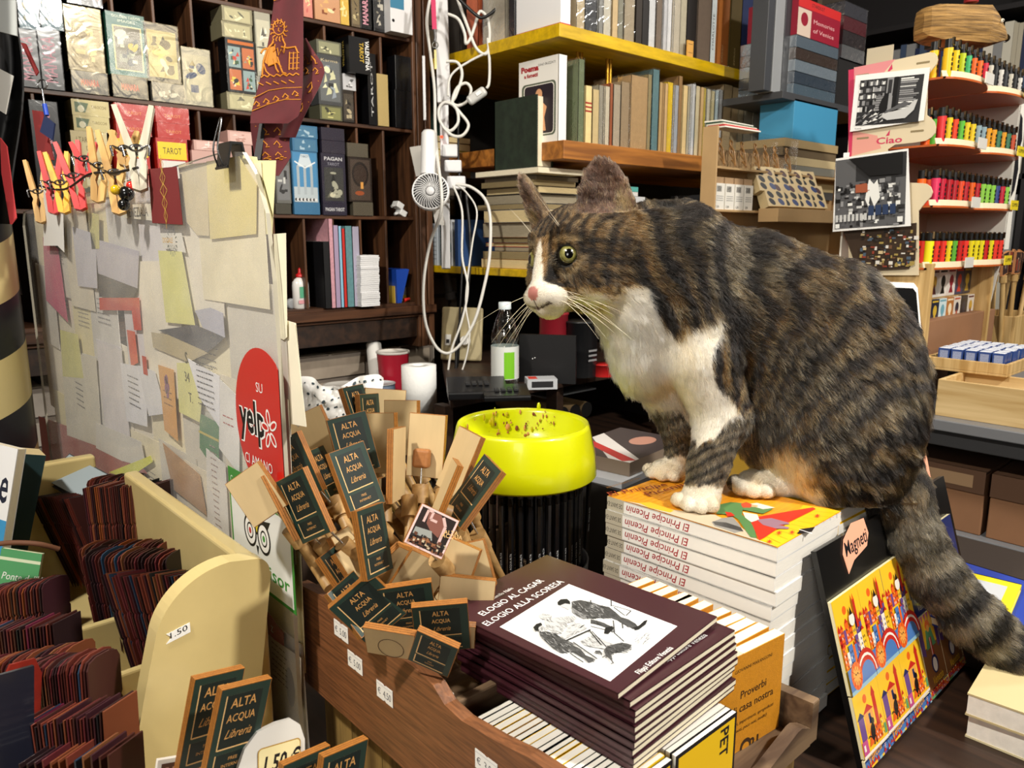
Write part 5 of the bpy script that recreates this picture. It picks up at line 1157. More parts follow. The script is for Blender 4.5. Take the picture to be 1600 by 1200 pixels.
for (y,z,tx) in ((.609,1.131,'5.00'),(.585,1.109,'5.00'),(.535,1.101,'4.50'),(.395,1.108,'3.00')):
    mb=MB();w_, h_=.026, .0165
    pts=[(-w_/2,-h_/2),(-.002,-h_/2),(0,-h_/2+.0014),(.002,-h_/2),(w_/2,-h_/2),(w_/2,h_/2),(.002,h_/2),(0,h_/2-.0014),(-.002,h_/2),(-w_/2,h_/2)]
    F=frame((CRX0-.0004,y,z),(0,-1,0),(0,0,1),(-1,0,0));mb.prism(pts,.0003,STK,F)
    cv=Canvas(mb,(CRX0-.0007,y,z),(0,-1,0),(0,0,1));cv.text('€',-.011,-.0035,.006,STI);cv.text(tx,-.002,-.004,.007,STI,xs=.75);cv.line([(-.012,.006),(.012,.006)],.0004,mat('#b9b9c0',.6))
    crp('price_sticker',mb)
# support under the crate
mb=MB()
SBW=wood('#9a7c45','#5f4824',.6,2,12)
for k in range(7):
    y0=CRY0 + .01 + k * .0565;mb.b2((CRX0+.02,y0,CTZ),(CRX0+.036,y0+.0555,CRZ0),SBW)
    mb.b2((CRX1-.036,y0,CTZ),(CRX1-.02,y0+.0555,CRZ0),SBW)
mb.b2((CRX0+.036,CRY0+.01,CTZ),(CRX1-.036,CRY1-.01,CTZ+.01),SBW)
mb.b2((CRX0+.036,CRY0+.01,CTZ+.01),(CRX1-.036,CRY0+.022,CRZ0),SBW)
tag(mb.build('plank_box'),'yellowish plank box standing on the counter under the worn brown crate','box')

# small books standing in the crate under the plum pile
BLK=mat('#15141a',.4);YCV=mat('#f0c21c',.4);BRC=mat('#a9803a',.5)
def pet_art(mb,w,h,t):
    cv=back_cv(mb,w,h,t)    # cover turned to the viewer
    cv.rect(.004,.004,w-.004,h-.004,YCV)
    cv.text('PET',w*.7,h-.01,.012,INK,rot=math.radians(-90),bold=.02);cv.text('A',w*.36,h-.02,.014,INK,rot=math.radians(-90))
# rows: covers face the aisle, pages to the left
for row, (xa,xb,ys,z1) in enumerate(((.35,.432,(.3,.445),ELB-.001),(.437,.52,(.3,.445),ELB-.001))):
    y=ys[0];k=0
    while y < ys[1] - .006:
        t=rs.uniform(.0045,.0075);h=z1 - CRZ0 - .007
        cov=rs.choice([BLK,BLK,BRC,YCV,mat('#e8e4d8',.5)]) if k else BLK
        # thickness along -Y.. cover (front, +x local) looks to -Y, spine to +X, pages' edge to -X
        M=Matrix(((0,-1,0,xb),(1,0,0,y),(0,0,1,CRZ0+.0065),(0,0,0,1)))
        book('small black book with a yellow cover panel, nearest under the plum pile' if (k==0 and row==1) else 'small thin book standing under the plum pile with its page edges to the left',xb-xa,h,t,cov,PAGEW,M=M,art=(lambda mb,w,h,t: Canvas(mb,(0,w,0),(0,-1,0),(0,0,1)).rect(.003,.003,w-.003,h-.003,YCV) or Canvas(mb,(0,w,0),(0,-1,0),(0,0,1),lift=.0003).text('PET',w*.72,h-.006,.012,INK,rot=math.radians(-90),bold=.02)) if k==0 else None,group=None if (k==0 and row==1) else 'small books standing under the plum pile',name='small_book',board=.0006)
        y += t + rs.uniform(.0003,.0015);k += 1
# yellow pamphlet against the crate's side board
mb=MB();mb.b2((.345,.462,CRZ0+.0065),(.3485,.5,1.122),BLK);mb.b2((.3486,.462,CRZ0+.0065),(.351,.5,1.127),PAGEW)
cv=Canvas(mb,(.345,.5,CRZ0+.0065),(0,-1,0),(0,0,1));cv.rect(.003,.003,.034,.07,YCV);cv.text('PEI',.014,.064,.013,INK,rot=math.radians(-90),bold=.02);cv.poly([(.006,.03),(.01,.045),(.014,.034),(.012,.02)],INK)
tag(mb.build('pamphlet'),'yellow pamphlet with black letters standing inside the crate beside the plum pile','pamphlet')

# ochre books of proverbs
OCH=mat('#cf8a22',.5,var=.06,vscale=300,bump=.2,bscale=900);OINK=mat('#3a2410',.6)
def prov_front(mb,w,h,t):
    cv=Canvas(mb,(t,0,0),(0,1,0),(0,0,1))
    cv.text('GIOVANNI MARANGONI',w*.55,h-.016,.0034,OINK,anchor='c')
    cv.text('Proverbi',w*.57,h-.043,.0078,OINK,anchor='c',bold=.01)
    cv.text('di casa nostra',w*.57,h-.056,.0078,OINK,anchor='c',bold=.01)
    cv.text('(liberi, impertinenti, spregiudicati',w*.57,h-.068,.0034,OINK,anchor='c',shear=.2)
    cv.text('noti, poco noti, inediti)',w*.57,h-.075,.0034,OINK,anchor='c',shear=.2)
    cv.ell(w*.5,h-.094,.008,.008,OINK);cv.ell(w*.5,h-.095,.005,.005,OCH);cv.text('21',w*.56,h-.1,.011,OINK,bold=.03)
    s=spine_cv(mb,t,h);s.text('NOSTRA',t*.5+.003,.012,.007,OINK,rot=math.radians(90),bold=.02)
pr0=onz(1118,1045,1.142);prn=onz(1228,990,1.142)
prw=(prn-pr0).length
pa=math.degrees(math.atan2(prn.y-pr0.y,prn.x-pr0.x))
y=pr0.y
for k in range(11):
    t=.0125;fan=pa + (k>0) * rs.uniform(-1,5)
    # cover to -Y, spine to -X
    M=T((pr0.x+rs.uniform(-.001,.001)*(k>0),y+t*(k>0),CRZ0+.0065)) @ rot3('Z',min(fan,5)) @ Matrix(((0,1,0,0),(-1,0,0,t),(0,0,1,0),(0,0,0,1)))
    if k: y += t * 1.18
    book('ochre book of proverbs with its printed cover facing the aisle, first of the row' if k==0 else 'ochre paperback standing in the row behind the book of proverbs',min(prw,.098),1.142-CRZ0-.0065,t-.0005,OCH,PAGE,M=M,art=prov_front if k==0 else None,group=None if k==0 else 'ochre paperbacks in a row',name='proverb_book',board=.0008)

# ================================================================== pencils and the cat's bowl
BX, BY=.64, .69
PB=mat('#0e0e10',.28,coat=.5);PF=mat('#1a1a1c',.25,.7);PE_=mat('#2b2b2d',.8);PWH=mat('#cfd0d2',.5)
zb=at(820,775,.852).z - .014;PLEN=.185
pot=MB();pot.lathe([(.0,CTZ),(.078,CTZ),(.086,1.09),(.083,1.09),(.076,zb-PLEN-.001),(.0,zb-PLEN-.001)],mat('#131313',.5),40,frame((BX,BY,0),(1,0,0),(0,1,0),(0,0,1)))
tag(pot.build('pencil_pot'),'black round pot holding the black pencils under the yellow bowl','pot')
def pencil0():
    r=thing('pencil','x','pencil');mb=MB();z1=PLEN - .018
    mb.cyl((0,0,.0),(0,0,.0+.018),.0008,mat('#c9a878',.6),r1=.0036,n=6,smooth=False);mb.cyl((0,0,.018),(0,0,z1),.0037,PB,n=6,smooth=False)
    cv=Canvas(mb,(-.0012,-.0033,.06),(.5,-.0,0),(0,0,1));cv.o=Vector((.001,-.0036,.075));cv.text('Libreria  ACQUA ALTA',0,0,.0024,PWH,rot=math.radians(90))
    mb.build('shaft',r)
    mb=MB();mb.lathe([(.0036,z1),(.0041,z1+.001),(.0038,z1+.003),(.0041,z1+.005),(.0038,z1+.008),(.004,z1+.01)],PF,14);mb.build('ferrule',r)
    mb=MB();mb.cyl((0,0,z1+.01),(0,0,z1+.018),.0037,PE_,n=14);mb.build('eraser',r,bev=.0006)
    return r
p0=pencil0();n_=0
for ring_, (rr,cnt) in enumerate(((.0735,40),(.06,22))):
    for k in range(cnt):
        a=2 * math.pi * k / cnt + ring_ * .1
        if math.sin(a-math.radians(42)) > .55 and ring_: continue
        M=T((BX+rr*math.cos(a),BY+rr*math.sin(a),zb-PLEN)) @ rot3('Z',math.degrees(a)+90+rs.uniform(-25,25))
        q=p0 if n_ == 0 else dup(p0)
        q.matrix_world=M;q['label']='black pencil with black eraser standing in the pot under the yellow bowl';q['group']='black pencils in the pot';n_ += 1
q=dup(p0,M=T(Vector((BX,BY,0))+Vector((.088,-.028,zb-PLEN+.018)))@rot3('Y',1.5)@rot3('X',1.));q['label']='black pencil standing highest at the right edge of the pot, beside the white paperbacks';del q['group']
YB=mat('#cbd000',.34,coat=.4)
bw=thing('pet_bowl','bright yellow plastic pet bowl with food scraps resting on the black pencils','bowl',(BX,BY,zb))
zr=at(822,662,.938).z - zb - .005
mb=MB();mb.lathe([(.088,.004),(.091,.0),(.0935,.003),(.0915,.03),(.0875,zr*.7),(.0845,zr-.005),(.0825,zr),(.08,zr),(.0765,zr-.005),(.073,zr*.6),(.066,.028),(.05,.018),(.0,.016)],YB,72)
mb.build('shell',bw)
FD=[mat('#a0603a',.7),mat('#c98a5a',.7),mat('#7a3a28',.6),mat('#b9a516',.5)]
rf=random.Random(5)
for k in range(60):
    a=math.radians(rf.choice([rf.uniform(5,120),rf.uniform(20,60),rf.uniform(60,90)])) if k < 54 else rf.uniform(0,6.28);z=rf.uniform(.45,.97) * zr
    rr=.066 + (.0755-.066) * (z-.028) / max(zr-.03,.01) - .0002
    if k in (4,9): z=zr + .0015;rr=.0812;a=math.radians(75 if k==4 else 32)
    s=rf.uniform(.0008,.0026) * (2.2 if k%9==0 else 1);c=Vector((rr*math.cos(a),rr*math.sin(a),z));rad=Vector((math.cos(a),math.sin(a),0));tg=Vector((-math.sin(a),math.cos(a),0))
    mb=MB();F=frame(c+rad*.0004,tg,(0,0,1),-rad)
    mb.lathe([(s,0),(s*.7,s*.3),(0,s*.4)],YB if k in (4,9) else rf.choice(FD),7,F@Matrix.Diagonal((rf.uniform(.4,1),rf.uniform(.7,1.8),1,1)))
    mb.build('food_scrap',bw)

# ================================================================== black board of fridge magnets
_l=math.radians(17)
MBO=ony(1275,862,PNC.y-.01);MBO.z += 0
bex=Vector((1,.02,0)).normalized();bnn=Vector((bex.y,-bex.x,0))
bez=Vector((0,0,1)) * math.cos(_l) - bnn * math.sin(_l);bn=bex.cross(bez)
FB=frame(MBO,bex,bez,bn)     # x along, y up the board, z out of it
HB=(MBO.z-CTZ-.002) / math.cos(_l)
FBb=frame(MBO-bez*HB,bex,bez,bn)
bd=thing('magnet_board','black display board of painted city fridge magnets leaning against the pile under the cat','display board',M=FBb)
mb=MB();mb.prism([(0,0),(.372,0),(.372,HB),(0,HB)],.006,mat('#0b0b0c',.3,coat=.3),T((0,0,-.006)));mb.build('board',bd,bev=.0008)
mb=MB();mb.prism([(.33,HB),(.372,HB),(.374,HB+.054),(.36,HB+.052)],.004,mat('#0b0b0c',.35),T((0,0,-.02)));mb.build('back_flap',bd)
# pink handwritten note
PK=mat('#eda98a',.6)
mb=MB();mb.prism([(.056,HB-.04),(.074,HB-.03),(.11,HB-.024),(.12,HB-.012),(.116,HB+.006),(.085,HB+.008),(.06,HB-.004),(.052,HB-.018)],.0006,PK,T((0,0,.0006)))
cv=Canvas(mb,(0,0,.0012),(1,0,0),(0,1,0));cv.text('Magneti',.058,HB-.022,.0155,INK,bold=.01,shear=.1,rot=math.radians(3),xs=.85)
mb.build('pink_note',bd)
mb=MB();mb.prism([(.335,HB+.004),(.368,HB+.0),(.37,HB+.038),(.34,HB+.032)],.0006,PK,T((0,0,-.0155)))
cv=Canvas(mb,(0,0,-.0149),(1,0,0),(0,1,0));cv.text('e!',.341,HB+.01,.014,INK,bold=.02);mb.build('pink_note',bd)
# magnets: five designs
C_={k: mat(v,.3,coat=.6) for k,v in dict(y='#f4c22c',o='#e8641e',r='#c3281f',p='#6a4a8a',b='#4a78b8',n='#1e2a5e',w='#efe6da',k='#141214',g='#5f9a6a',m='#c2508a',t='#e9a24a',l='#8fb7c9',br='#8a5a34').items()}
def houses(cv,r,x0,x1,y0,y1,n,pal,roof='r'):
    x=x0
    while x < x1 - .002:
        w=min(r.uniform(.0045,.009),x1-x);h=r.uniform(.55,1) * (y1-y0);c=r.choice(pal)
        cv.rect(x,y0,x+w,y0+h,C_[c])
        if r.random() < .6: cv.poly([(x,y0+h),(x+w,y0+h),(x+w/2,min(y0+h+.005,y1+.004))],C_[roof])
        for j in range(int(h/.0055)):
            for q in range(2):
                if w > .005: cv.rect(x+w*(.2+.4*q),y0+.0015+j*.0055,x+w*(.38+.4*q),y0+.004+j*.0055,C_[r.choice('wkyn')])
        x += w
def mag_a(cv,w,h):
    r=random.Random(21);cv.rect(0,0,w,h,C_['y']);cv.ell(w*.38,h*.84,w*.075,w*.075,C_['o'])
    houses(cv,r,.001,w-.001,h*.5,h*.72,6,'owrpy');houses(cv,r,.001,w-.001,h*.27,h*.55,6,'ypobw')
    cv.rect(w*.66,h*.6,w*.74,h*.9,C_['r']);cv.poly([(w*.66,h*.9),(w*.74,h*.9),(w*.7,h*.97)],C_['o'])
    cv.ell(w*.52,h*.72,w*.1,h*.07,C_['w']);cv.poly([(w*.46,h*.77),(w*.58,h*.77),(w*.52,h*.86)],C_['k'])
    cv.rect(0,0,w,h*.27,C_['b']);cv.rect(0,0,w,h*.04,C_['l'])
    for a, b, c in ((.42,.3,'r'),(.36,.25,'w'),(.33,.22,'r'),(.27,.17,'b')):
        cv.poly([(w*(.7+a*math.cos(t)),h*(.06+b*math.sin(t))) for t in [math.pi*k/10 for k in range(11)]],C_[c])
    cv.ell(w*.28,h*.16,w*.2,h*.145,C_['o']);cv.ell(w*.28,h*.16,w*.13,h*.1,C_['t'])
    for k in range(10): t=k * .628;cv.line([(w*(.28+.08*math.cos(t)),h*(.16+.06*math.sin(t))),(w*(.28+.19*math.cos(t)),h*(.16+.135*math.sin(t)))],.0007,C_['r'])
    cv.ell(w*.25,h*.18,.001,.001,C_['k']);cv.ell(w*.32,h*.18,.001,.001,C_['k'])
def mag_b(cv,w,h):
    r=random.Random(5);cv.rect(0,0,w,h,C_['y']);cv.ell(w*.42,h*.84,w*.075,w*.075,C_['o'])
    cv.rect(w*.06,h*.25,w*.26,h*.6,C_['p']);cv.poly([(w*.02,h*.6),(w*.3,h*.6),(w*.16,h*.7)],C_['n'])
    cv.rect(w*.3,h*.3,w*.62,h*.62,C_['t']);cv.poly([(w*.26,h*.62),(w*.66,h*.62),(w*.46,h*.74)],C_['r']);cv.rect(w*.44,h*.42,w*.52,h*.58,C_['n'])
    cv.rect(w*.68,h*.25,w*.8,h*.8,C_['r']);cv.poly([(w*.66,h*.8),(w*.82,h*.8),(w*.74,h*.95)],C_['r'])
    houses(cv,r,w*.55,w-.001,h*.08,h*.38,5,'ogmy');cv.poly([(w*.28,h*.1),(w*.6,h*.12),(w*.56,h*.34),(w*.4,h*.32)],C_['o'])
    cv.rect(w*.02,h*.04,w*.22,h*.26,C_['m']);cv.rect(w*.06,h*.1,w*.12,h*.2,C_['w'])
    cv.ell(w*.48,h*.28,w*.085,h*.13,C_['k'],rot=-.3);cv.ell(w*.53,h*.44,w*.055,h*.05,C_['k']);cv.poly([(w*.49,h*.47),(w*.5,h*.53),(w*.53,h*.49)],C_['k'])
    cv.line([(w*.42,h*.2),(w*.34,h*.26),(w*.28,h*.24)],.0012,C_['k']);cv.line([(w*.46,h*.2),(w*.46,h*.08)],.0018,C_['k']);cv.line([(w*.54,h*.2),(w*.55,h*.08)],.0018,C_['k'])
    cv.rect(0,0,w,h*.045,C_['w'])
def mag_c(cv,w,h):
    r=random.Random(8);cv.rect(0,0,w,h,C_['b']);cv.rect(0,h*.82,w,h,C_['n'])
    for k in range(5): cv.line([(w*(.12+.2*k),h*.55),(w*(.1+.2*k),h)],.0009,C_['n'])
    cv.ell(w*.3,h*.7,w*.2,h*.07,C_['y'],rot=.5);cv.ell(w*.3,h*.72,w*.14,h*.04,C_['o'],rot=.5)
    for k in range(5): cv.rect(w*.78,h*(.45+.09*k),w*.84,h*(.495+.09*k),C_['r' if k%2 else 'w'])
    cv.text('Venezia',w*.12,h*.34,.011,C_['t'],rot=math.radians(8),shear=.2,xs=.7)
    houses(cv,r,.001,w-.001,0,h*.26,6,'lbpyn')
def mag_d(cv,w,h):
    cv.rect(0,0,w,h,C_['br']);cv.rect(0,h*.55,w,h,C_['y']);cv.poly([(0,h),(0,h*.5),(w*.18,h*.45),(w*.22,h)],C_['p']);cv.poly([(w,h),(w,h*.5),(w*.84,h*.45),(w*.8,h)],C_['p'])
    for k in range(6): cv.poly([(w*(.1+.15*k),h),(w*(.2+.15*k),h),(w*(.15+.15*k),h*.88)],C_['m'])
    cv.poly([(w*.25,h*.52),(w*.75,h*.52),(w*.64,h*.78),(w*.36,h*.78)],C_['g']);cv.ell(w*.5,h*.84,w*.12,h*.07,C_['o']);cv.ell(w*.5,h*.79,w*.07,h*.05,C_['t'])
    cv.rect(w*.44,h*.4,w*.56,h*.66,C_['r']);cv.rect(w*.47,h*.4,w*.5,h*.66,C_['w'])
    cv.ell(w*.5,h*.28,w*.17,h*.13,C_['n']);cv.ell(w*.5,h*.27,w*.11,h*.1,C_['w']);cv.text('Venezia',w*.5,h*.03,.0095,C_['y'],anchor='c',shear=.2,xs=.8)
def mag_e(cv,w,h):
    r=random.Random(14);cv.rect(0,0,w,h,C_['t']);cv.rect(0,h*.82,w,h,C_['y'])
    houses(cv,r,.001,w-.001,h*.62,h*.88,5,'rotm');cv.rect(0,h*.5,w*.5,h*.62,C_['p']);cv.ell(w*.45,h*.62,w*.08,h*.06,C_['k'])
    cv.poly([(w*.5,0),(w*.66,h*.6),(w*.9,h*.55),(w,0)],C_['o']);houses(cv,r,.001,w*.6,0,h*.45,5,'gmlr')
    for k in range(14): cv.ell(w*r.uniform(.5,.95),h*r.uniform(.1,.6),.0012,.0012,C_[r.choice('wrmy')])
    cv.ell(w*.72,h*.2,w*.14,h*.1,C_['m']);cv.ell(w*.72,h*.2,w*.08,h*.05,C_['t'])
def mag_f(cv,w,h):
    r=random.Random(31);cv.rect(0,0,w,h,C_['o']);houses(cv,r,.001,w-.001,h*.05,h*.6,5,'rmpo');houses(cv,r,.001,w-.001,0,h*.3,5,'myto')
    cv.line([(0,h*.7),(w*.5,h*.9),(w,h*.75)],.0016,C_['y'])
def mag_n(cv,w,h):
    cv.rect(0,0,w,h,C_['n']);cv.ell(w*.5,h*.78,w*.12,w*.12,C_['y']);cv.ell(w*.56,h*.8,w*.11,w*.11,C_['n'])
    cv.poly([(w*.2,h*.25),(w*.45,h*.7),(w*.7,h*.25)],C_['k']);cv.ell(w*.45,h*.45,w*.13,h*.14,C_['t']);cv.rect(w*.4,h*.5,w*.52,h*.62,C_['o'])
    cv.text('Venezia',w*.5,h*.06,.009,C_['w'],anchor='c',shear=.2,xs=.8);cv.line([(w*.25,h*.3),(w*.5,h*.24),(w*.72,h*.3)],.0008,C_['w'])
MAGD={'a': (mag_a,'yellow magnet with a crowded city, a red bridge and an orange lion face','city and lion magnets'),'b': (mag_b,'yellow magnet with a black cat among coloured houses','black cat magnets'),'c': (mag_c,'blue magnet with striped mooring poles and a gondola','blue lagoon magnets'),
        'd': (mag_d,'brown and yellow magnet with a green draped window and a white figure','draped window magnets'),'e': (mag_e,'orange magnet with pink and red houses and a small cat','orange house magnets'),'f': (mag_f,'bright orange and pink magnet low on the black board','orange and pink magnets'),'n': (mag_n,'dark blue magnet with a moon and a night scene','night magnets')}
PROT={}
def magnet(kind,u,v,w,h):
    fn, lab, grp=MAGD[kind]
    F=FB @ T((u,v-h,.0005)) @ rot3('Z',rs.uniform(-.6,.6))
    if (kind,w,h) in PROT:
        dup(PROT[(kind,w,h)],M=F);return
    r=thing('fridge_magnet',lab,'magnet',M=F,group=grp)
    mb=MB();mb.prism([(0,0),(w-.0008,0),(w-.0008,h-.0008),(0,h-.0008)],.0035,mat('#efe3b8',.4));mb.build('base',r,bev=.0005)
    mb=MB();fn(Canvas(mb,(0,0,.0036),(1,0,0),(0,1,0)),w-.0008,h-.0008);mb.build('picture',r)
    PROT[(kind,w,h)]=r
MW, MHt=.0605, .098
for i in range(3):
    magnet('a',i*MW,-.052,MW,MHt);magnet('b',i*MW,-.052-MHt-.001,MW,.064);magnet('c',i*MW,-.216,MW,HB-.218)
for i in range(3):
    u=3 * MW + .001 + i * .0575
    magnet('n',u,-.047,.057,.086);magnet('d',u,-.134,.057,.084);magnet('e',u,-.219,.057,HB-.221)
# ================================================================== wooden pens and magnets in the crate
rp=random.Random(19)
PLY=mat('#cbb286',.5,var=.06,vscale=30,stretch=(1,.2,1));PLYE=mat('#9c642a',.45,var=.12,vscale=300,coat=.2);PLYD=mat('#4a2713',.5);GRN=mat('#22362f',.42);GRD=mat('#15211f',.5);GLD=mat('#cf9a5a',.45);GLL=mat('#e2b87c',.45)
BEE=wood('#b8935e','#8e6a3c',.5,2,20);PIN=mat('#c9ccd0',.25,1.)
def plate_mesh(style,w,h,t=.0062):
    mb=MB();l=t / 3
    mb.box((0,0,0),(w,h,l*.9),PLYE);
    for s in (-1,1):
        mb.box((0,0,s*l),(w,h,l),PLYE)
        mb.box((0,0,s*(l*.5)),(w+.00004,h+.00004,.00035),PLYD)
    back=Canvas(mb,(w/2,-h/2,-t/2),(-1,0,0),(0,1,0));fr=Canvas(mb,(-w/2,-h/2,t/2),(1,0,0),(0,1,0))
    e=.0005
    back.rect(e,e,w-e,h-e,PLY)
    if style == 'green':
        fr.rect(e,e,w-e,h-e,GRN)
        m=w * .15
        fr.rect(m-.0009,h*.36-.0009,w-m,h*.92,GLL);fr.rect(m,h*.36,w-m,h*.92,GRD);fr.rect(m,h*.345,w-m,h*.36,GLL)
        fr.rect(m-.0009,h*.08-.0009,w-m,h*.3,GLL);fr.rect(m,h*.08,w-m,h*.3,GRD);fr.rect(m,h*.065,w-m,h*.08,GLL)
        hh=h * .1
        fr.text('ALTA',w/2,h*.78,hh,GLD,anchor='c',bold=.008,xs=.8);fr.text('ACQUA',w/2,h*.63,hh*.85,GLD,anchor='c',bold=.008,xs=.72)
        fr.text('Libreria',w/2,h*.46,hh*.95,GLD,anchor='c',shear=.35,xs=.7)
        fr.text('FREE',w/2,h*.22,h*.035,GLD,anchor='c');fr.text('INTERNET',w/2,h*.15,h*.035,GLD,anchor='c')
    elif style == 'plain':
        fr.rect(e,e,w-e,h-e,PLY)
    elif style == 'circle':
        fr.rect(e,e,w-e,h-e,PLY)
        for k in range(18):
            a0=k * 2 * math.pi / 18;a1=a0 + .36;fr.line([(w/2+.011*math.cos(a0),h*.35+.011*math.sin(a0)),(w/2+.011*math.cos(a1),h*.35+.011*math.sin(a1))],.0007,PLYD)
    elif style == 'photo':
        fr.rect(e,e,w-e,h-e,mat('#d9b8b4',.4));a=.0022;r=random.Random(2)
        fr.rect(a,a,w-a,h-a,mat('#2a211f',.35));fr.poly([(w*.25,h*.9),(w*.55,h*.93),(w*.72,h*.7),(w*.7,h*.42),(w*.45,h*.5),(w*.3,h*.62)],mat('#7a4a3e',.5))
        fr.line([(w*.22,h*.62),(w*.22,h*.92),(w*.35,h*.92),(w*.35,h*.74),(w*.52,h*.74)],.0022,mat('#c9a7a0',.5))
        fr.line([(w*.62,h*.9),(w*.75,h*.72),(w*.76,h*.3)],.0026,mat('#c9a7a0',.5));fr.poly([(w*.1,h*.45),(w*.5,h*.5),(w*.6,h*.3),(w*.1,h*.28)],mat('#8d8f8a',.5))
        for k in range(60): x, y=r.uniform(.06,.92) * w, r.uniform(.05,.3) * h;fr.rect(x,y,x+r.uniform(.001,.004),y+r.uniform(.001,.003),mat(r.choice(['#5a3320','#8a5a3a','#b9a58a','#201a18']),.5))
        fr.text('ALTA',w*.78,h*.56,.0036,GLL,rot=.3);fr.text('ACQUA',w*.76,h*.47,.0036,GLL,rot=.3)
    return mb
PLATES={};PMAT={}
CAMB=Matrix(((CR.x,CU.x,-CF.x,0),(CR.y,CU.y,-CF.y,0),(CR.z,CU.z,-CF.z,0),(0,0,0,1)))
def pen(px,py,d,roll,yaw,pitch,style,w,h,label,group=None,stick=True,base=None,block=None):
    c=at(px,py,d);M=T(c) @ CAMB @ rot3('Z',roll) @ rot3('Y',yaw) @ rot3('X',pitch)
    r=thing('wooden_pen' if stick else 'wooden_magnet',label,'pen' if stick else 'magnet',M=M,group=group)
    PMAT[r.name]=M
    key=(style,w,h)
    if key not in PLATES: 
        PLATES[key]=plate_mesh(style,w,h).build('plate',r,bev=.0003,seg=1)
    else:
        o=PLATES[key].copy();COL.objects.link(o);o.parent=r
    if stick:
        base=base or Vector((rp.uniform(.42,.56),rp.uniform(.52,.64),1.05))
        Mi=M.inverted();b=Mi @ base;top=Vector((0,-h*.36,-.01));dr=(b-top).normalized()
        mb=MB()
        if block: mb.box((0,-h*.3,-.0085),(.0135,.0165,.009),block)
        else: mb.cyl((0,-h*.3,-.0035),(0,-h*.3,-.012),.0075,BEE,n=18)
        mb.build('magnet_block',r,bev=.001)
        mb=MB();mb.cyl(top,top+dr*.03,.0011,PIN,n=8);mb.build('pin',r)
        mb=MB();mb.cyl(top+dr*.026,top+dr*.046,.0082,BEE,n=20);mb.build('collar',r,bev=.001)
        mb=MB();mb.cyl(top+dr*.046,b,.0052,BEE,n=14);mb.build('stick',r)
    return r
G='green plate reading ALTA ACQUA Libreria'
W1, H1=.042, .062
pen(477,790,.69,27,-34,-4,'green',W1,H1,'wooden pen with a '+G+', leftmost and nearest',base=Vector((.46,.56,1.05)))
pen(467,730,.75,27,-32,-4,'green',W1,H1,'wooden pen with a '+G+', just behind the leftmost one',base=Vector((.47,.6,1.05)))
pen(552,694,.8,15,24,0,'green',W1,H1,'wooden pen with a '+G+', tallest of the green ones',base=Vector((.5,.62,1.05)))
pen(556,748,.715,20,50,0,'green',W1,H1,'wooden pen with a '+G+' turned half sideways',base=Vector((.5,.57,1.05)))
pen(582,845,.655,9,64,0,'green',W1*.9,H1*.95,'wooden magnet plate turned edge on, lowest of the upright green ones',stick=False)
pen(508,745,.79,27,76,0,'green',W1,H1,'wooden pen seen almost edge on between two green plates',base=Vector((.49,.62,1.05)))
pen(402,772,.7,34,-12,0,'plain',.04,.048,'wooden pen with a blank plywood plate leaning far left over the clear panel',base=Vector((.4,.6,1.05)))
pen(440,792,.715,27,-74,0,'plain',.046,.066,'wooden pen with its ply edge to the viewer beside the leftmost green plate',base=Vector((.43,.6,1.05)))
pen(490,690,.83,24,-12,0,'plain',.05,.066,'wooden pen with a blank plywood plate behind the two leftmost green plates',base=Vector((.46,.62,1.05)))
pen(593,692,.84,2,-30,0,'plain',.048,.066,'wooden pen with a blank plate and dark block right of the tallest green plate',block=mat('#2a1c14',.4),base=Vector((.51,.6,1.05)))
pen(628,668,.87,0,-28,0,'plain',.046,.062,'wooden pen with a blank plate behind the edge-on plate',base=Vector((.54,.63,1.05)))
qm=pen(667,696,.8,-4,-14,2,'plain',.04,.066,'wooden pen with a blank plate, rounded brown block and metal pin facing the viewer',base=Vector((.55,.6,1.05)))
q=pen(619,725,.76,-1,84,0,'plain',.05,.072,'wooden pen with a bright ply edge standing straight up in the middle',block=mat('#2a1c14',.4),base=Vector((.52,.57,1.05)))
# the brown block on the front of the plate facing the viewer
MI_=PMAT[qm.name].inverted();mb=MB();mb.M=MI_ @ T(at(659,716,.79)) @ CAMB @ rot3('Z',-4) @ rot3('Y',-14);mb.box((0,0,0),(.0175,.0195,.011),mat('#9a6538',.5,var=.1,vscale=300));mb.build('magnet_block',qm,bev=.003,seg=3)
mb=MB();mb.cyl(MI_@at(659,728,.79),MI_@at(657,766,.786),.0013,PIN,n=10);mb.build('pin',qm)
mb=MB();mb.cyl(MI_@at(657,758,.786),MI_@at(656,788,.78),.0085,BEE,n=20);mb.build('collar',qm,bev=.001)
mb=MB();mb.cyl(MI_@at(656,786,.78),MI_@Vector((.55,.58,1.05)),.0055,BEE,n=14);mb.build('stick',qm)
pen(719,722,.78,-22,-52,0,'plain',.042,.066,'wooden pen with a blank plate leaning against the yellow bowl',base=Vector((.56,.6,1.05)))
pen(742,768,.735,-36,-62,0,'green',.046,.066,'wooden pen with a green plate leaning right in front of the yellow bowl',base=Vector((.55,.57,1.05)))
pen(697,768,.725,-22,-78,0,'plain',.04,.06,'wooden pen seen edge on beneath the plates that lean on the bowl',base=Vector((.53,.57,1.05)))
pen(674,830,.655,-27,8,-14,'photo',.036,.036,'wooden pen with a small square shop photo plate tilted to the right',base=Vector((.52,.55,1.05)))
pen(560,642,.9,18,68,0,'green',.044,.06,'wooden pen with a dark plate farthest back, in front of the dotted paper',base=Vector((.5,.64,1.05)))
pen(600,640,.93,-4,20,0,'plain',.05,.05,'wooden pen with a blank plate farthest back, in front of the blue tin',base=Vector((.54,.66,1.05)))
pen(576,655,.905,4,70,0,'green',.044,.06,'wooden pen with a dark green edge farthest back beside the dotted paper',base=Vector((.52,.65,1.05)))
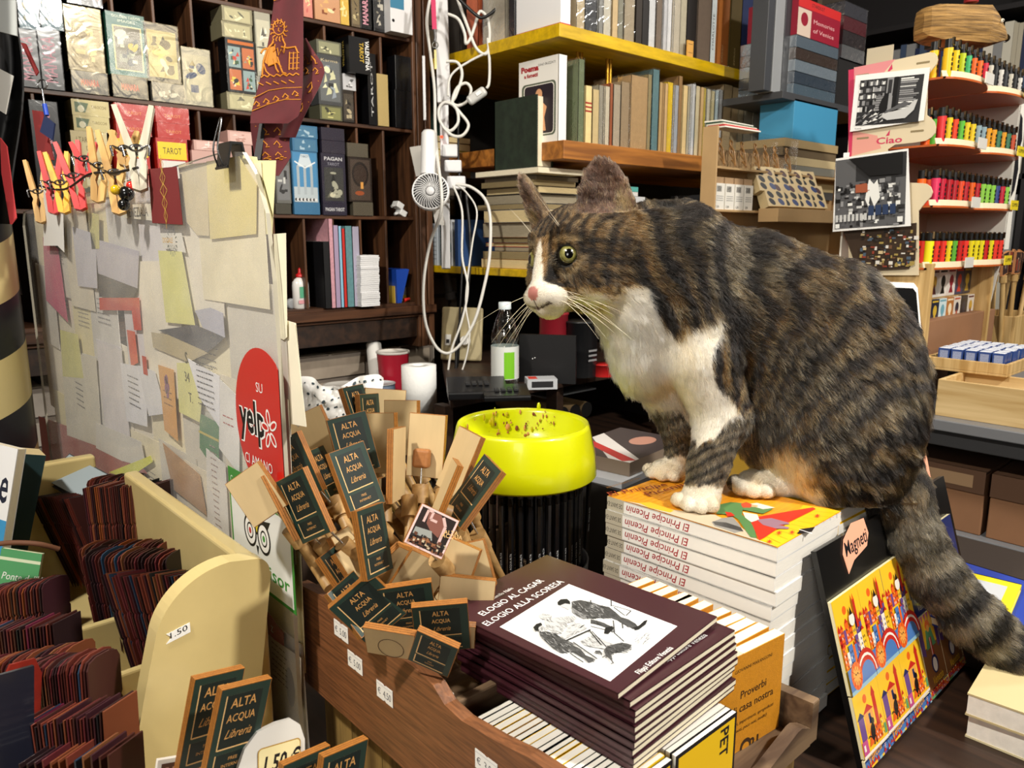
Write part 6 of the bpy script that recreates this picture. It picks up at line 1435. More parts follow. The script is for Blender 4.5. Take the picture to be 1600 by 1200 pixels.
pen(604,762,.77,6,40,0,'plain',.02,.022,'wooden pen with a tiny plate low behind the edge-on plate',base=Vector((.5,.6,1.05)))
# magnets lying lower in the crate
low=[(577,950,.655,40,4,22,'green',.046,.052,'dark green magnet lying tilted at the crate side, left of three dark ones'),(636,950,.665,7,6,24,'green',.048,.052,'dark green magnet standing in the middle of three dark ones in the crate'),
       (690,978,.64,4,4,26,'green',.046,.05,'dark green magnet standing right of three dark ones, half under another'),(612,1002,.63,-6,-10,34,'circle',.044,.032,'blank plywood magnet with a cut circle lying flat at the crate side'),
       (678,1018,.618,-22,-6,30,'green',.036,.036,'dark green magnet with two gold bars beside the plum pile'),(728,940,.69,-6,0,10,'circle',.05,.048,'blank plywood magnet standing just left of the plum pile, circle uppermost'),
       (702,905,.7,-20,-18,4,'circle',.04,.074,'large blank plywood magnet with a cut circle standing in front of the pencils'),(652,905,.695,-30,16,10,'plain',.04,.05,'blank plywood magnet standing left of the large one with the circle'),
       (606,890,.705,-42,50,6,'plain',.036,.056,'blank plywood magnet leaning left, ply edges catching the light'),(562,895,.71,32,62,0,'plain',.034,.056,'blank plywood magnet seen on edge over the crate corner'),
       (538,905,.7,34,74,0,'green',.034,.06,'dark magnet seen on edge over the crate corner'),(746,905,.72,15,-16,0,'circle',.034,.072,'blank plywood magnet with a circle next to the black pencils'),
       (654,878,.72,-22,4,40,'plain',.05,.03,'blank plywood magnet lying flat behind the standing ones'),(556,945,.665,38,50,0,'green',.034,.048,'dark magnet leaning over the crate side above the first price sticker'),(706,990,.65,-4,0,30,'plain',.04,.026,'blank plywood magnet mostly under the dark one with gold bars'),
       (590,875,.71,10,70,0,'plain',.03,.046,'narrow ply edge standing low in the middle of the crate'),(546,868,.73,28,66,0,'plain',.03,.05,'narrow ply edge among the slanting sticks at the left')]
for a in low: pen(*a,stick=False)
# loose slanting pen sticks at the left of the crate
for i, (x0,y0,x1,y1) in enumerate(((458,830,506,905),(472,822,530,915),(490,820,548,925),(508,812,566,920),(532,800,584,920),(516,850,562,930),(690,790,668,930),(640,800,640,930),(600,810,606,940))):
    r=thing('pen_stick','bare round wooden pen stick slanting among the plates in the crate','pen',at(x1,y1,.725),group='bare wooden pen sticks')
    a=at(x0,y0,.765) - r.location;b=Vector((0,0,0));b2=(b-a).normalized() * .012
    mb=MB();mb.cyl(a,b+b2,.0055,BEE,n=14);mb.build('stick',r);mb=MB();mb.cyl(a-(b-a).normalized()*.016,a+(b-a).normalized()*.006,.0084,BEE,n=18);mb.build('collar',r,bev=.001)
# ================================================================== clear notice panel with papers
rl=random.Random(23)
PX=.31
def acrylic():
    m=bpy.data.materials.new('scuffed_acrylic');m.use_nodes=True;nt=m.node_tree
    for n in list(nt.nodes): nt.nodes.remove(n)
    out=nt.nodes.new('ShaderNodeOutputMaterial');tr=nt.nodes.new('ShaderNodeBsdfTransparent');df=nt.nodes.new('ShaderNodeBsdfDiffuse');gl=nt.nodes.new('ShaderNodeBsdfGlossy')
    df.inputs[0].default_value=(.85,.84,.82,1);gl.inputs['Roughness'].default_value=.08;m1=nt.nodes.new('ShaderNodeMixShader');m2=nt.nodes.new('ShaderNodeMixShader')
    tc=nt.nodes.new('ShaderNodeTexCoord');n=nt.nodes.new('ShaderNodeTexNoise');n.inputs['Scale'].default_value=9;n.inputs['Detail'].default_value=9;n.inputs['Roughness'].default_value=.7
    mr=nt.nodes.new('ShaderNodeMapRange');mr.inputs[1].default_value=.3;mr.inputs[2].default_value=.75;mr.inputs[3].default_value=.04;mr.inputs[4].default_value=.2
    nt.links.new(tc.outputs['Object'],n.inputs['Vector']);nt.links.new(n.outputs['Fac'],mr.inputs[0]);nt.links.new(mr.outputs[0],m1.inputs[0])
    nt.links.new(tr.outputs[0],m1.inputs[1]);nt.links.new(df.outputs[0],m1.inputs[2]);m2.inputs[0].default_value=.05
    nt.links.new(m1.outputs[0],m2.inputs[1]);nt.links.new(gl.outputs[0],m2.inputs[2]);nt.links.new(m2.outputs[0],out.inputs[0])
    return m
ACR=acrylic();ACE=mat('#b9b3a2',.2,coat=1.)
pn=thing('notice_screen','tall scuffed clear plastic panel with a rounded corner, papers and stickers on it','notice board',(PX,.66,.98))
def pl(px,py,x=PX):
    p=onx(px,py,x);return (p.y-.66,p.z-.98)
FP=frame((-.004,0,0),(0,1,0),(0,0,1),(1,0,0))
Yn=.0;Ytop=onx(290,250,PX).z - .98;Yfar=1.73 - .66
corner=[(Yn,-.02),(Yn,.4),(Yn+.002,.48),(Yn+.008,.54),(Yn+.025,.575),(Yn+.05,Ytop-.004),(Yn+.09,Ytop),(Yfar-.02,Ytop-.035),(Yfar,Ytop-.06),(Yfar,-.02)]
mb=MB();mb.prism(corner,.004,ACR,FP,mside=ACE);mb.build('sheet',pn)
PAP={}
def paper(pts,col,label=None,dx=.0,group=None,marks=None,name='paper_note',cat='paper',front=False,wob=.0012):
    """a sheet taped to the panel; pts are its corners as seen in the picture, laid onto the panel's own plane"""
    x=PX - .0046 - dx if front else PX + .0012 + dx
    q=[onx(a,b,x) for a,b in pts];c=sum(q,Vector()) / len(q)
    mb=MB();m=mat(col,.75,var=.05,vscale=12) if isinstance(col,str) else col
    n=len(q);sgn=-1
    vs=[v-c for v in q] + [v-c+Vector((.0004,0,0)) for v in q]
    mb.add(vs,[tuple(range(n)),tuple(range(n,2*n))[::-1]]+[(i,(i+1)%n,n+(i+1)%n,n+i) for i in range(n)],m)
    if marks: marks(mb,c,x)
    o=mb.build(name,None,loc=c)
    tag(o,label or 'pale paper scrap taped behind the clear panel',cat,group)
    return o
def cvx(mb,c,x,px,py,px2=None,py2=None):
    """canvas on the panel plane with its origin at a picture point; a = to the right in the picture (-Y)"""
    p=onx(px,py,x) - c;return Canvas(mb,p+Vector((-.0001,0,0)),(0,-1,0),(0,0,1))
def scrib(rows,h=.004,w=.05,col='#4a4a55',seed=1,k0=(0,0)):
    def f(mb,c,x,px=None):
        r=random.Random(seed);cv=Canvas(mb,Vector((-.0001,0,0)),(0,-1,0),(0,0,1));m=mat(col,.6)
        for i in range(rows):
            y=(rows/2-i) * h * 1.6;xx=-w / 2
            while xx < w / 2 - .004:
                l=r.uniform(.003,.01);cv.rect(xx,y,min(xx+l,w/2),y+h*.28,m);xx += l + .0018
    return f
# large backing sheets
CRM=['#e9dfc0','#ddd4c0','#d6d2cc','#e8e0cf','#cfc9bd','#e4d9ae','#d9d4d6']
G1='pale papers filling the back of the clear panel'
k=0
for iy in range(5):
    for ix in range(8):
        y0=.67 + ix * .128 + rl.uniform(-.02,.02);z1=1.578 - iy * .118 + rl.uniform(-.012,.012) - (.0 if ix<5 else .02)
        w=rl.uniform(.12,.17);h=rl.uniform(.13,.17);z1=min(z1,1.572-(y0+w-.67)*.035);a=rl.uniform(-.05,.05)
        y1_=min(y0+w,1.72)
        c=Vector((PX+.0035+.0011*(k%5),(y0+y1_)/2,z1-h/2));mb=MB();m=mat(CRM[(k*3+iy)%7],.8,var=.06,vscale=10)
        R=Matrix.Rotation(a*(0 if iy==0 else 1),3,'X');mb.box((0,0,0),(.0005,y1_-y0,h),m,R=R)
        if rl.random() < .35:
            cv=Canvas(mb,Vector((-.0003,0,0)),(0,-1,0),(0,0,1));r_=random.Random(k);mm=mat('#77757a',.7)
            for i in range(6):
                xx=-.03
                while xx < .03: l=r_.uniform(.003,.009);cv.rect(xx,.02-i*.007,xx+l,.0212-i*.007,mm);xx += l + .002
        tag(mb.build('paper_note',None,loc=c),'large pale paper sheet among those filling the back of the clear panel','paper',G1);k += 1
GG=mat('#c99a4a',.5)
def orn(mb,c,x):
    cv=Canvas(mb,Vector((-.0001,0,0)),(0,-1,0),(0,0,1))
    for s in (-1,1):
        for q in range(5): cv.line([(0,-.03+q*.014),(s*(.012-abs(q-2)*.003),-.022+q*.014),(0,-.014+q*.014)],.0012,GG)
    cv.line([(0,-.036),(0,.045)],.0012,GG);cv.text('DOGALE',0,-.052,.006,GG,anchor='c')
S=lambda a, b: (40+a*.38333,220+b*.38333)
def ps(*pts): return [S(a,b) for a,b in pts]
paper(ps((500,115),(615,105),(640,342),(516,335)),'#7a2a2c','maroon booklet cover with a gold ornament at the top of the clear panel',front=True,marks=orn)
paper(ps((622,100),(738,88),(748,388),(700,385),(655,330)),'#cfc09a','beige taped strip right of the maroon booklet')
paper(ps((736,85),(868,62),(942,180),(940,380),(752,402)),'#e0d08a','yellow paper under the black binder clip')
paper(ps((868,56),(942,66),(944,80),(1020,80),(1004,382),(950,380)),'#efe7b4','cream yellow sheet standing out beyond the rounded corner',dx=.003)
paper(ps((1010,380),(1060,376),(1066,800),(1052,812),(1030,800)),'#f0ead0','long cream sheet standing out past the right edge, below the corner',dx=.004)
paper(ps((1062,732),(1096,742),(1144,1166),(1050,1148),(1040,900)),'#f1ead2','cream folded sheet lowest of those standing out past the edge',dx=.006)
paper(ps((540,447),(636,452),(690,752),(572,740)),'#dcd98c','yellow sticky note in the middle of the clear panel',dx=-.0007)
paper(ps((282,400),(462,450),(456,602),(296,540)),'#bdb9c4','lavender grey paper left of the long yellow note')
paper(ps((296,542),(456,602),(440,640),(300,636)),'#3f3d42','dark strip filling in the shaded gap under the lavender grey paper',dx=-.0004)  # dark sheet drawn in for the shade of a gap between papers
paper(ps((300,640),(462,640),(472,772),(442,772),(432,692),(302,690)),'#c9462f','red orange strip below the dark gap strip',dx=-.0005)
paper(ps((412,770),(444,778),(458,905),(430,920)),'#d9603f','narrow orange strip below the red one',dx=-.0004)
paper(ps((70,392),(132,440),(172,740),(84,650)),'#c9647f','pink paper tongue at the far left of the clear panel',dx=-.0005)
paper(ps((256,290),(298,300),(300,440),(270,442)),'#cdc680','small olive yellow strip near the pegs',dx=-.0004)
paper(ps((190,350),(284,380),(292,602),(214,592)),'#c8c6cf','lavender sheet hanging below the wooden pegs',dx=-.0004)
paper(ps((540,772),(690,750),(812,802),(742,862)),'#4c4c52','dark photo corner below the yellow sticky note',dx=-.0004)
paper(ps((512,780),(640,800),(742,866),(664,902),(520,842)),'#b9ab88','tan paper band below the dark photo corner',dx=-.0002)
paper(ps((690,692),(752,680),(804,702),(812,802),(722,762)),'#b6b6c4','lavender blue scrap right of the yellow sticky note',dx=-.0003)
paper(ps((140,770),(212,790),(236,968),(152,960)),'#d9d58a','yellow note low at the far left of the clear panel',dx=-.0004)
paper(ps((386,905),(490,925),(496,1166),(412,1142)),'#e4e4ea','white printed letter at the bottom middle of the clear panel',dx=-.0005,marks=scrib(6,.005,.05,seed=4))
paper(ps((456,915),(526,940),(572,1112),(502,1122)),'#dcdce2','white slip with a red corner beside the printed letter',dx=-.0006,marks=lambda mb,c,x: Canvas(mb,Vector((-.0002,0,0)),(0,-1,0),(0,0,1)).rect(-.026,.02,-.008,.045,mat('#c0302a',.5)))
paper([(247,570),(271,578),(278,690),(257,672)],'#d9a25a','orange bookmark with a purple flower taped to the clear panel',dx=-.0007,marks=lambda mb,c,x: [Canvas(mb,Vector((-.0002,0,0)),(0,-1,0),(0,0,1)).ell(.004*math.cos(t),.02+.01*math.sin(t),.005,.006,mat('#8a4a7a',.5)) for t in (0,1.2,2.4,3.6,4.8)] and scrib(3,.005,.03,'#7a4a20',3)(mb,c,x))
def note34(mb,c,x):
    cv=Canvas(mb,Vector((-.0002,0,0)),(0,-1,0),(0,0,1));m=mat('#55553a',.6);cv.text('S',-.008,.03,.014,m);cv.text('34',-.014,.008,.012,m);cv.text('T.',-.006,-.016,.012,m)
paper([(276,567),(302,567),(318,600),(312,660),(280,644)],'#dfdc96','yellow note with the number 34 written on it',dx=-.0006,marks=note34)
paper([(293,560),(343,588),(343,668),(312,622)],'#e9e9ef','printed receipt folded over the number 34 note',dx=-.0008,marks=scrib(8,.004,.05,seed=9))
paper([(343,592),(374,622),(374,742),(342,700)],'#e6e4e2','white envelope left of the red round sticker',dx=-.0004,marks=scrib(2,.005,.03,'#b04040',6))
paper([(312,646),(342,662),(342,745),(312,700)],'#2f7a45','green leaflet below the number 34 note',dx=-.0002,marks=lambda mb,c,x: Canvas(mb,Vector((-.0002,0,0)),(0,-1,0),(0,0,1)).rect(-.03,.004,.03,.007,mat('#c9b84a',.5)))
paper([(254,692),(312,742),(323,806),(270,764)],'#a87b4a','brown paper bag low behind the clear panel',dx=-.0003)
paper([(322,700),(352,726),(359,854),(324,818)],'#dcd8d4','long speckled receipt hanging left of the owl sticker',dx=-.0009,marks=scrib(16,.0045,.02,'#a08a86',8))
paper([(150,660),(220,690),(228,730),(190,720),(150,700)],'#d8d4cc','small pale card low at the left of the clear panel',dx=-.0005)
paper([(60,650),(200,700),(230,740),(180,752),(70,745)],'#a2473c','reddish sheet along the bottom left of the clear panel',dx=-.0001)
paper([(170,738),(235,712),(238,722),(200,748)],'#e2e23a','bright yellow slip low behind the clear panel',dx=-.0006)
paper([(95,545),(150,560),(160,700),(105,680)],'#d8d2c2','pale letter low at the far left',dx=-.0002,marks=scrib(5,.006,.05,seed=14))
paper([(410,945),(443,990),(443,1012),(418,990),(404,965)],'#a52a30','red strip below the owl sticker',dx=-.0008,marks=lambda mb,c,x: Canvas(mb,Vector((-.0002,0,0)),(0,-1,0),(0,0,1)).text('Z',.0,-.004,.007,WHT))
paper([(406,984),(470,1028),(471,1112),(410,1052)],'#d6d2cc','pale printed card with a grey oval under the red strip',dx=-.0009,marks=lambda mb,c,x: scrib(7,.004,.035,seed=12)(mb,c,x) or Canvas(mb,Vector((-.0003,0,0)),(0,-1,0),(0,0,1)).ell(.022,-.012,.01,.022,mat('#9a9a9e',.6)))
paper([(462,505),(438,500),(440,640),(466,668),(476,650)],'#ece4cc','buff card standing out past the panel edge above the dotted paper',dx=.008)
# printed word on a sheet
paper([(190,320),(238,318),(240,345),(192,340)],'#e2dccb','cream sheet with the word VENEZIALA partly covered by the maroon booklet',dx=-.0004,marks=lambda mb,c,x: Canvas(mb,Vector((-.0002,0,0)),(0,-1,0),(0,0,1)).text('VENEZIALA',0,-.006,.012,mat('#3a3a3a',.6),anchor='c',w=.085))
paper([(250,364),(283,364),(290,395),(255,388)],'#dedbd2','small square paper with a ring shaped stamp',dx=-.0004,marks=lambda mb,c,x: [Canvas(mb,Vector((-.0002,0,0)),(0,-1,0),(0,0,1)).line([(.012*math.cos(t),.012*math.sin(t)),(.017*math.cos(t),.017*math.sin(t))],.0012,mat('#5a6a66',.6)) for t in [q*.35 for q in range(18)]])
# round red review sticker
def yelp():
    c=onx(412,662,PX-.0048);r=thing('review_sticker','round red sticker with a white outlined word and burst on the clear panel','sticker',c)
    mb=MB();R=.066
    n=56;pts=[(R*.98*math.cos(2*math.pi*i/n),R*1.12*math.sin(2*math.pi*i/n)) for i in range(n)]
    F=frame((0,0,0),(0,-1,0),(0,0,1),(-1,0,0));pts=[(min(x,.0015+(.66*0+c.y-.662)),y) for x,y in pts]
    mb.prism(pts,.0003,mat('#c8241c',.35,coat=.3),F)
    cv=Canvas(mb,(-.0003,0,0),(0,-1,0),(0,0,1));x0=-.056
    cv.text('SU',-.012,.03,.01,WHT);cv.text('yelp',x0,-.014,.034,WHT,bold=.055,xs=.74);cv.text('yelp',x0,-.014,.034,mat('#111111',.5),bold=.025,xs=.74)
    bx=.03 if c.y - .66 > .05 else c.y - .685
    for a in (100,172,244,316,28):
        t=math.radians(a);cx, cy=bx + .01 * math.cos(t), -.004 + .012 * math.sin(t);cv.ell(cx,cy,.0085,.0045,WHT,rot=t,n=16);cv.ell(cx,cy,.0062,.0026,mat('#c8241c',.35),rot=t,n=16)
    cv.text('CI AMANO',-.048,-.048,.011,WHT,xs=.85)
    mb.build('disc',r)
yelp()
def owl():
    A, B, C_2, D=[onx(*p,PX-.0049) for p in ((356,727),(457,842),(452,992),(360,868))]
    r=thing('owl_sticker','white sticker with a green border and owl eyes on the clear panel','sticker',A)
    mb=MB();w=A.y - B.y;h=A.z - (A+(D-A)).z
    w=A.y - B.y;h=.118
    F=frame((0,0,-h),(0,-1,0),(0,0,1),(-1,0,0));GRNs=mat('#3f8f3a',.35,coat=.3);BK=mat('#141414',.5)
    mb.prism([(0,0),(w,0),(w,h),(0,h)],.0003,GRNs,F)
    cv=Canvas(mb,(-.0003,0,-h),(0,-1,0),(0,0,1));cv.rect(.004,.004,w-.004,h-.024,mat('#e6e8e6',.4));cv.text('Consigliato su',.006,h-.017,.009,mat('#d6ecd2',.5),xs=.75)
    cx, cy=w * .45, h * .5
    cv.poly([(cx-.034,cy+.022),(cx,cy+.016),(cx+.034,cy+.022),(cx+.018,cy+.0),(cx-.018,cy+.0)],BK);cv.poly([(cx-.01,cy+.02),(cx+.01,cy+.02),(cx,cy+.002)],mat('#d9c02a',.5))
    for s, ir in ((-1,'#b32a2a'),(1,'#3f8f3a')):
        x=cx + s * .0165;cv.ell(x,cy,.0155,.0175,BK,n=28);cv.ell(x,cy,.0125,.0145,WHT,n=28);cv.ell(x,cy,.0078,.009,BK,n=24);cv.ell(x,cy,.0058,.007,WHT,n=20);cv.ell(x,cy,.003,.0036,mat(ir,.5),n=16)
    cv.poly([(cx-.003,cy-.012),(cx+.003,cy-.012),(cx,cy-.022)],BK)
    cv.text('trip',.01,h*.16,.015,BK,bold=.02,w=.038);cv.text('advisor',.051,h*.16,.015,GRNs,bold=.01,w=.085)
    mb.build('label',r)
owl()
# black binder clip on top
bp_=onx(366,258,PX);bc=thing('binder_clip','black metal binder clip on the top edge of the clear panel','clip',M=T((PX-.002,bp_.y,Ytop+.98))@Matrix.Diagonal((.75,.75,.75,1)))
BM=mat('#0d0d0e',.3,coat=.5);ST=mat('#8a8a8c',.25,1.)
mb=MB();mb.prism([(-.014,-.022),(-.012,-.022),(-.006,.006),(.006,.006),(.012,-.022),(.014,-.022),(.008,.009),(-.008,.009)],.036,BM,frame((0,.018,0),(1,0,0),(0,0,1),(0,-1,0)))
mb.cyl((-.0135,-.018,-.022),(-.0135,.018,-.022),.0018,BM,n=10);mb.cyl((.0135,-.018,-.022),(.0135,.018,-.022),.0018,BM,n=10);mb.build('body',bc)
mb=MB();mb.tube([(-.014,-.008,-.022),(-.02,-.007,.0),(-.012,-.004,.032),(-.01,.0,.038),(-.012,.004,.032),(-.02,.007,0),(-.014,.008,-.022)],.0011,ST,sub=5);mb.build('wire_handle',bc)
mb=MB();mb.tube([(.014,-.01,-.022),(.022,-.008,-.03),(.024,0,-.05),(.022,.008,-.03),(.014,.01,-.022)],.0011,BM,sub=5);mb.build('wire_handle',bc)

# clothes pegs along the top of the panel
def peg(px,py_top,py_bot,d,col,label,lean=0,wood_=False,openw=.006):
    xx=PX - .014 if wood_ != 9 else PX;a=onx(px,py_top,xx);b=onx(px,py_bot,xx);L=(a-b).length
    M=T((a+b)/2) @ CAMB @ rot3('Z',lean) @ rot3('Y',18) @ Matrix.Diagonal((1.7,1,1.3,1))
    r=thing('clothes_peg',label,'clothes peg',M=M)
    m=wood('#d9b06a','#b98a45',.5,1,20) if wood_ == 1 else wood('#cfc8b4','#aaa28e',.6,1,20) if wood_ == 2 else mat(col,.4,coat=.3)
    for s in (-1,1):
        mb=MB();pts=[(0,-L/2),(s*.0045,-L/2+.003),(s*.0055,-L*.18),(s*.0042,-L*.12),(s*.0058,-L*.05),(s*.0065,0),(s*(openw+.0042),L/2),(s*(openw+.001),L/2+.001),(s*.0012,.0),(s*.0008,-L*.1),(s*.002,-L*.2),(s*.0003,-L*.3)]
        if s < 0: pts=pts[::-1]
        mb.prism(pts,.009,m,T((0,0,-.0045)));mb.build('jaw',r,bev=.0006)
    mb=MB();mb.lathe([(.003,-.0055),(.0046,-.005),(.0046,.005),(.003,.0055)],mat('#8f8f92',.3,1.),14,closed=True);mb.tube([(.004,0,.0055),(.0085,.002,.0065),(.0075,-.01,.006)],.0008,ST,sub=3);mb.tube([(-.004,0,.0055),(-.0085,.002,.0065),(-.0075,-.01,.006)],.0008,ST,sub=3);mb.build('spring',r)
RP, YP='#cf1f1f', '#e8a81f'
peg(60,254,345,1.5,'','small pale wooden peg, leftmost on the clear panel',6,1)
peg(82,240,332,1.45,RP,'red plastic peg beside the leftmost wooden one',4)
peg(95,240,332,1.4,YP,'yellow plastic peg between two red ones',8)
peg(116,222,328,1.36,RP,'red plastic peg leaning left, longest of the three',12)
peg(133,224,275,1.4,RP,'short red plastic peg behind the string',6)
peg(156,202,316,1.3,'','pale yellow wooden peg standing upright at the panel top',-3,1)
peg(180,204,335,1.22,'','yellow wooden peg next to the white weathered one',6,1)
peg(196,206,262,1.24,'','short yellow wooden peg behind the big wooden ones',4,1)
peg(214,164,300,1.12,'','weathered white wooden peg, tallest of all',5,2,.009)
mb=MB();mb.tube([onx(60,290,PX-.022),onx(100,296,PX-.022),onx(140,272,PX-.022),onx(178,270,PX-.022),onx(215,262,PX-.022)],.0016,mat('#1f1712',.6),sub=6);tag(mb.build('peg_string'),'dark twisted string running through the clothes pegs','string')
mb=MB();q=[onx(p[0],p[1],PX-.01) for p in ((68,296),(98,330),(100,394),(90,384),(68,384))];mb.add(q+[v+Vector((.0006,0,0)) for v in q],[(0,1,2,3,4),(9,8,7,6,5),(0,5,6,1),(1,6,7,2),(2,7,8,3),(3,8,9,4),(4,9,5,0)],mat('#f6f4f0',.6))
tag(mb.build('paper_strip'),'torn bright white paper strip hanging from the red and yellow pegs','paper')
ch=thing('bead_charm','small black and red bead charm with a yellow bead hanging on the peg string','charm',onx(198,308,PX-.02))
for nm, dx, dy, dz, r_, c_ in (('bead',.0,0,.004,.009,'#101010'),('bead',-.004,0,-.009,.007,'#101010'),('bead',-.011,.002,.008,.006,'#e8c020'),('bead',.006,0,.013,.006,'#d02a20')):
    mb=MB();mb.lathe([(0,-r_)]+[(r_*math.cos(math.radians(t)),r_*math.sin(math.radians(t))) for t in range(-75,90,15)]+[(0,r_)],mat(c_,.2,coat=1),20,T((dx,dy,dz)));mb.build(nm,ch)
mb=MB();mb.tube([(0,0,.012),(.002,0,.03),(0,0,.038)],.0006,mat('#d8d0c0',.6),sub=3);mb.build('loop',ch)

# striped mooring-pole post and dark hangings at the far left
def spiral():
    m=bpy.data.materials.new('spiral_paint');m.use_nodes=True;nt=m.node_tree;b=nt.nodes['Principled BSDF'];b.inputs['Roughness'].default_value=.35;b.inputs['Coat Weight'].default_value=.2
    tc=nt.nodes.new('ShaderNodeTexCoord');sp=nt.nodes.new('ShaderNodeSeparateXYZ');at2=nt.nodes.new('ShaderNodeMath');at2.operation='ARCTAN2'
    nt.links.new(tc.outputs['Object'],sp.inputs[0]);nt.links.new(sp.outputs['Y'],at2.inputs[0]);nt.links.new(sp.outputs['X'],at2.inputs[1])
    m1=nt.nodes.new('ShaderNodeMath');m1.operation='MULTIPLY';m1.inputs[1].default_value=1 / (2*math.pi);nt.links.new(at2.outputs[0],m1.inputs[0])
    m2=nt.nodes.new('ShaderNodeMath');m2.operation='MULTIPLY_ADD';m2.inputs[1].default_value=5.4;m2.inputs[2].default_value=.34;nt.links.new(sp.outputs['Z'],m2.inputs[0])
    m3=nt.nodes.new('ShaderNodeMath');m3.operation='SUBTRACT';nt.links.new(m2.outputs[0],m3.inputs[0]);nt.links.new(m1.outputs[0],m3.inputs[1])
    m4=nt.nodes.new('ShaderNodeMath');m4.operation='FRACT';nt.links.new(m3.outputs[0],m4.inputs[0]);m5=nt.nodes.new('ShaderNodeMath');m5.operation='GREATER_THAN';m5.inputs[1].default_value=.52;nt.links.new(m4.outputs[0],m5.inputs[0])
    mx=nt.nodes.new('ShaderNodeMix');mx.data_type='RGBA';mx.inputs[6].default_value=_srgb('#d6c48a');mx.inputs[7].default_value=_srgb('#14161d');nt.links.new(m5.outputs[0],mx.inputs[0]);nt.links.new(mx.outputs[2],b.inputs['Base Color'])
    return m
pc_=at(-38,600,1.34)
mb=MB();mb.cyl((0,0,0),(0,0,1.52),.082,spiral(),n=48);tag(mb.build('striped_post',None,loc=(pc_.x,pc_.y,0)),'thick post painted with black and cream spiral stripes at the left edge','post')
mb=MB();mb.cyl((0,0,1.52),(0,0,2.8),.06,mat('#0f0f10',.6),n=32);tag(mb.build('black_post',None,loc=(pc_.x-.01,pc_.y+.0,0)),'matt black upper post standing on the striped one at the left edge','post')

# ================================================================== cream rack for leather bookmarks
CRMP=mat('#cfba80',.32,coat=.5,var=.04,vscale=12,bump=.15,bscale=30)
rk=thing('bookmark_rack','glossy cream painted rack with a rounded end board holding leather bookmarks','rack',(.1,.66,CTZ))
def rkp(name,mb,bev=.004): o_=Vector((.1,.66,CTZ));mb.v=[v-o_ for v in mb.v];return mb.build(name,rk,bev=bev,seg=3)
EY=.672
pe_=[(.118,CTZ),(.247,CTZ),(.283,1.19)]
for k in range(9): t=math.radians(90*k/8);pe_.append((.268+.014*math.cos(t),1.192+.016*math.sin(t)))
for k in range(15): t=math.radians(90+72*k/14);pe_.append((.245+.07*math.cos(t) ,1.146+.066*math.sin(t)))
pe_ += [(.166,1.12),(.156,1.08),(.142,1.02)]
mb=MB();mb.prism(pe_,.02,CRMP,frame((0,EY,0),(1,0,0),(0,0,1),(0,-1,0)));rkp('end_board',mb,.006)
mb=MB();mb.b2((.268,EY,CTZ),(.286,1.06,1.196),CRMP);rkp('back_board',mb)
mb=MB();mb.b2((.148,EY,CTZ),(.17,1.3,1.05),CRMP);rkp('front_lip',mb,.006)
mb=MB();mb.b2((.12,1.27,CTZ),(.285,1.29,1.17),CRMP);rkp('end_board',mb)
for yy in (.8,.93): 
    mb=MB();mb.b2((.17,yy,CTZ),(.268,yy+.008,1.06),CRMP);rkp('divider',mb)
mb=MB();mb.b2((.06,EY-.1,CTZ),(.286,1.29,CTZ+.012),CRMP);rkp('bottom',mb)
mb=MB();F=frame((0,EY-.0203,0),(1,0,0),(0,0,1),(0,-1,0));cx, cz=onz(0,0,0).x, 0
sp_=ony(279,990,EY-.0203)
mb.prism([(-.011,-.006),(.01,-.002),(.01,.007),(-.01,.003),(-.006,-.001)],.0004,STK,T(Vector((sp_.x,EY-.0203,sp_.z)))@frame((0,0,0),(1,0,0),(0,0,1),(0,-1,0)))
cv=Canvas(mb,(sp_.x-.007,EY-.0208,sp_.z-.002),(1,0,.2),(0,0,1));cv.text('1.50',0,0,.0055,INK,w=.015)
o_=Vector((.1,.66,CTZ));mb.v=[v-o_ for v in mb.v];mb.build('price_sticker',rk)
# leather bookmarks, each its own
LCOL=['#4c1d1a','#3a1814','#59251d','#2b1312','#6a3024','#562024','#35171e','#703b24','#3f1f1c','#241417']
LACC=['#7c3e1c','#243c54','#601e34','#121418','#70442a','#1c2c40']
def strap_mesh(L,style,w=.034,t=.0017):
    mb=MB();m=mat(LCOL[0],.45,coat=.15);n=10
    if style == 'round': top=[(-w/2,L*.94),(-w*.42,L*.98),(-w*.2,L),(w*.2,L),(w*.42,L*.98),(w/2,L*.94)]
    elif style == 'slant': top=[(-w/2,L),(w/2,L*.93)]
    else: top=[(-w/2,L),(w/2,L)]
    right=[(w/2,L*.72),(w*.46,L*.7),(w/2,L*.68),(w/2,L*.5),(w*.46,L*.48),(w/2,L*.46)]
    left=[(-a,b) for a,b in right][::-1]
    bot=[]
    for k in range(9): bot.append((w/2-w*k/8,.0 if k%2==0 else .012))
    mb.prism(top+right+bot+left,t,m,T((0,0,-t/2)))
    return mb
LM={}
NBM=0
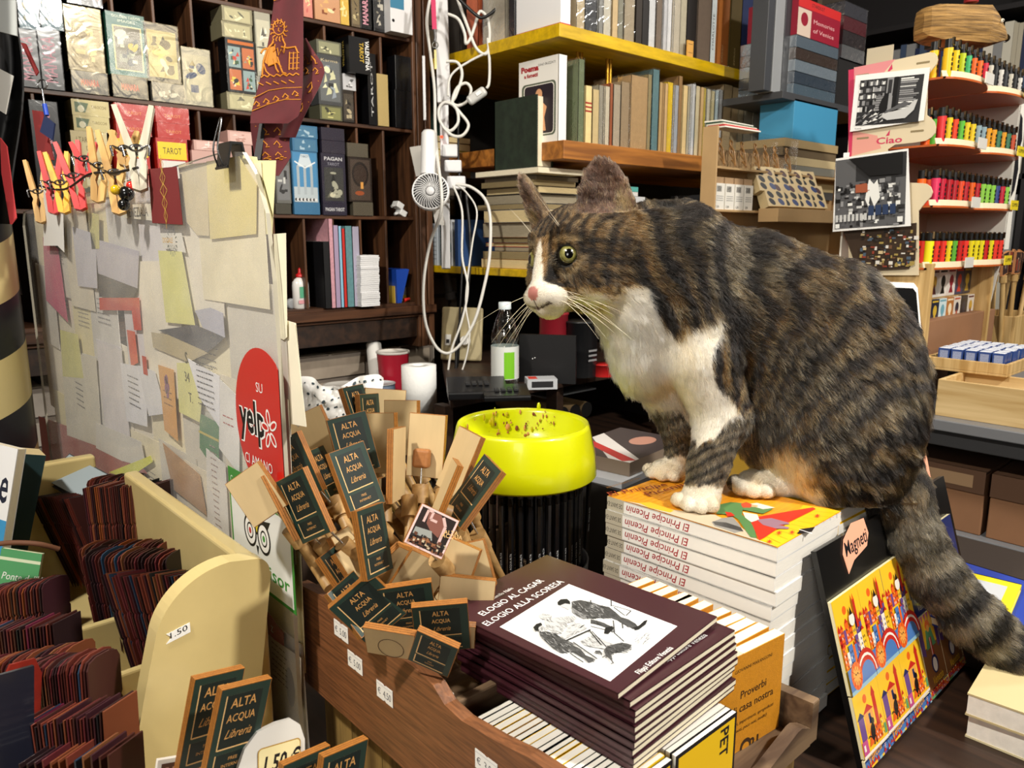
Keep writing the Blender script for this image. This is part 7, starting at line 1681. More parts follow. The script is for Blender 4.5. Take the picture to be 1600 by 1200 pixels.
def bundle(a,b,up,n,L,style,label,group,accents=(),w=.034,spread=1.):
    """a, b: where the tops of the first and the last bookmark are; up: the way they stand"""
    global NBM
    a, b=Vector(a), Vector(b);up=Vector(up).normalized();axis=(b-a).normalized();xw=up.cross(axis).normalized();z=xw.cross(up).normalized()
    for i in range(n):
        p=a.lerp(b,i/max(n-1,1));u=(up+axis*rl.uniform(-.02,.02)+axis*.1*(i/n-.5)*spread).normalized()
        x_=u.cross(z).normalized();z_=x_.cross(u).normalized()
        top=p + Vector((0,0,rl.uniform(-.0025,.0025))) ;M=frame(top-u*L,x_,u,z_)
        key=(L,style,w)
        if key in LM: o=LM[key].copy();COL.objects.link(o)
        else: o=LM[key]=strap_mesh(L,style,w).build('leather_bookmark')
        o.matrix_world=M;c=rl.choice(LCOL) if rl.random() > .11 else rl.choice(LACC)
        o.material_slots[0].link='OBJECT';o.material_slots[0].material=mat(c,.45,coat=.15)
        tag(o,label,'bookmark',group);NBM += 1
U=Vector((0,0,1))
bundle(at(146,756,1.03),at(262,754,.985),(.02,.06,1),38,.17,'flat','leather bookmark in the tall straight bundle at the back of the cream rack','tall bundle of leather bookmarks')
bundle(at(62,768,1.14),at(124,772,1.1),(-.25,.15,1),18,.15,'slant','curled leather bookmark fanned out left of the tall bundle','fanned bundle of leather bookmarks')
bundle(at(152,745,1.1),at(212,742,1.06),(.02,.06,1),16,.12,'round','round topped leather bookmark just behind the tall bundle','bundle behind the tall one')
bundle(at(140,850,.96),at(262,846,.905),(-.05,.05,1),26,.12,'round','round topped leather bookmark in the first low row before the tall bundle','first low row of round topped bookmarks')
bundle(at(146,858,.92),at(276,862,.865),(-.05,.05,1),26,.12,'round','round topped leather bookmark in the second low row before the tall bundle','second low row of round topped bookmarks')
bundle(at(178,888,.865),at(362,888,.785),(-.1,.1,1),40,.15,'slant','slant topped leather bookmark in the bundle against the rounded cream board','slant topped bundle against the end board',spread=2)
bundle(at(-40,922,.92),at(86,902,.87),(.02,.08,1),30,.12,'round','maroon round topped leather bookmark in the hindmost bundle before the lip','hindmost bundle before the lip')
bundle(at(-40,985,.84),at(104,964,.8),(.02,.08,1),30,.12,'flat','leather bookmark in the second bundle before the lip','second bundle before the lip')
bundle(at(-10,1030,.78),at(124,1006,.735),(.02,.08,1),26,.12,'round','round topped leather bookmark in the third bundle before the lip','third bundle before the lip')
bundle(at(34,1036,.7),at(160,1018,.665),(.02,.08,1),30,.15,'round','round topped leather bookmark in the tall striped bundle before the lip','striped bundle before the lip')
bundle(at(44,1122,.655),at(188,1098,.62),(.02,.08,1),30,.14,'flat','flat topped leather bookmark in the bundle nearest the viewer','nearest bundle of bookmarks')
bundle(at(60,1176,.62),at(196,1160,.59),(.02,.08,1),12,.13,'flat','leather bookmark at the very bottom edge before the nearest bundle','lowest bundle of bookmarks')
# rack level that carries the front bundles
mb=MB();mb.b2((-.12,.4,CTZ),(.145,1.2,CTZ+.012),CRMP);tag(mb.build('bookmark_tray',bev=.003),'flat cream tray under the front bundles of leather bookmarks','tray')
mb=MB();z0=at(30,1100,.62).z
for s in (0,): mb.prism([(-.016,-.16),(.016,-.16),(.016,-.01),(.01,.004),(-.01,.004),(-.016,-.01)],.003,mat('#7a1f14',.4,coat=.2,var=.2,vscale=60),T(at(33,1040,.655))@CAMB@rot3('Y',60)@rot3('Z',-2))
tag(mb.build('leather_bookmark'),'bright red brown leather bookmark standing free at the left of the striped bundle','bookmark')
mb=MB();mb.prism([(-.02,-.2),(.02,-.2),(.02,0),(-.02,0)],.004,mat('#191a26',.3,coat=.6),T(at(8,1050,.62))@CAMB@rot3('Y',55));tag(mb.build('glossy_bookmark'),'glossy dark blue bookmark at the lower left edge','bookmark')

# books at the far left
def upbook(px,py,d,yaw,lean,w,h,t,cov,label,art,pages=PAGE):
    """book standing with its cover to the viewer; px, py: its upper right corner"""
    F=T(at(px,py,d)) @ CAMB @ rot3('Z',lean) @ rot3('Y',yaw)
    M=F @ Matrix(((0,1,0,-w),(0,0,1,-h),(1,0,0,-t),(0,0,0,1)))   # thickness to the viewer, width right, height up
    return book(label,w,h,t,cov,pages,M=M,art=art)
def ise(mb,w,h,t):
    cv=front_cv(mb,w,h,t);cv.rect(0,0,w,h,mat('#eeeef0',.4));cv.rect(0,0,w,h*.5,mat('#3f93c8',.4));cv.text('ise',w-.006,h*.62,.05,mat('#23283a',.5),bold=.012,anchor='r',xs=.5)
    for k in range(7): cv.ell(w*.75,h*.2,.03-k*.004,.03-k*.004,[WHT,mat('#3f93c8',.4)][k%2],n=24)
upbook(28,702,1.,-20,-9,.12,.19,.012,mat('#eeeef0',.4),'white and blue book with tall black letters ise on its cover',ise)
upbook(72,712,1.06,42,-11,.03,.19,.05,mat('#20373a',.5),'thick old paperback with yellowed pages right of the white and blue book',None,PAGEO)
def ponte(mb,w,h,t):
    cv=front_cv(mb,w,h,t);cv.rect(0,0,w,h,mat('#58a06a',.4));cv.rect(0,h*.86,w,h*.9,mat('#dfe8c8',.5));cv.text("Ponte dell'Acc",.006,h*.62,.0095,WHT,shear=.15,xs=.8)
upbook(66,866,.98,5,-10,.05,.1,.006,mat('#58a06a',.4),"small green book titled Ponte dell'Acc at the left",ponte)
mb=MB();mb.tube([at(-20,852,.93),at(20,848,.93),at(60,850,.935),at(92,858,.95)],.0035,mat('#6e4630',.7),n=6,sub=5);mb.v=[v for v in mb.v];tag(mb.build('leather_strap'),'brown leather strap across the books at the left','strap')
pk_=thing('plastic_packet','clear plastic packet with dark frame lying behind the leather bookmarks','packet',M=T(at(122,748,1.16))@CAMB@rot3('Z',-28)@rot3('X',-40))
mb=MB();mb.prism([(-.035,-.025),(.035,-.025),(.035,.025),(-.035,.025)],.004,mat('#9aa6ac',.2,coat=.6),None);mb.build('front',pk_,bev=.001)
mb=MB();mb.prism([(-.038,-.028),(.038,-.028),(.038,.028),(-.038,.028)],.003,mat('#2a2e30',.3),T((0,0,-.0031)));mb.build('frame',pk_,bev=.001)

# green shop-front magnets at the bottom left, in a white tray
tr=thing('price_tray','white rounded tray with a handwritten price card at the bottom','tray',(.14,.43,1.04))
mb=MB();mb.box((.06,.05,-.05),(.12,.08,.06),mat('#cfc9c0',.45));mb.build('box',tr,bev=.01,seg=3)
pt=[(-.05,-.03),(.06,-.03),(.06,.03),(.052,.047),(.036,.056),(.01,.056),(-.02,.052),(-.04,.038),(-.05,.02)]
pp=at(418,1212,.575)
mb=MB();mb.prism(pt,.004,mat('#d9d6d0',.45),T(pp-Vector((.14,.43,1.04)))@CAMB@rot3('Y',38)@Matrix.Diagonal((.46,.7,1,1)));mb.build('back_plate',tr,bev=.001)
mb=MB();Fm=T(pp-Vector((.14,.43,1.04))) @ CAMB @ rot3('Y',38) @ T((0,0,.0045)) @ Matrix.Diagonal((.5,.6,1,1));mb.M=Fm;cv=Canvas(mb,(-.018,-.022,0),(1,0,0),(0,1,0));cv.rrect(.0,0,.066,.062,.006,mat('#b08a3a',.5));cv.rrect(.0015,.0015,.0645,.0605,.005,mat('#e6d9a6',.5));cv.text('1,50 €',.008,.03,.02,INK,bold=.03,shear=.2,xs=.8);mb.build('price_card',tr)
for i, (px_,py_,d,roll,lab) in enumerate(((328,1122,.575,-6,'green shop-front magnet with its lettering half hidden, left of the bottom pair'),(368,1140,.558,-7,'green shop-front magnet reading ALTA ACQUA Libreria, right of the bottom pair'),(470,1252,.56,0,'green shop-front magnet at the bottom edge beside the clear panel'),(528,1240,.56,-2,'green shop-front magnet at the bottom edge under the brown crate'))):
    pen(px_,py_,d,roll,50,8,'green',.04,.074,lab,stick=False)
mb=MB();mb.prism([(-.02,-.04),(.02,-.04),(.02,.0),(-.02,.0)],.004,mat('#efe9e2',.5),T(at(288,1178,.58))@CAMB@rot3('Y',40)@rot3('Z',-8));mb.M=T(at(288,1178,.58)) @ CAMB @ rot3('Y',40) @ rot3('Z',-8);cv=Canvas(mb,(-.017,-.04,.0042),(1,0,0),(0,1,0));cv.rect(0,0,.034,.037,mat('#5a3a2c',.5)); [cv.rect(.003+.005*k,0,.0055+.005*k,.034,mat('#b88a7a',.5)) for k in range(6)]
tag(mb.build('picture_magnet'),'white framed picture magnet at the bottom, left of the green pair','magnet')
# ================================================================== till desk behind the bowl, cables, fan, flag
rd=random.Random(91)
DKZ=at(820,612,1.75).z
dk=thing('till_desk','dark wooden till desk behind the yellow bowl with an open shelf below','desk',(.95,1.3,0))
dx0, dx1, dy0, dy1=1.02, 1.92, 1.34, 2.15
def dp(n,lo,hi,m=DKW,bev=.002): mb=MB();o_=Vector((.95,1.3,0));mb.b2(Vector(lo)-o_,Vector(hi)-o_,m);return mb.build(n,dk,bev=bev)
def dpoly(n,pts,z0,z1,m=DKW):
    mb=MB();mb.prism([(x-.95,y-1.3) for x,y in pts],z1-z0,m,T((0,0,z0)));return mb.build(n,dk,bev=.002)
dpoly('desk_top',[(dx0,dy0),(dx1,dy0),(dx1,dy1),(1.62,dy1),(1.3,1.74)],DKZ-.03,DKZ);dpoly('lower_shelf',[(dx0+.02,dy0+.02),(dx1,dy0+.02),(dx1,dy1),(1.62,dy1),(1.31,1.74)],DKZ-.235,DKZ-.215);dp('back_panel',(1.62,dy1-.02,0),(dx1,dy1,DKZ-.03),mat('#120e0c',.7))
for x in (dx0,1.38,dx1-.03): dp('upright',(x,dy0+.02,0),(x+.025,dy0+.06,DKZ-.03))
# rolls under the desk
rz_=DKZ - .2148
for i in range(10):
    r_=.021;row_=0 if i < 4 else 1 if i < 7 else 2;k=i if i < 4 else i - 4 if i < 7 else i - 7
    rx0=onz(925,730,rz_).x;c0=Vector((max(rx0,1.06)+k*.046+row_*.023,dy0+.035,rz_+r_+row_*.04));r=thing('paper_roll','brown paper roll with a dark end in the pile under the till desk','roll',c0,group='paper rolls under the desk');mb=MB();mb.cyl((0,0,0),(.0,.25,0),r_,mat('#8a7250',.6),n=20,mcap=mat('#0e0d0d',.5));mb.build('roll',r)
ppd=at(955,652,1.62);mb=MB();mb.box((0,0,0),(.2,.1,.004),mat('#8f959c',.5));o=mb.build('paper_sheaf',None,loc=(1.52,dy0+.15,rz_+.135));tag(o,'grey sheaf of papers lying on the paper rolls under the desk','papers')
# white table part and magazines behind the paws
mgz=at(960,735,1.15)
mg0=at(985,748,1.16);mgz=mg0
tb=MB();tb.b2((mg0.x-.03,mg0.y-.02,CTZ+.0003 if mg0.x<.9 else 0),(mg0.x+.26,mg0.y+.2,mgz.z-.012),mat('#23201e',.6));tag(tb.build('dark_case'),'dark case behind the cat carrying two magazines','case')
for i, (dx,dy,w,d,h,c,lab) in enumerate(((0,0,.24,.17,.01,'#b9bcc2','pale magazine lying behind the cat\'s far paw'),(.03,.01,.18,.13,.022,'#7a6a5a','thick magazine with a red and white cover behind the cat\'s far paw'))):
    z0=mgz.z - .0118 + (0 if i==0 else .0103);r=thing('magazine',lab,'magazine',(mg0.x-.02+dx,mg0.y+dy,z0),rz=math.radians(8));mb=MB();mb.b2((0,0,0),(w,d,h),mat(c,.4,coat=.3))
    if i: cv=Canvas(mb,(0,0,h),(1,0,0),(0,1,0));cv.rect(0,0,w,d,mat('#3a3234',.35));cv.poly([(0,d*.3),(w*.5,d),(w*.7,d),(w*.15,0),(0,0)],mat('#c9c4c0',.35));cv.poly([(0,d*.1),(w*.3,d*.9),(w*.4,d*.9),(w*.1,0)],mat('#a82a2a',.35));cv.ell(w*.7,d*.4,.03,.02,mat('#a87a6a',.4))
    mb.build('cover',r)
# bottle
def onz_at(px,py,z): return onz(px,py,z)
b=onz(789,606,DKZ);bt=thing('water_bottle','clear plastic water bottle with a green and white label on the till desk','bottle',(b.x,b.y,DKZ+.0003))
CLB=film('bottle',.04,.2,40,share=.2,tint=(.86,.9,.9))
sc=(at(789,475,1.78)-at(789,606,1.78)).length
mb=MB();hB_=at(789,470,(b-CO).dot(CF)).z - DKZ;mb.lathe([(.0,.004),(.022,.0),(.03,.004),(.032,hB_*.1),(.03,hB_*.15),(.032,hB_*.2),(.032,hB_*.48),(.029,hB_*.52),(.032,hB_*.58),(.03,hB_*.66),(.022,hB_*.8),(.013,hB_*.9),(.013,hB_*.94)],CLB,32);mb.build('body',bt)
mb=MB();mb.lathe([(.0325,hB_*.12),(.0325,hB_*.5)],mat('#d9dcd8',.4),32,closed=True);cvb=None
for k in range(32):
    pass
mb.build('label',bt)
mb=MB();n=32;pts=[(.0329*math.cos(2*math.pi*k/n),.0329*math.sin(2*math.pi*k/n)) for k in range(n+1)]
for k in range(n):
    ang=360 * k / n
    if 215 < ang < 262 or 40 < ang < 100: mb.add([(pts[k][0],pts[k][1],hB_*.13),(pts[k+1][0],pts[k+1][1],hB_*.13),(pts[k+1][0],pts[k+1][1],hB_*.44),(pts[k][0],pts[k][1],hB_*.44)],[(0,1,2,3)],mat('#7ac02a',.4))
mb.build('label_print',bt);mb=MB();mb.lathe([(.0145,hB_*.92),(.0145,hB_),(.0,hB_+.001)],mat('#c9d4d9',.4),24);mb.build('cap',bt)
# black screen back
s0=onz(812,596,DKZ);s1=onz(900,600,DKZ)
scn=thing('card_terminal','black screen stand with two tiny white dots on the till desk','screen',(s0.x,s0.y,DKZ+.0003));dv=(s1-s0).normalized();W_=(s1-s0).length;H_=at(815,520,(s0-CO).dot(CF)).z - DKZ
F=frame((0,0,0),dv,(0,0,1),dv.cross(Vector((0,0,1))));mb=MB();mb.prism([(0,0),(W_,0),(W_*.99,H_),(0,H_)],.012,mat('#131315',.45),F@T((0,0,-.006)));cv=Canvas(mb,F@Vector((0,0,.0062)),dv,(0,0,1));cv.ell(W_*.24,H_*.5,.0015,.0015,mat('#e0e0e0',.4));cv.ell(W_*.28,H_*.52,.0015,.0015,mat('#e0e0e0',.4));mb.build('panel',scn,bev=.001)
# red mug and dark jars behind it
for i, (px_,r_,h_,c,lab) in enumerate(((882,.036,.16,'#8a1f2a','dark red tall tin behind the black screen'),(925,.042,.14,'#17181a','black printed jar right of the dark red tin'),(962,.03,.03,'#b02020','small red lid beside the black jar'))):
    p_=onz(px_,590,DKZ);mb=MB();mb.lathe([(r_,0),(r_,h_*.96),(r_*1.05,h_*.97),(r_*1.05,h_),(0,h_)],mat(c,.35,coat=.2),32)
    if i == 1: cv=Canvas(mb,(-.018,-.0435,.05),(1,0,0),(0,0,1)); [cv.rect(0,-.008+k*.012,.03,-.003+k*.012,mat('#8a8a8c',.5)) for k in range(3)]
    tag(mb.build('tin' if i<2 else 'lid',None,loc=(p_.x,p_.y+.04,DKZ+.0003)),lab,'tin' if i<2 else 'lid')
# card reader, mouse, small box
for i, (px_,py_,w,d,h,c,lab,nm) in enumerate(((745,618,.13,.1,.035,'#111113','black card reader on the till desk left of the bottle','card_reader'),(790,622,.1,.08,.025,'#0d0d0e','black keypad device in front of the bottle','keypad'))):
    p_=onz(px_,py_,DKZ);r=thing(nm,lab,'device',(p_.x,p_.y,DKZ+.0003),rz=math.radians(-35));mb=MB();mb.prism([(-d/2,0),(d/2,0),(d/2,h),(-d/2,h*.5)],w,mat(c,.35,coat=.3),frame((-w/2,0,0),(0,1,0),(0,0,1),(1,0,0)));mb.build('case',r,bev=.004,seg=2)
    mb=MB(); [mb.box((-.02+.014*(k%4),-.01+.012*(k//4),h*.8),(.01,.008,.004),mat('#2a2a2c',.5)) for k in range(12)];mb.build('keys',r)
p_=onz(845,606,DKZ);mb=MB();mb.box((0,0,.012),(.07,.045,.024),mat('#b9bcc0',.35));mb.box((.0,-.0005,.012),(.05,.045,.014),mat('#2a2a2c',.4));mb.box((-.02,0,.0243),(.02,.03,.0004),mat('#c83a2a',.4));o=mb.build('small_carton',None,loc=(p_.x,p_.y,DKZ+.0003));o.rotation_euler=(0,0,-.6);tag(o,'small grey and red carton lying before the black screen','box')
# left part of the desk: roll, tube, red cup, blue tin, dotted paper
LDZ=DKZ - .04
p_=at(662,640,1.62)
lk=MB();lk.b2((.38,1.42,0),(1.,1.98,1.06),mat('#2a211b',.7));tag(lk.build('side_cabinet'),'dark side cabinet below the pigeonholes with tins and paper on it','cabinet');SZ=1.06
def stand(px_,py_top,py_bot,Yp,r_,col,lab,nm,cat_,prof=None,m=None):
    c=ony(px_,(py_top+py_bot)/2,Yp);zt_=ony(px_,py_top,Yp).z;return c, zt_
c=ony(662,600,1.56);zt_=ony(662,572,1.56).z;PTW=mat('#ececea',.8,bump=.4,bscale=120)
pr_=thing('paper_towel','white paper towel roll standing left of the hanging cables','paper towel',(c.x,1.58,SZ+.0003));rr2=(ony(690,600,1.56).x-ony(634,600,1.56).x) * .4;mb=MB();h=zt_ - SZ
mb.lathe([(rr2*.35,0),(rr2,0),(rr2,h),(rr2*.35,h),(rr2*.33,h*.1)],PTW,40,closed=True);mb.build('roll',pr_)
c=ony(574,590,2.);a=ony(566,600,2.);t_=ony(577,524,2.);r=thing('white_tube','white cardboard tube leaning at the brick wall behind the red cup','tube',(a.x-.02,1.88,SZ+.0003));mb=MB();mb.cyl((0,0,.004),(t_.x-a.x,.065,t_.z-SZ-.02),.022,mat('#e4e2dd',.5),n=28,mcap=mat('#8a7250',.7));mb.build('tube',r)
for i, (px_,pt_,pb_,Yp,wpx,c,c2,lab) in enumerate(((615,548,640,1.8,50,'#a81c30','#d9d4cc','tall crimson paper cup left of the paper towel'),(536,600,660,1.86,58,'#9a1c28','#c8c4be','wide dark red tin with a grey lid'),(596,598,660,1.74,44,'#9fb4d4','#c9ccd0','light blue tin with a grey lid before the crimson cup'))):
    p_=ony(px_,(pt_+pb_)/2,Yp);zt_=ony(px_,pt_,Yp).z;r_=wpx / FPX * (p_-CO).dot(CF) / 2;base_z=SZ + .0003
    r=thing('cup' if i==0 else 'tin',lab,'cup' if i==0 else 'tin',(p_.x,Yp,base_z));h=zt_ - base_z;mb=MB();k_=.8 if i == 0 else 1
    mb.lathe([(r_*k_,0),(r_,h*.95)],mat(c,.35,coat=.3),36,closed=True);mb.build('wall',r);mb=MB();mb.lathe([(r_*.5,h*.945),(r_,h*.95),(r_*1.04,h*.96),(r_*1.04,h),(r_*.9,h),(r_*.88,h*.97),(0,h*.965)],mat(c2,.35),36);mb.build('lid',r)
def dotted(u,v): return (0,0,0)
DW=mat('#d9d8d6',.45,coat=.3);DD=mat('#2b3a42',.5)
p_=at(522,648,1.2);dpz=thing('dotted_paper','crumpled white wrapping paper with dark dots behind the wooden pens','wrapping paper',p_)
def crump(u,v):
    x=(u-.5) * .135;z=(v-.5) * .085 + .01 * math.sin(u*7+2) * v;y=.01 * math.sin(u*23+v*5) + .008 * math.sin(v*19+u*9)
    return CR * x + Vector((0,0,z)) + Vector((CF.x,CF.y,0)).normalized() * (y+v*.06)
mb=MB();mb.sheet(crump,26,14,DW,th=.0008)
for i in range(13):
    for j in range(6):
        u, v=(i+.5+.5*(j%2)) / 13.6, (j+.5) / 6;c=crump(u,v);du=(crump(u+.01,v)-c).normalized();dv_=(crump(u,v+.01)-c).normalized();n_=du.cross(dv_).normalized();n_=n_ if n_.dot(CF) < 0 else -n_;rr3=.0021 + .0007 * ((i*7+j*3)%3)
        mb.add([c+n_*.0012+(du*math.cos(t)+dv_*math.sin(t))*rr3 for t in [2*math.pi*q/12 for q in range(12)]],[tuple(range(12))],DD);mb.add([c-n_*.0012+(du*math.cos(t)+dv_*math.sin(t))*rr3 for t in [2*math.pi*q/12 for q in range(12)]],[tuple(range(12))],DD)
mb.build('sheet',dpz)
mb=MB();q0=p_;mb.b2((q0.x-.1,q0.y-.07,CTZ),(q0.x+.12,q0.y+.06,q0.z-.055),mat('#4a3a30',.6));tag(mb.build('wire_box'),'dark box holding the dotted wrapping paper behind the wooden crate','box')

# white cable duct and the cables
VP=lambda px, py, d: at(px,py,d)
dt=thing('cable_duct','white plastic cable duct running down beside the pigeonhole cabinet','duct',at(688,200,2.12))
mb=MB();a=at(688,-40,2.12) - dt.location;b=at(694,162,2.12) - dt.location;c=at(697,420,2.13) - dt.location
def strip(mb,a,b,w,th,m): d=(b-a);L=d.length;x=CR;z=d.normalized();y=z.cross(x).normalized();R=Matrix((x,y,z)).transposed();mb.box((a+b)/2,(w,th,L),m,R=R)
WPL=mat('#dcdcde',.35,coat=.2);strip(mb,a,b,.036,.02,WPL);strip(mb,b+Vector((.0,0,-.005)),c,.024,.016,WPL);mb.build('channel',dt,bev=.002)
mb=MB();strip(mb,at(662,88,2.1)-dt.location,at(664,188,2.1)-dt.location,.007,.007,WPL);mb.build('rod',dt)
pw=thing('power_strip','white plug strip with adapters and a red light below the fan head','power strip',at(700,270,2.1))
mb=MB();o_=pw.location
for (px_,py_,w,h) in ((703,236,.042,.032),(708,260,.046,.03),(713,286,.05,.034)): mb.box(at(px_,py_,2.08)-o_,(w,.04,h),WPL,rz=-.7)
mb.build('adapters',pw,bev=.003);mb=MB();mb.cyl(at(690,214,2.09)-o_,at(690,214,2.082)-o_,.004,mat('#ff3a20',.4,emit=3),n=12);mb.build('red_light',pw)
CW2=mat('#d4d2cc',.4,coat=.2);CK=mat('#0f0f10',.4)
def cable(pts,r,m,lab,d=2.04,nm='white_cable',sub=7):
    q=[at(a,b,(c[0] if c else d)) for a,b,*c in pts];o0=q[0];mb=MB();mb.tube([v-o0 for v in q],r,m,n=8,sub=sub);tag(mb.build(nm,None,loc=o0),lab,'cable')
cable([(676,-20),(667,30),(672,80),(679,140),(680,200),(684,250,1.98),(690,300,1.96),(688,335,1.97),(672,380),(662,440),(664,500),(680,540),(700,552),(722,535),(742,500),(756,450),(765,400),(766,340),(757,310),(735,292),(712,288)],.0042,CW2,'long white cable hanging in a wide loop from the duct to below the outlet',nm='white_cable')
cable([(712,-10),(730,40),(744,75),(760,84),(765,60),(762,30),(750,18),(742,40),(735,60),(728,68),(726,52),(716,30),(700,22)],.0042,CW2,'white cable coiled in front of the yellow top board')
cable([(762,60),(765,100),(764,130),(760,138)],.0038,CW2,'short white cable going down to the inline switch')
cable([(830,-10),(800,40),(770,75),(735,95),(712,110),(702,125),(700,150)],.0032,CW2,'thin white cable running up across the yellow top board')
cable([(697,96),(715,98),(722,118),(712,150),(706,160),(716,165),(730,158),(736,140),(728,130),(714,138),(707,160),(718,175),(732,195),(722,212),(704,210),(688,190),(686,170),(696,160),(712,168),(716,190),(705,204),(694,200)],.0042,CW2,'white cable knotted into loops beside the duct')
cable([(712,288),(728,300),(745,330),(738,380),(730,440),(728,480),(734,520),(728,560),(714,600)],.0024,CW2,'thin white cable hanging straight down past the outlet')
cable([(708,290),(722,330),(722,400),(731,450),(722,500),(706,545),(700,580)],.003,CW2,'white cable crossing in front of the outlet plate')
cable([(718,160),(716,240),(722,340),(722,420),(718,500),(716,560),(708,610)],.003,CK,'black cable hanging down the wall behind the white ones',d=2.08,nm='black_cable')
cable([(728,300),(735,380),(730,460),(715,520),(712,580),(706,620)],.004,CK,'thick black cable hanging down to the till desk',d=2.06,nm='black_cable')
cable([(715,-4),(742,22),(757,27),(780,10),(800,-8)],.0045,CK,'black cable sagging at the top, above the coiled white one',d=2.02,nm='black_cable')
sw=at(745,150,2.02);r=thing('inline_switch','greyish translucent inline switch hanging on a cable under the top board','switch',M=T(sw)@CAMB@rot3('Z',35));mb=MB();mb.box((0,0,0),(.056,.026,.018),mat('#b9b9b6',.3,coat=.4));mb.build('case',r,bev=.008,seg=4);mb=MB();mb.box((.006,0,.0095),(.016,.01,.004),mat('#dcdcda',.3));mb.build('rocker',r,bev=.001)
# electrical plate
ep_=thing('outlet_plate','old yellowed electrical plate with a switch and plug on the wall','outlet',at(722,522,2.16));mb=MB();o_=ep_.location;PL=mat('#b0a27c',.5,var=.08,vscale=20)
F=CAMB @ rot3('Z',-2);F.translation=Vector();mb.M=F;mb.box((0,0,0),(.115,.15,.02),PL);mb.M=Matrix.Identity(4);mb.build('plate',ep_,bev=.006,seg=3)
mb=MB();mb.M=F;mb.box((-.038,-.018,.011),(.016,.03,.006),mat('#e6e4de',.4));mb.box((-.038,-.022,.015),(.008,.01,.004),INK_ if 'INK_' in globals() else mat('#111',.5));mb.M=Matrix.Identity(4);mb.build('switch',ep_);mb=MB();mb.M=F;mb.cyl((.01,-.02,.01),(.01,-.02,.04),.016,mat('#e2e0da',.4),r1=.012,n=20);mb.M=Matrix.Identity(4);mb.build('plug',ep_)
gp_=thing('grey_wall_plate','grey wall plate left of the yellowed electrical plate','plate',ony(672,520,2.19));mb=MB();mb.box((0,0,0),(.09,.01,.16),mat('#77777a',.6));mb.build('plate',gp_)
pp_=thing('pipe','short grey pipe on the wall between the cables','pipe',ony(698,440,2.15));mb=MB();mb.cyl((-.02,0,.1),(.015,0,-.05),.014,mat('#8a8886',.4),n=18);mb.cyl((.012,0,-.035),(.018,0,-.06),.018,mat('#9a9896',.4),n=18);mb.build('tube',pp_)

# handheld fan with notes behind
fn=thing('handheld_fan','white handheld fan hanging upside down beside the cabinet','fan',M=T(at(673,300,1.98))@CAMB)
FW=mat('#e6e6e6',.35,coat=.2);px_m=1.98 / FPX
mb=MB();mb.cyl((-.007,.048,-.012),(-.006,.155,-.012),.0215,FW,r1=.0195,n=30);mb.lathe([(.0195,0),(.015,.006),(0,.008)],FW,30,T((-.006,.155,-.012))@rot3('X',-90));mb.build('handle',fn)
mb=MB();R0=.046
mb.lathe([(R0+.001,-.012),(R0+.003,0),(R0+.001,.012),(R0-.002,.012),(R0-.001,0),(R0-.002,-.012),(R0+.001,-.012)],FW,56,closed=True);mb.build('rim',fn)
mb=MB()
for k in range(34):
    t0=2 * math.pi * k / 34;mb.tube([(.013*math.cos(t0),.013*math.sin(t0),.012),(.03*math.cos(t0+.1),.03*math.sin(t0+.1),.013),(R0*math.cos(t0+.3),R0*math.sin(t0+.3),.01)],.001,FW,n=5,sub=3)
mb.build('grille',fn);mb=MB();mb.lathe([(.011,.01),(.011,.014),(.009,.016),(0,.0165)],mat('#d4d4d6',.4),30);mb.lathe([(.0,-.012),(.0445,-.012)],mat('#8a8a8c',.5),40);mb.build('hub',fn)
mb=MB()
for k in range(4):
    mb.M=rot3('Z',k*90) @ rot3('X',25);mb.prism([(.01,-.007),(.038,-.014),(.04,.008),(.012,.008)],.0012,mat('#6a6a6c',.4))
mb.M=Matrix.Identity(4);mb.build('blade',fn)
# cards behind
for i, (pts,c,lab,nm) in enumerate((([(640,230),(680,224),(682,268),(650,276)],'#c9c6c0','handwritten white note behind the fan','paper_note'),([(676,328),(692,326),(694,352),(680,350)],'#dcd9d2','small cream tag hanging below the fan','paper_tag'))):
    q=[at(a,b,2.04) for a,b in pts];cc=sum(q,Vector()) / 4;mb=MB();al=[v-cc for v in q];mb.add(al+[v+CF*.001 for v in al],[(0,1,2,3),(7,6,5,4),(0,4,5,1),(1,5,6,2),(2,6,7,3),(3,7,4,0)],mat(c,.6))
    tag(mb.build(nm,None,loc=cc),lab,'paper')
# lanyard with key
ly=thing('lanyard','pink red lanyard with a metal ring and brass key at the top','lanyard',at(679,20,2.));mb=MB();o_=ly.location;strip(mb,at(676,-20,2.)-o_,at(679,46,2.)-o_,.012,.0015,mat('#c02a5a',.5));mb.build('ribbon',ly)
mb=MB();mb.tube([at(679,46,2.)-o_,at(680,58,2.)-o_,at(679,64,2.)-o_],.0035,mat('#77777a',.3,1.),sub=3);mb.lathe([(.006,-.0015),(.009,-.0015),(.009,.0015),(.006,.0015),(.006,-.0015)],mat('#8a8a86',.3,1.),24,T(at(680,70,2.)-o_)@CAMB,closed=True);mb.build('clasp',ly);mb=MB();strip(mb,at(680,78,2.)-o_,at(681,108,2.)-o_,.006,.002,mat('#d8c88a',.3,.6));mb.build('key',ly)

# ---- red flag with the golden lion
FLR=mat('#560f18',.75,var=.08,vscale=50,sheen=.3);FLG=mat('#c07a1c',.6)
fl=thing('flag','deep red cloth flag with a golden lion hanging folded from above','flag',at(440,120,1.3))
fo=fl.location;DF=1.3
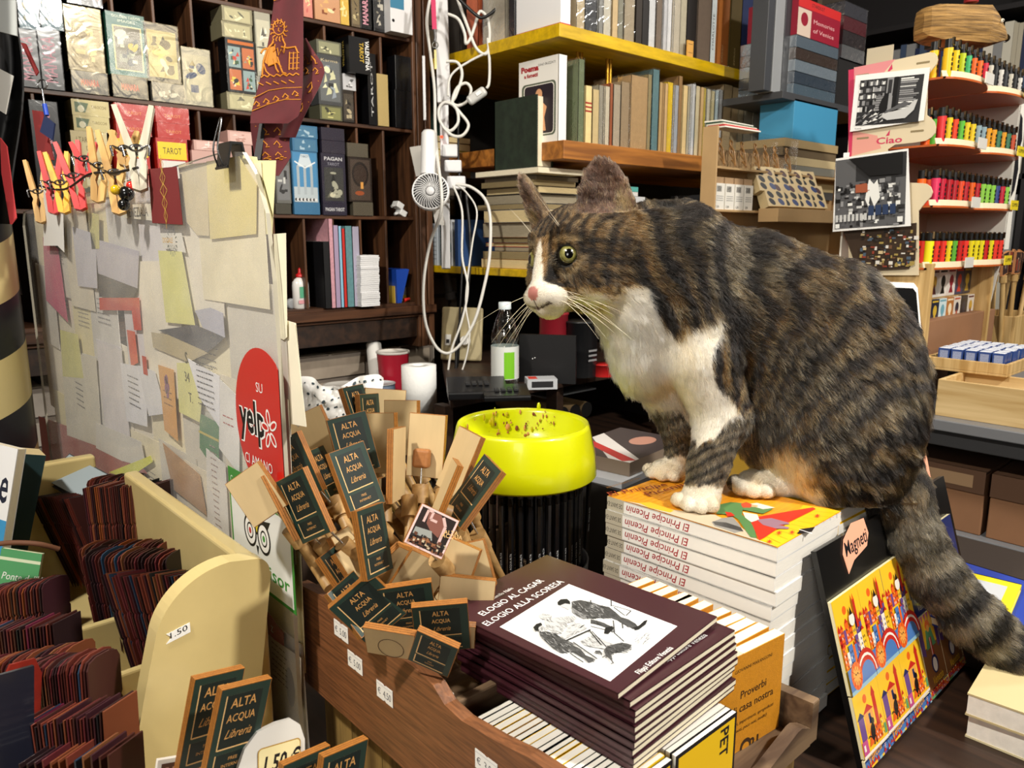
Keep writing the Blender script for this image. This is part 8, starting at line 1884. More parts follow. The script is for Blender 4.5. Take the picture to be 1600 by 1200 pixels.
# front fold: picture outline rows (left x, right x) per y
rowsF=[(-30,432,478),(0,428,474),(30,424,474),(60,420,474),(100,412,474),(140,402,473),(170,394,470),(182,392,466),(193,391,450)]
def fold(rows,dofs,wav,ph):
    def f(u,v):
        t=v * (len(rows)-1);i=min(int(t),len(rows)-2);k=t - i;y=rows[i][0] * (1-k) + rows[i+1][0] * k;a=rows[i][1] * (1-k) + rows[i+1][1] * k;b=rows[i][2] * (1-k) + rows[i+1][2] * k
        x=a + (b-a) * u;d=DF + dofs + wav * math.sin(u*5+ph+v*1.5) + .012 * math.sin(u*2.4+ph)
        return at(x,y,d) - fo
    return f
f1=fold(rowsF,0,.006,.4)
mb=MB();mb.sheet(f1,14,26,FLR,th=.0009);mb.build('front_fold',fl)
f2=fold([(60,470,478),(80,470,490),(100,468,504),(112,464,508),(135,456,500),(165,448,484),(185,440,474),(215,428,462)],.035,.008,1.2)
mb=MB();mb.sheet(f2,10,18,FLR,th=.0009);mb.build('side_fold',fl)
f3=fold([(180,392,440),(200,392,455),(225,395,452),(245,398,455),(250,402,452),(275,412,436)],.05,.008,2.2)
mb=MB();mb.sheet(f3,10,14,FLR,th=.0009);mb.build('tail_fold',fl)
mb=MB();strip(mb,at(412,188,1.345)-fo,at(402,250,1.345)-fo,.012,.004,INK_);mb.build('black_band',fl)
def ondraw(f,pts,m,mb,w=None,off=-.0016):
    """paint a shape that follows the cloth: pts in u, v of the fold"""
    P3=[]
    for (u,v) in pts:
        c=f(u,v);P3.append(c+CF*off)
    if w is None: mb.add(P3,[tuple(range(len(P3)))],m)
    else: mb.tube(P3,w,m,n=6)
mb=MB();L=lambda x, y: ((x-(rowsF[0][1]+(y+30)*-.19))/48,(y+30)/223.)
def uv(x,y):
    for i in range(len(rowsF)-1):
        if rowsF[i][0] <= y <= rowsF[i+1][0]:
            k=(y-rowsF[i][0]) / (rowsF[i+1][0]-rowsF[i][0]);a=rowsF[i][1] * (1-k) + rowsF[i+1][1] * k;b=rowsF[i][2] * (1-k) + rowsF[i+1][2] * k;return ((x-a)/(b-a),(i+k)/(len(rowsF)-1))
    return (.5,.5)
def lion(pts,w=None): ondraw(f1,[uv(x,y) for x,y in pts],FLG,mb,w)
# lion: head with mane, body, legs, book, ground waves
for k in range(14):
    t=2 * math.pi * k / 14;cx, cy=436, 48
    lion([(cx+8*math.cos(t),cy+10*math.sin(t)),(cx+12*math.cos(t+.15),cy+15*math.sin(t+.15)),(cx+14*math.cos(t+.05),cy+18*math.sin(t+.05))],.0011)
lion([(436+9*math.cos(t),44+11*math.sin(t)) for t in [k*math.pi/10 for k in range(21)]],.0011)
lion([(431,42),(434,42)],.001);lion([(438,42),(441,42)],.001);lion([(436,44),(435,49),(438,50)],.0009);lion([(432,54),(436,56),(440,54)],.001)
lion([(428,62),(424,72),(430,70),(428,82),(434,76),(436,88),(440,78),(444,84),(446,70),(442,62)],.0014)
for a in ([(428,66),(418,78),(412,96),(410,118)],[(422,72),(418,92),(420,104),(434,98),(440,106)],[(440,74),(450,76),(462,74),(466,84)],[(434,90),(438,104),(442,114),(448,116)],[(428,92),(432,108),(436,114)],[(412,100),(416,112),(422,118)],[(408,84),(412,78),(418,76)]): lion(a,.0016)
lion([(418,76),(430,72),(434,96),(422,104),(414,98)])
for x in (453,459,465): lion([(x,82),(x-1,110)],.0011)
for y in (84,92,100,108): lion([(452,y),(468,y-1)],.0009)
for k in range(6): lion([(408+k*10,122-k*.6),(413+k*10,118-k*.6),(418+k*10,121-k*.6)],.0014)
for k in range(5): lion([(404+k*12,130-k),(412+k*12,134-k)],.0012)
lion([(396,154),(420,142),(445,138),(472,137)],.0008);lion([(394,174),(418,164),(445,156),(470,156)],.0008)
for k in range(5): x=402 + k * 15;y=163 - k * 4;lion([(x-5,y+2),(x-1,y-4),(x+4,y),(x,y+4),(x+5,y+3)],.0013)
lion([(430,-22),(444,-26),(460,-24),(474,-26)],.0008);lion([(428,2),(442,-4),(460,-6),(474,-4)],.0008)
mb.build('lion_print',fl)
for f_, cnt in ((f2,4),(f3,4)):
    mb=MB()
    for k in range(cnt):
        v=.25 + .5 * k / (cnt-1)
        for j in range(2):
            u=.35 + .35 * j
            ondraw(f_,[(u-.12,v),(u-.04,v-.05),(u+.05,v),(u,v+.04),(u+.1,v+.03)],FLG,mb,.0011)
        ondraw(f_,[(.12,v-.07),(.9,v-.06)],FLG,mb,.0007)
    mb.build('golden_border',fl)
# hangings at the far left edge: key fob, ribbons, dark cloth
hk=thing('dark_cloth','black cloth and bags hanging at the upper left edge','cloth',at(-10,200,1.42))
mb=MB();mb.sheet(lambda u,v: at(-60+88*u+10*math.sin(v*7),40+420*v,1.42+.02*math.sin(u*9+v*3))-hk.location,10,16,mat('#101012',.6),th=.003);mb.build('cloth',hk)
for i, (pts,c,lab) in enumerate((([(-5,105),(20,118),(8,178),(-5,170)],'#e0ddd6','cream paper corner at the upper left edge'),([(-5,0),(24,0),(26,56),(-5,48)],'#c4c8c6','pale grey sheet corner at the top left'),([(0,215),(10,228),(25,340),(16,352),(2,270)],'#d8484c','coral red ribbon hanging at the left edge'),([(40,18+50),(32,66),(60,112),(56,118)],'#7a1c1c','dark red strap leading to a key ring'),([(50,172),(66,174),(84,250),(60,248)],'#7a1c1c','dark red and white tag hanging under the key ring'))):
    d_=1.38;q=[at(a,b,d_) for a,b in pts];n=len(q);cc=sum(q,Vector()) / n;al=[v-cc for v in q];mb=MB();mb.add(al+[v+CF*.003 for v in al],[tuple(range(n)),tuple(range(n,2*n))[::-1]]+[(k,n+k,n+(k+1)%n,(k+1)%n) for k in range(n)],mat(c,.55))
    tag(mb.build(['paper_note','paper_note','ribbon','strap','tag'][i],None,loc=cc),lab,['paper','paper','ribbon','strap','tag'][i])
kr=thing('key_ring','steel key ring with a blue cap hanging below the dark red strap','key ring',M=T(at(66,132,1.36))@CAMB);mb=MB();mb.lathe([(.0075,-.001),(.0095,-.001),(.0095,.001),(.0075,.001),(.0075,-.001)],ST if 'ST' in globals() else mat('#8a8a8c',.25,1.),28,closed=True);mb.cyl((0,-.009,0),(.004,-.035,0),.0018,mat('#8a8a8c',.25,1.),n=8);mb.build('ring',kr);mb=MB();mb.cyl((.004,-.035,0),(.008,-.055,0),.004,mat('#1c46b8',.4),n=12);mb.prism([(-.002,-.085),(.02,-.1),(.024,-.07),(.006,-.055)],.004,mat('#14224a',.5));mb.build('blue_cap',kr)
# ================================================================== the cat
BOOKZ=1.2                      # top of the book stack the cat sits on
D0=.93;PXM=D0 / FPX         # one picture pixel in metres at the cat
_cf=np.array(CF);_cr=np.array(CR);_cu=np.array(CU);_co=np.array(CO)
def cat_w(p):
    """sculpting space (x right, y down, z away; 725 micrometre units) -> world"""
    p=np.asarray(p,float)
    return _co + (_cf*D0+0) + (p[...,0:1]-800) * PXM * _cr - (p[...,1:2]-600) * PXM * _cu + p[...,2:3] * PXM * _cf
def sk(px,py,dz=.0):
    """skeleton joint: seen at (px, py), dz further away than the middle of the cat"""
    k=1 + dz / FPX
    return np.array([800+(px-800)*k,600+(py-600)*k,dz])
def floor_dz(py):
    r=ray(800,py);return ((BOOKZ-CAM_Z)/r.z-D0) / PXM
HY=math.radians(50)
HF=np.array([-math.sin(HY),.05,-math.cos(HY)]);HF /= np.linalg.norm(HF)
HN=np.array([math.cos(HY),.0,-math.sin(HY)])
HUP=np.cross(HN,HF);HUP=HUP if HUP[1] < 0 else -HUP
HC=sk(908,392,-12)
def hd(f,n,u): return HC + HF * f + HN * n + HUP * u

NP=np
def smin(a,b,k):
    h=np.clip(.5+.5*(b-a)/k,0,1)
    return b + (a-b) * h - k * h * (1-h)
def e_ell(P,c,r,R=None):
    q=P - c
    if R is not None: q=q @ R.T
    r=np.asarray(r,float)
    k0=np.linalg.norm(q/r,axis=-1);k1=np.linalg.norm(q/(r*r),axis=-1)
    return k0 * (k0-1) / np.maximum(k1,1e-6)
def e_cap(P,a,b,ra,rb):
    ab=b - a;t=np.clip(((P-a)@ab)/(ab@ab),0,1)
    return np.linalg.norm(P-a-t[...,None]*ab,axis=-1) - (ra+(rb-ra)*t)
def rotz(deg):
    a=math.radians(deg);return np.array([[math.cos(a),math.sin(a),0],[-math.sin(a),math.cos(a),0],[0,0,1]])
RH=np.array([HF,HN,HUP])      # rows: world->head axes

PRIMS=[]   # (fn, k, flow, hair length, region)
def pe(c,r,k=26,flow=(1,.1,0),L=18,R=None): PRIMS.append((lambda P: e_ell(P,c,r,R),k,flow,L))
def pc(a,b,ra,rb,k=22,flow=None,L=16):
    flow=flow if flow is not None else (b-a) / np.linalg.norm(b-a)
    PRIMS.append((lambda P: e_cap(P,a,b,ra,rb),k,flow,L))
# trunk
pe(sk(1170,470,5),(125,108,84),30,(1,.25,0),19,rotz(12))
pe(sk(1275,540,0),(130,138,96),34,(.8,.6,0),20,rotz(28))
pe(sk(1355,610,8),(84,140,92),30,(.4,1,0),21)
pe(sk(1330,678,-56),(102,124,52),24,(.6,.75,0),19,rotz(10))       # near haunch
pe(sk(1335,665,60),(92,110,46),24,(.6,.75,0),19)
pe(sk(1240,655,5),(95,95,78),30,(.5,.8,0),20)                      # belly
pe(sk(1085,470,-30),(76,118,58),26,(.5,.85,0),18,rotz(-14))       # near shoulder
pe(sk(1070,470,42),(66,105,48),26,(.4,.9,0),18)
pe(sk(1010,535,8),(58,82,56),30,(.25,1,0),24)                        # chest
pc(sk(925,405,0),sk(1050,420,5),80,104,30,(1,.3,0),15)            # neck
pe(sk(1000,470,0),(70,76,66),30,(.5,.9,0),22)
# head, in its own axes
pe(hd(0,0,0),(79,79,71),16,-HF*.9+HUP*-.1,7,RH)
pe(hd(-28,0,-8),(66,78,64),20,-HF,10,RH)
for sg in (1,-1):
    pe(hd(8,46*sg,-44),(52,38,44),18,-HF*.8+HN*sg*.5-HUP*.4,12,RH)
    pe(hd(80,15*sg,-72),(21,19,17),8,-HF*.6+HN*sg*.5-HUP*.3,3.5,RH)
    pe(hd(56,27*sg,21),(20,20,13),10,-HF*.7+HUP*.6,4,RH)
pc(hd(58,0,6),hd(91,0,-62),24,12,12,-HF*.8+HUP*.6,3)
pe(hd(66,0,-72),(32,31,26),14,-HF*.7-HUP*.3,4,RH)
pe(hd(70,0,-92),(20,17,13),8,-HF*.7-HUP*.4,4,RH)
pe(hd(98,0,-67),(8,10,7),5,-HF,0,RH)                                   # nose tip
# front legs
dn=floor_dz(797) + 14;df=floor_dz(752) + 18
pc(sk(1100,570,-38),sk(1128,655,-36),52,38,24,L=14)
pc(sk(1128,655,-36),sk(1108,722,dn+10),38,27,16,L=8)
pc(sk(1108,722,dn+10),sk(1096,772,dn),27,25,12,L=6)
pc(sk(1030,590,42),sk(1058,660,df-10),42,27,22,L=14)
pc(sk(1058,660,df-10),sk(1060,712,df),24,20,12,L=8)
for (a,b,z) in ((1092,781,dn),(1042,735,df)):
    pe(sk(a,b,z),(29,19,28),8,(-.6,.4,-.4),3)
for i, (x,y,zz) in enumerate(((1060,783,6),(1075,790,-12),(1094,793,-20),(1112,789,-20))):
    pe(sk(x,y,dn+zz-6),(11,12.5,16),1.5,(-.6,.4,-.4),1.6)
for i, (x,y,zz) in enumerate(((1014,734,16),(1018,741,-4),(1034,745,-16),(1052,745,-20))):
    pe(sk(x,y,df+zz),(11,11,15),1.5,(-.6,.4,-.4),1.6)
# hind feet
hz=floor_dz(776) + 16
pc(sk(1175,757,hz),sk(1290,770,hz+4),22,24,12,(-1,.1,0),6)
for (x,y,zz) in ((1150,755,4),(1158,763,-14),(1176,768,-22),(1196,768,-24)):
    pe(sk(x,y,hz+zz),(13,13,16),2,(-.6,.4,-.4),2)
pc(sk(1230,740,hz+95),sk(1310,735,hz+95),20,24,12,(-1,.1,0),6)
N_BODY=len(PRIMS)
TAIL=[sk(*p) for p in ((1372,715,10),(1398,775,-12),(1424,830,-34),(1462,900,-44),(1520,966,-52),(1590,1024,-56),(1665,1068,-56),(1740,1090,-50))]
TR=[58,48,37,37,37,35,33,24]
for i in range(len(TAIL)-1): pc(TAIL[i],TAIL[i+1],TR[i],TR[i+1],16,L=15)

EYES={1: hd(58.5,30,-14),-1: hd(57,-33,-12)}
EYE_R=17.
EAR={}
# near ear: base, tip, opening direction ; half width
EAR[1]=(hd(-8,50,40),hd(-6,40,136),HN*.62+HF*.75,46)
EAR[-1]=(hd(20,-50,40),hd(50,-84,124),HF*.86-HN*.5,40)
def ear_axes(sg):
    b, t, n, w=EAR[sg]
    u=t - b;h=np.linalg.norm(u);u=u / h
    n=n - u * (n@u);n=n / np.linalg.norm(n)
    s=np.cross(u,n)
    return b, u, n, s, h, w
def ear_sdf(P,sg):
    b, u, n, s, h, w=ear_axes(sg)
    q=P - b;a=q @ u;c=q @ s;d=q @ n
    t=np.clip((a+14)/(h+14),0,1)
    hw=w * np.sqrt(np.clip(1-t**1.55,.0,1)) + 1.             # half width shrinks to the rounded tip
    curve=-(np.clip(np.abs(c)/w,0,1.2)**2) * -14 - 6            # cupped: rims come forward
    th=6.5 - 2.5 * t
    dd=np.abs(d-curve) - th
    ds=np.abs(c) - hw
    da=np.maximum(a-h,-a-14)
    g=np.maximum(np.maximum(dd,ds*.8),da)
    return g
def body_sdf(P):
    d=None
    for i, (fn,k,fl,L) in enumerate(PRIMS[:N_BODY]):
        v=fn(P);d=v if d is None else smin(d,v,k)
    for sg in (1,-1): d=smin(d,ear_sdf(P,sg),7)
    for sg in (1,-1):
        e=EYES[sg];o=e - HC;o=o / np.linalg.norm(o)
        d=-smin(-d,e_ell(P,e+o*4,(EYE_R-1.,EYE_R-.5,EYE_R-4.),RH),3.5)         # eye sockets
    # mouth crease and nostril dent
    w=cat_w(P)[...,2];fl=(BOOKZ+.0015-w) / PXM
    d=np.where((P[...,0]<1400),-smin(-d,-fl,5),d)
    for (fn,k,f_,L) in PRIMS[N_BODY:]: d=smin(d,fn(P),k)
    return d
def surface_nets(fn,lo,hi,h):
    n=[int((hi[i]-lo[i])/h)+1 for i in range(3)]
    ax=[lo[i]+np.arange(n[i])*h for i in range(3)]
    G=np.empty(n)
    for i in range(n[0]):
        Y, Z=np.meshgrid(ax[1],ax[2],indexing='ij')
        P=np.stack([np.full_like(Y,ax[0][i]),Y,Z],-1)
        G[i]=fn(P)
    S=G < 0
    c=[n[i]-1 for i in range(3)]
    cnt=np.zeros(c);acc=np.zeros(c+[3])
    def sl(a,o): return tuple(slice(o[i],o[i]+c[i]) for i in range(3))
    for d in range(3):
        o1, o2=[(d+1)%3,(d+2)%3][0], (d+2) % 3
        for a in (0,1):
            for b in (0,1):
                p=[0,0,0];p[o1]=a;p[o2]=b;q=list(p);q[d]=1
                g0=G[sl(G,p)];g1=G[sl(G,q)];m=(g0<0) != (g1<0)
                t=np.where(m,g0/np.where(m,g0-g1,1),0)
                cnt += m
                for k in range(3):
                    acc[...,k] += np.where(m,p[k]+(t if k==d else 0),0)
    act=cnt > 0;idx=-np.ones(c,int);idx[act]=np.arange(act.sum())
    ii=np.argwhere(act);V=(ii+acc[act]/cnt[act][:,None]) * h + np.array(lo)
    F=[]
    for d in range(3):
        o1, o2=(d+1) % 3, (d+2) % 3
        s=[slice(None)] * 3;e=[slice(None)] * 3
        s[d]=slice(0,n[d]-1);e[d]=slice(1,n[d]);
        A=S[tuple(s)];B=S[tuple(e)]
        w=np.argwhere(A!=B)
        ok=(w[:,o1]>0) & (w[:,o2]>0) & (w[:,o1]<c[o1]) & (w[:,o2]<c[o2]);w=w[ok]
        sgn=A[tuple(w.T)]
        def gi(da,db):
            q=w.copy();q[:,o1] -= da;q[:,o2] -= db;return idx[tuple(q.T)]
        quad=np.stack([gi(0,0),gi(1,0),gi(1,1),gi(0,1)],1)
        quad[~sgn]=quad[~sgn][:,::-1]
        F.append(quad)
    return V, np.concatenate(F)
CV, CFc=surface_nets(body_sdf,(770,240,-150),(1770,1140,200),3.4)

# normals
def vnormals(V,F):
    n=np.cross(V[F[:,2]]-V[F[:,0]],V[F[:,3]]-V[F[:,1]])
    N=np.zeros_like(V)
    for k in range(4): np.add.at(N,F[:,k],n)
    return N / np.maximum(np.linalg.norm(N,axis=1,keepdims=True),1e-9)
CN=vnormals(CV,CFc)
# outward?
if np.mean(np.sum((CV-CV.mean(0))*CN,1)) < 0: CN=-CN;CFc=CFc[:,::-1]

# value noise
_ng=np.random.RandomState(3).rand(32,32,32)
def vn(P,s):
    q=np.asarray(P) / s;i=np.floor(q).astype(int);f=q - i;f=f * f * (3-2*f);r=0
    for a in (0,1):
        for b in (0,1):
            for c in (0,1):
                w=(f[...,0] if a else 1-f[...,0]) * (f[...,1] if b else 1-f[...,1]) * (f[...,2] if c else 1-f[...,2])
                r=r + w * _ng[(i[...,0]+a)%32,(i[...,1]+b)%32,(i[...,2]+c)%32]
    return r
def lin(h): return np.array(_srgb(h)[:3])
def in_poly(x,y,poly):
    r=np.zeros(x.shape,bool);n=len(poly)
    for i in range(n):
        x0, y0=poly[i];x1, y1=poly[(i+1)%n]
        if y0 == y1: continue
        m=((y0>y)!=(y1>y)) & (x<(x1-x0)*(y-y0)/(y1-y0)+x0);r ^= m
    return r
def seg_d(x,y,pts):
    d=np.full(x.shape,1e9)
    for (x0,y0), (x1,y1) in zip(pts[:-1],pts[1:]):
        dx, dy=x1 - x0, y1 - y0;t=np.clip(((x-x0)*dx+(y-y0)*dy)/(dx*dx+dy*dy),0,1)
        d=np.minimum(d,np.hypot(x-x0-t*dx,y-y0-t*dy))
    return d
TAILA=np.array(TAIL);TLEN=np.concatenate([[0],np.cumsum(np.linalg.norm(np.diff(TAILA,axis=0),axis=1))])
def tail_t(P):
    best=np.full(P.shape[:-1],1e9);tt=np.zeros(P.shape[:-1])
    for i in range(len(TAILA)-1):
        a, b=TAILA[i], TAILA[i+1];ab=b - a;t=np.clip(((P-a)@ab)/(ab@ab),0,1)
        d=np.linalg.norm(P-a-t[...,None]*ab,axis=-1)
        m=d < best;best=np.where(m,d,best);tt=np.where(m,TLEN[i]+t*(TLEN[i+1]-TLEN[i]),tt)
    return best, tt
WHITE_CHEST=[(930,478),(962,466),(986,436),(1012,436),(1018,470),(1034,508),(1062,522),(1092,506),(1120,492),(1126,512),(1112,560),(1118,598),(1144,626),(1168,648),(1140,656),(1112,690),(1088,700),(1076,660),(1060,640),(1030,645),(960,640),(880,560),(850,500)]
def coat(P):
    """colour of the coat, fur length, from where a point lies on the cat"""
    k=1 + P[...,2] / FPX
    x=800 + (P[...,0]-800) / k;y=600 + (P[...,1]-600) / k;z=P[...,2]
    n1=vn(P,22.) - .5;n2=vn(P+300,9.) - .5;n3=vn(P+700,60.) - .5;n4=vn(P+500,4.) - .5
    tan=lin('#a37a42');grey=lin('#6b604c');dark=lin('#120d09');brown=lin('#33281b');white=lin('#f3e9d6');cream=lin('#dcb77c')
    def mixc(a,b,t): t=np.clip(t,0,1)[...,None];return a * (1-t) + b * t
    base=mixc(np.broadcast_to(brown,P.shape),tan,.5+1.3*n1+.7*n2)
    base=mixc(base,np.broadcast_to(grey,P.shape),.35+n3*1.4)
    # body stripes fan out from the belly
    ang=np.arctan2(y-740,x-1140)
    s=np.sin(ang*36+n3*9+n1*2.6+(x-1100)*.012)
    stripe=np.clip((s+.15+n2*.9)*2.4,0,1) * (.75+.6*np.clip(n1+.5,0,1))
    r=np.hypot(x-1140,y-640)
    saddle=np.clip((r-205+n1*60)/55,0,1) * np.clip((640-y)/120,0,1) * (x>1020)
    c=mixc(base*.92,np.broadcast_to(dark,P.shape),np.clip(stripe*.95+saddle*.55,0,.97))
    # shoulder and neck darker patch
    sh=np.clip(1-np.hypot((x-1075)/75,(y-440)/95)+n1*.6,0,1)
    c=mixc(c,np.broadcast_to(dark,P.shape),sh*.55)
    # belly edge cream
    bl=np.clip(1-np.hypot((x-1225)/62,(y-742)/58)+n2*.5,0,1) * 2
    c=mixc(c,np.broadcast_to(cream,P.shape),bl)
    # head
    q=P - HC;f=q @ HF;n=q @ HN;u=q @ HUP
    head=np.hypot(np.hypot(f+4,n),u+10) < 104
    hb=mixc(np.broadcast_to(lin('#4a3a28'),P.shape),np.broadcast_to(lin('#8a6d46'),P.shape),.45+1.6*n1+n2*1.2)
    an=np.abs(n)
    fs=1.2 * np.sin(n*.5+n1*1.6) + .2 * (u>8+.2*an) * (f>-50) * (an<52)             # lengthwise forehead stripes
    hb=mixc(hb,np.broadcast_to(dark,P.shape),np.clip(fs*1.3,0,.85))
    for pts, w in ((((50,-12),(25,-26),(-20,-30),(-62,-24)),6.5),(((40,-42),(10,-50),(-30,-52),(-60,-46)),6.),(((48,4),(12,2),(-30,10),(-60,14)),5.),(((20,-70),(-20,-76),(-50,-66)),5.)):
        d=seg_d(f,u,pts);hb=mixc(hb,np.broadcast_to(dark,P.shape),np.clip((w+n2*8-d)/3,0,.85)*(an>30))
    ed=np.minimum(np.linalg.norm(P-EYES[1],axis=-1),np.linalg.norm(P-EYES[-1],axis=-1))
    hb=mixc(hb,np.broadcast_to(lin('#b9a079'),P.shape),np.clip(1-np.abs(ed-27)/7,0,1)*.75*(np.abs(u+5)>9))
    hb=mixc(hb,np.broadcast_to(lin('#c08a4a'),P.shape),np.clip(1-np.hypot(f+52,u-2)/24,0,1)*(n>30)*1.2)
    # nose bridge tan beside the blaze, blaze and muzzle white
    hb=mixc(hb,np.broadcast_to(lin('#a9865a'),P.shape),np.clip((15-an)/4,0,1)*(f>50)*(u>-50)*(u<14)*.8)
    bw=3.5 + np.clip((8-u)*.2,0,13)
    blaze=(np.abs(n+2)<bw+n2*3) & (u<10) & (f>45)
    muz=(f>60) & (u<-48-(100-f)*.62+n2*6) & (an<44)
    muz |= (u<-72+n2*8) & (f>20)
    jaw=(u<-62+n2*10) & (f>-40)
    wh=np.broadcast_to(white,P.shape)
    hb=np.where((blaze|muz)[...,None],wh,hb)
    hb=np.where(((an>18)&jaw&~muz)[...,None],mixc(hb,np.broadcast_to(cream,P.shape),np.full(x.shape,.6)),hb)
    nose=(np.linalg.norm(P-hd(100,0,-68),axis=-1)<11.5) & (u>-79)
    hb=np.where(nose[...,None],lin('#c77f74'),hb)
    mouth=(np.abs(u+91-an*.3)<1.6) & (f>60) & (an<26)
    mouth |= (an<1.5) & (f>80) & (u<-76) & (u>-92)
    hb=np.where(mouth[...,None],lin('#4a2e26'),hb)
    liner=ed < EYE_R + 3.2
    tear=seg_d(f,u,((72,-20),(84,-48))) < 9 + n2 * 8
    hb=np.where((liner)[...,None],lin('#120e0b'),hb)
    hb=mixc(hb,np.broadcast_to(dark,P.shape),(tear&(an>11)&(an<27))*.72)
    hw=np.clip((np.where(f>10,150,108)-np.hypot(np.hypot(f+4,n),u+10))/22+n1*.5,0,1) * (u>-118)
    c=mixc(c,hb,hw)
    # ears
    earm=np.zeros(x.shape,bool);inner=np.zeros(x.shape,bool)
    for sg in (1,-1):
        b, uu, nn, ss, h, w=ear_axes(sg)
        a_=(P-b) @ uu;cc=(P-b) @ ss;dd=(P-b) @ nn
        m=(a_>6) & (a_<h+12) & (np.abs(cc)<w+8) & (np.abs(dd)<34)
        earm |= m
        cv=(np.clip(np.abs(cc)/w,0,1.2)**2) * 14 - 6
        inner |= m & (dd>cv) & (np.abs(cc)<w*np.sqrt(np.clip(1-np.clip(a_/h,0,1)**1.9,0,1))-3)
    c=np.where(earm[...,None],mixc(np.broadcast_to(lin('#5b4733'),P.shape),np.broadcast_to(lin('#8a7050'),P.shape),.5+n1+n2),c)
    rimp=inner & (earm)
    c=np.where(inner[...,None],mixc(np.broadcast_to(lin('#4a352b'),P.shape),np.broadcast_to(lin('#94725f'),P.shape),.5+n3*1.5),c)
    for sg in (1,-1):
        b, uu, nn, ss, h, w=ear_axes(sg);a_=(P-b) @ uu;cc=(P-b) @ ss
        tuft=inner & (a_<h*.45) & (cc*sg>w*.25) & (n4>-.1)
        c=np.where(tuft[...,None],lin('#a08a68'),c)
    # white chest, throat and inner foreleg
    wc=in_poly(x+n1*14,y+n2*14,WHITE_CHEST) & ~((f>-40)&(u>-62))
    c=np.where(wc[...,None],mixc(wh,np.broadcast_to(lin('#e6cc98'),P.shape),.25+n3),c)
    # legs
    leg=(y>640) & (x<1175) & (x>990) & ~in_poly(x,y,WHITE_CHEST)
    lb=mixc(np.broadcast_to(lin('#8d7f69'),P.shape),np.broadcast_to(lin('#5d4f3d'),P.shape),.5+n1)
    ls=np.clip(np.sin((y+(x-1100)*.45)*.36+n1*3)*1.6-.2,0,.9)
    lb=mixc(lb,np.broadcast_to(dark,P.shape),ls)
    c=np.where(leg[...,None],lb,c)
    paw=((y>757+n2*10+(x-1090)*.1)&(x<1140)) | ((y>712+n2*8)&(x<1084)&(z>0)) | ((y>728)&(x>1144)&(x<1282+n2*20)&(z<80)&(y>728+(x-1180)*.35+n1*12))
    c=np.where(paw[...,None],mixc(wh,np.broadcast_to(lin('#dfc08c'),P.shape),.25+n1*.8),c)
    # tail rings
    td, tt=tail_t(P)
    tl=np.clip((td<62)*(tt-70)/50,0,1) * ((tt>60)&(y>745))
    ring=np.clip(np.sin(tt*.135+n1*.7+.6)*2.4+.3,0,1)
    tb=mixc(np.broadcast_to(lin('#a09680'),P.shape),np.broadcast_to(lin('#6a5c48'),P.shape),.5+n1)
    rk=np.clip((tt-110)/110,.25,1)
    c=mixc(c,mixc(tb,np.broadcast_to(dark,P.shape),np.clip(ring*1.*rk+.45*(1-rk),0,.97)),tl)
    # length
    L=np.full(x.shape,17.)
    W=None
    num=np.zeros(x.shape);den=np.zeros(x.shape)
    for (fn,kk,fl,LL) in PRIMS:
        w=np.exp(-np.clip(np.abs(fn(P)),0,60)/7.);num += w * LL;den += w
    L=num / den
    L=np.where(nose|mouth|(ed<EYE_R+3),0,L)
    L=np.where(earm,5.,L);L=np.where(inner,9.,L)
    return c, L, inner
def flow(P):
    num=np.zeros(P.shape)
    for (fn,kk,fl,LL) in PRIMS:
        w=np.exp(-np.clip(np.abs(fn(P)),0,60)/9.);num += w[...,None] * np.asarray(fl)
    for sg in (1,-1):
        b, uu, nn, ss, h, w=ear_axes(sg)
        m=(((P-b)@uu)>6) & (np.linalg.norm(P-b,axis=-1)<h+20)
        num=np.where(m[...,None],uu,num)
    return num / np.maximum(np.linalg.norm(num,axis=-1,keepdims=True),1e-9)

CW_=cat_w(CV)
base_o=Vector((float(CW_[:,0].mean()),float(CW_[:,1].mean()),BOOKZ));_b=np.array(base_o)
cat_root=thing('cat','brown tabby cat with white chest and paws crouching on the book stack','cat',base_o)
me=bpy.data.meshes.new('body');me.from_pydata((CW_-_b).tolist(),[],CFc.tolist());me.update()
me.polygons.foreach_set('use_smooth',[True]*len(me.polygons))
ccol, clen, cin=coat(CV)
at_=me.color_attributes.new('coat','FLOAT_COLOR','POINT')
at_.data.foreach_set('color',np.concatenate([ccol*.75,np.ones((len(CV),1))],1).astype(np.float32).ravel())
def coat_mat(attr,hair):
    m=bpy.data.materials.new('fur' if hair else 'skin');m.use_nodes=True;nt=m.node_tree
    a=nt.nodes.new('ShaderNodeAttribute');a.attribute_name=attr
    if hair:
        for n in list(nt.nodes):
            if n.type == 'BSDF_PRINCIPLED': nt.nodes.remove(n)
        b=nt.nodes.new('ShaderNodeBsdfHairPrincipled');b.parametrization='COLOR'
        nt.links.new(a.outputs['Color'],b.inputs['Color']);b.inputs['Roughness'].default_value=.3;b.inputs['Radial Roughness'].default_value=.5;b.inputs['IOR'].default_value=1.4
        pass
        nt.links.new(b.outputs[0],nt.nodes['Material Output'].inputs[0])
    else:
        b=nt.nodes['Principled BSDF'];nt.links.new(a.outputs['Color'],b.inputs['Base Color']);b.inputs['Roughness'].default_value=.75
    return m
me.materials.append(coat_mat('coat',False))
bo=bpy.data.objects.new('body',me);COL.objects.link(bo);bo.parent=cat_root

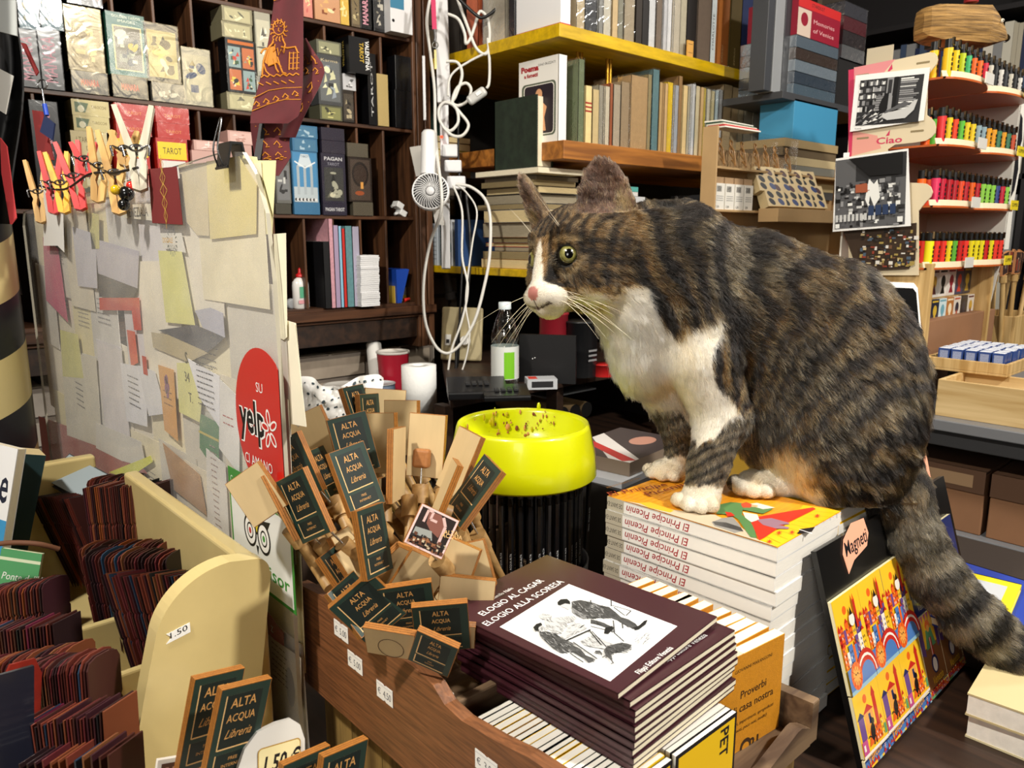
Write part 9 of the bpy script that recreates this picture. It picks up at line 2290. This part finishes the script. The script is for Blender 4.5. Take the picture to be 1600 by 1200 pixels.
# fur strands
def grow(n,seed=5):
    R=np.random.RandomState(seed)
    tri=np.concatenate([CFc[:,[0,1,2]],CFc[:,[0,2,3]]])
    A, B, C=CV[tri[:,0]], CV[tri[:,1]], CV[tri[:,2]]
    ar=np.linalg.norm(np.cross(B-A,C-A),axis=1)
    # more strands where they are short
    tl=clen[tri].mean(1);ar=ar * (.8+1.9*np.clip((12-tl)/10,0,1)) * (tl>.8)
    nn=np.cross(B-A,C-A);cz=CN[tri].mean(1)[:,2];ar=ar * np.where(cz>.45,.35,1.)   # sparser on the side turned to the shelves
    t=R.choice(len(tri),n,p=ar/ar.sum());u, v=R.rand(n), R.rand(n);k=u + v > 1;u[k]=1 - u[k];v[k]=1 - v[k]
    P=A[t] + (B-A)[t] * u[:,None] + (C-A)[t] * v[:,None]
    N=CN[tri[t,0]] * (1-u-v)[:,None] + CN[tri[t,1]] * u[:,None] + CN[tri[t,2]] * v[:,None]
    N /= np.linalg.norm(N,axis=1,keepdims=True)
    col, L, inn=coat(P);f=flow(P)
    f=f - N * np.sum(f*N,1,keepdims=True);f /= np.maximum(np.linalg.norm(f,axis=1,keepdims=True),1e-6)
    cl=.6 * (np.stack([vn(P+90,16),vn(P+190,16),vn(P+290,16)],1)-.5) + .6 * (np.stack([vn(P+90,6),vn(P+190,6),vn(P+290,6)],1)-.5)         # clumps
    L=L * (.7+.6*R.rand(n));
    lift=np.where(L>9,.34,.42)[:,None] + .12 * R.randn(n,1)
    d0=f + N * lift + cl * .7 + R.randn(n,3) * .13;d0 /= np.linalg.norm(d0,axis=1,keepdims=True)
    d1=f + N * (lift*.35) + cl * 1. + R.randn(n,3) * .18 + np.array([0,.22,0]);d1 /= np.linalg.norm(d1,axis=1,keepdims=True)
    pts=np.stack([P-N*.6,P+d0*(L*.36)[:,None],P+d0*(L*.36)[:,None]+(d0+d1)*(L*.165)[:,None],P+d0*(L*.36)[:,None]+(d0+d1)*(L*.165)[:,None]+d1*(L*.34)[:,None]],1)
    # tufts: strands of one small cell lean together and share a shade
    cell=np.floor((P+3.*cl)/np.array([7.5,7.5,7.5])).astype(int);_, cid=np.unique(cell,axis=0,return_inverse=True);cid=cid.ravel()
    nc=cid.max() + 1;cnt=np.bincount(cid,minlength=nc)[:,None]
    cen=np.stack([np.bincount(cid,pts[:,3,k],nc) for k in range(3)],1) / cnt;cs=R.rand(nc)[cid];cj=(R.randn(nc,3)*2.2)[cid]
    lg=np.clip((L-4)/10,0,1)[:,None]
    tipg=cen[cid] + cj
    pts[:,3]=pts[:,3] * (1-.55*lg) + tipg * .55 * lg;pts[:,2]=pts[:,2] * (1-.28*lg) + tipg * .28 * lg + (pts[:,1]-pts[:,3]) * .1 * lg
    lum=col.mean(1)
    rv=R.rand(n)
    g=(.2+.62*rv) * (.55+.85*cs)
    c=col * g[:,None]
    tick=(R.rand(n)*.6+cs*.4>.8) & (lum<.35) & (lum>.022)                                        # agouti: pale tipped strands
    c=np.where(tick[:,None],lin('#b59a68')*(.35+.75*R.rand(n,1)),c)
    dk=(rv<.1) & (lum<.35);c=np.where(dk[:,None],lin('#120e0a'),c)
    wh=lum > .45;c=np.where(wh[:,None],col*(.86+.16*rv[:,None]),c)
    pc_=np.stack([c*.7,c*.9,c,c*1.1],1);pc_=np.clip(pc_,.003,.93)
    w=np.where(L>9,.2,.16) * (.8+.4*R.rand(n))
    rad=np.stack([w,w*.95,w*.7,w*.15],1)
    # strands stay above the book they lie on
    W=cat_w(pts);onb=((P[:,0]<1400)&(cat_w(P)[:,2]>BOOKZ-.001))[:,None]
    W[...,2]=np.where(onb,np.maximum(W[...,2],BOOKZ+.0006),W[...,2])
    return W, pc_, rad * PXM
NH=330000
W, HCx, HR=grow(NH)
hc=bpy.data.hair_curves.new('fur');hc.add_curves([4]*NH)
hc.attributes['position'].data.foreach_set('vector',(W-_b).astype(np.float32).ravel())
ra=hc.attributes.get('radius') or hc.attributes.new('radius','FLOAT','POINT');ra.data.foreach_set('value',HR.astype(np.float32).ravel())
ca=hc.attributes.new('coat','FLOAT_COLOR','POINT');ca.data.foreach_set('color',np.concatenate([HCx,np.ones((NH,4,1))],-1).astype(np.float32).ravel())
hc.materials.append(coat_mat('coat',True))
ho=bpy.data.objects.new('fur',hc);COL.objects.link(ho);ho.parent=cat_root

# eyes
IRIS=mat('#8a8446',.3,col2='#5e5c2c',vscale=260,coat=1.);PUP=mat('#030303',.15,coat=1.);SCL=mat('#100c08',.3,coat=1.);IRE=mat('#4a4a22',.3,coat=1.)
for sg, gz in ((1,HF*.62+HN*.78+HUP*.02),(-1,HF*.9-HN*.35)):
    gz=gz / np.linalg.norm(gz);c=cat_w(EYES[sg]) - _b
    ax=Vector(tuple(_cr*gz[0]-_cu*gz[1]+_cf*gz[2])).normalized();t=Vector((0,0,1));t=(t-ax*t.dot(ax)).normalized();s_=t.cross(ax)
    mb=MB();R_=EYE_R * PXM;rings=[0,5,10,14,17,19,21,24,30,38,44,48,52,70,95,130,180];n=36;vs=[]
    for a in rings:
        ra_=math.radians(a);rr=R_ * (1.05 if a<40 else 1.)
        vs += [Vector(c)+ax*rr*math.cos(ra_)+(s_*math.cos(2*math.pi*k/n)*(.86 if a<24.5 else 1)+t*math.sin(2*math.pi*k/n))*rr*math.sin(ra_) for k in range(n)]
    for i in range(len(rings)-1):
        m=PUP if rings[i] < 24 else IRIS if rings[i] < 48 else IRE if rings[i] < 52 else SCL
        mb.add(vs,[(i*n+k,i*n+(k+1)%n,(i+1)*n+(k+1)%n,(i+1)*n+k) for k in range(n)],m,True)
    mb.build('eye',cat_root)
# whiskers
WM=mat('#f4ead2',.35)
rw=random.Random(4)
for sg in (1,-1):
    for i in range(9):
        a0=hd(80-(i%3)*8,30*sg,-66-(i//3)*7)
        L=rw.uniform(75,125) if i < 6 else rw.uniform(50,80);side=rw.uniform(.55,1.);back=rw.uniform(.3,.9);up_=rw.uniform(-.75,-.1)
        d=HN * sg * side - HF * back * (1 if sg>0 else-.3) + HUP * up_;d /= np.linalg.norm(d)
        pts=[cat_w(a0+d*L*t+np.array([0,18*t*t,0]))-_b for t in (0,.25,.5,.75,1)]
        mb=MB();mb.tube(pts,lambda t: .00034*(1-.85*t),WM,n=5,sub=3);mb.build('whisker',cat_root)
for i in range(5):
    a0=EYES[1 if i<3 else-1] + HUP * 24;d=HUP * rw.uniform(.8,1.1) + HF * rw.uniform(.1,.9);L=rw.uniform(35,60)
    pts=[cat_w(a0+d*L*t+HF*10*t*t)-_b for t in (0,.33,.66,1)]
    mb=MB();mb.tube(pts,lambda t: .00026*(1-.85*t),WM,n=5,sub=2);mb.build('brow_whisker',cat_root)
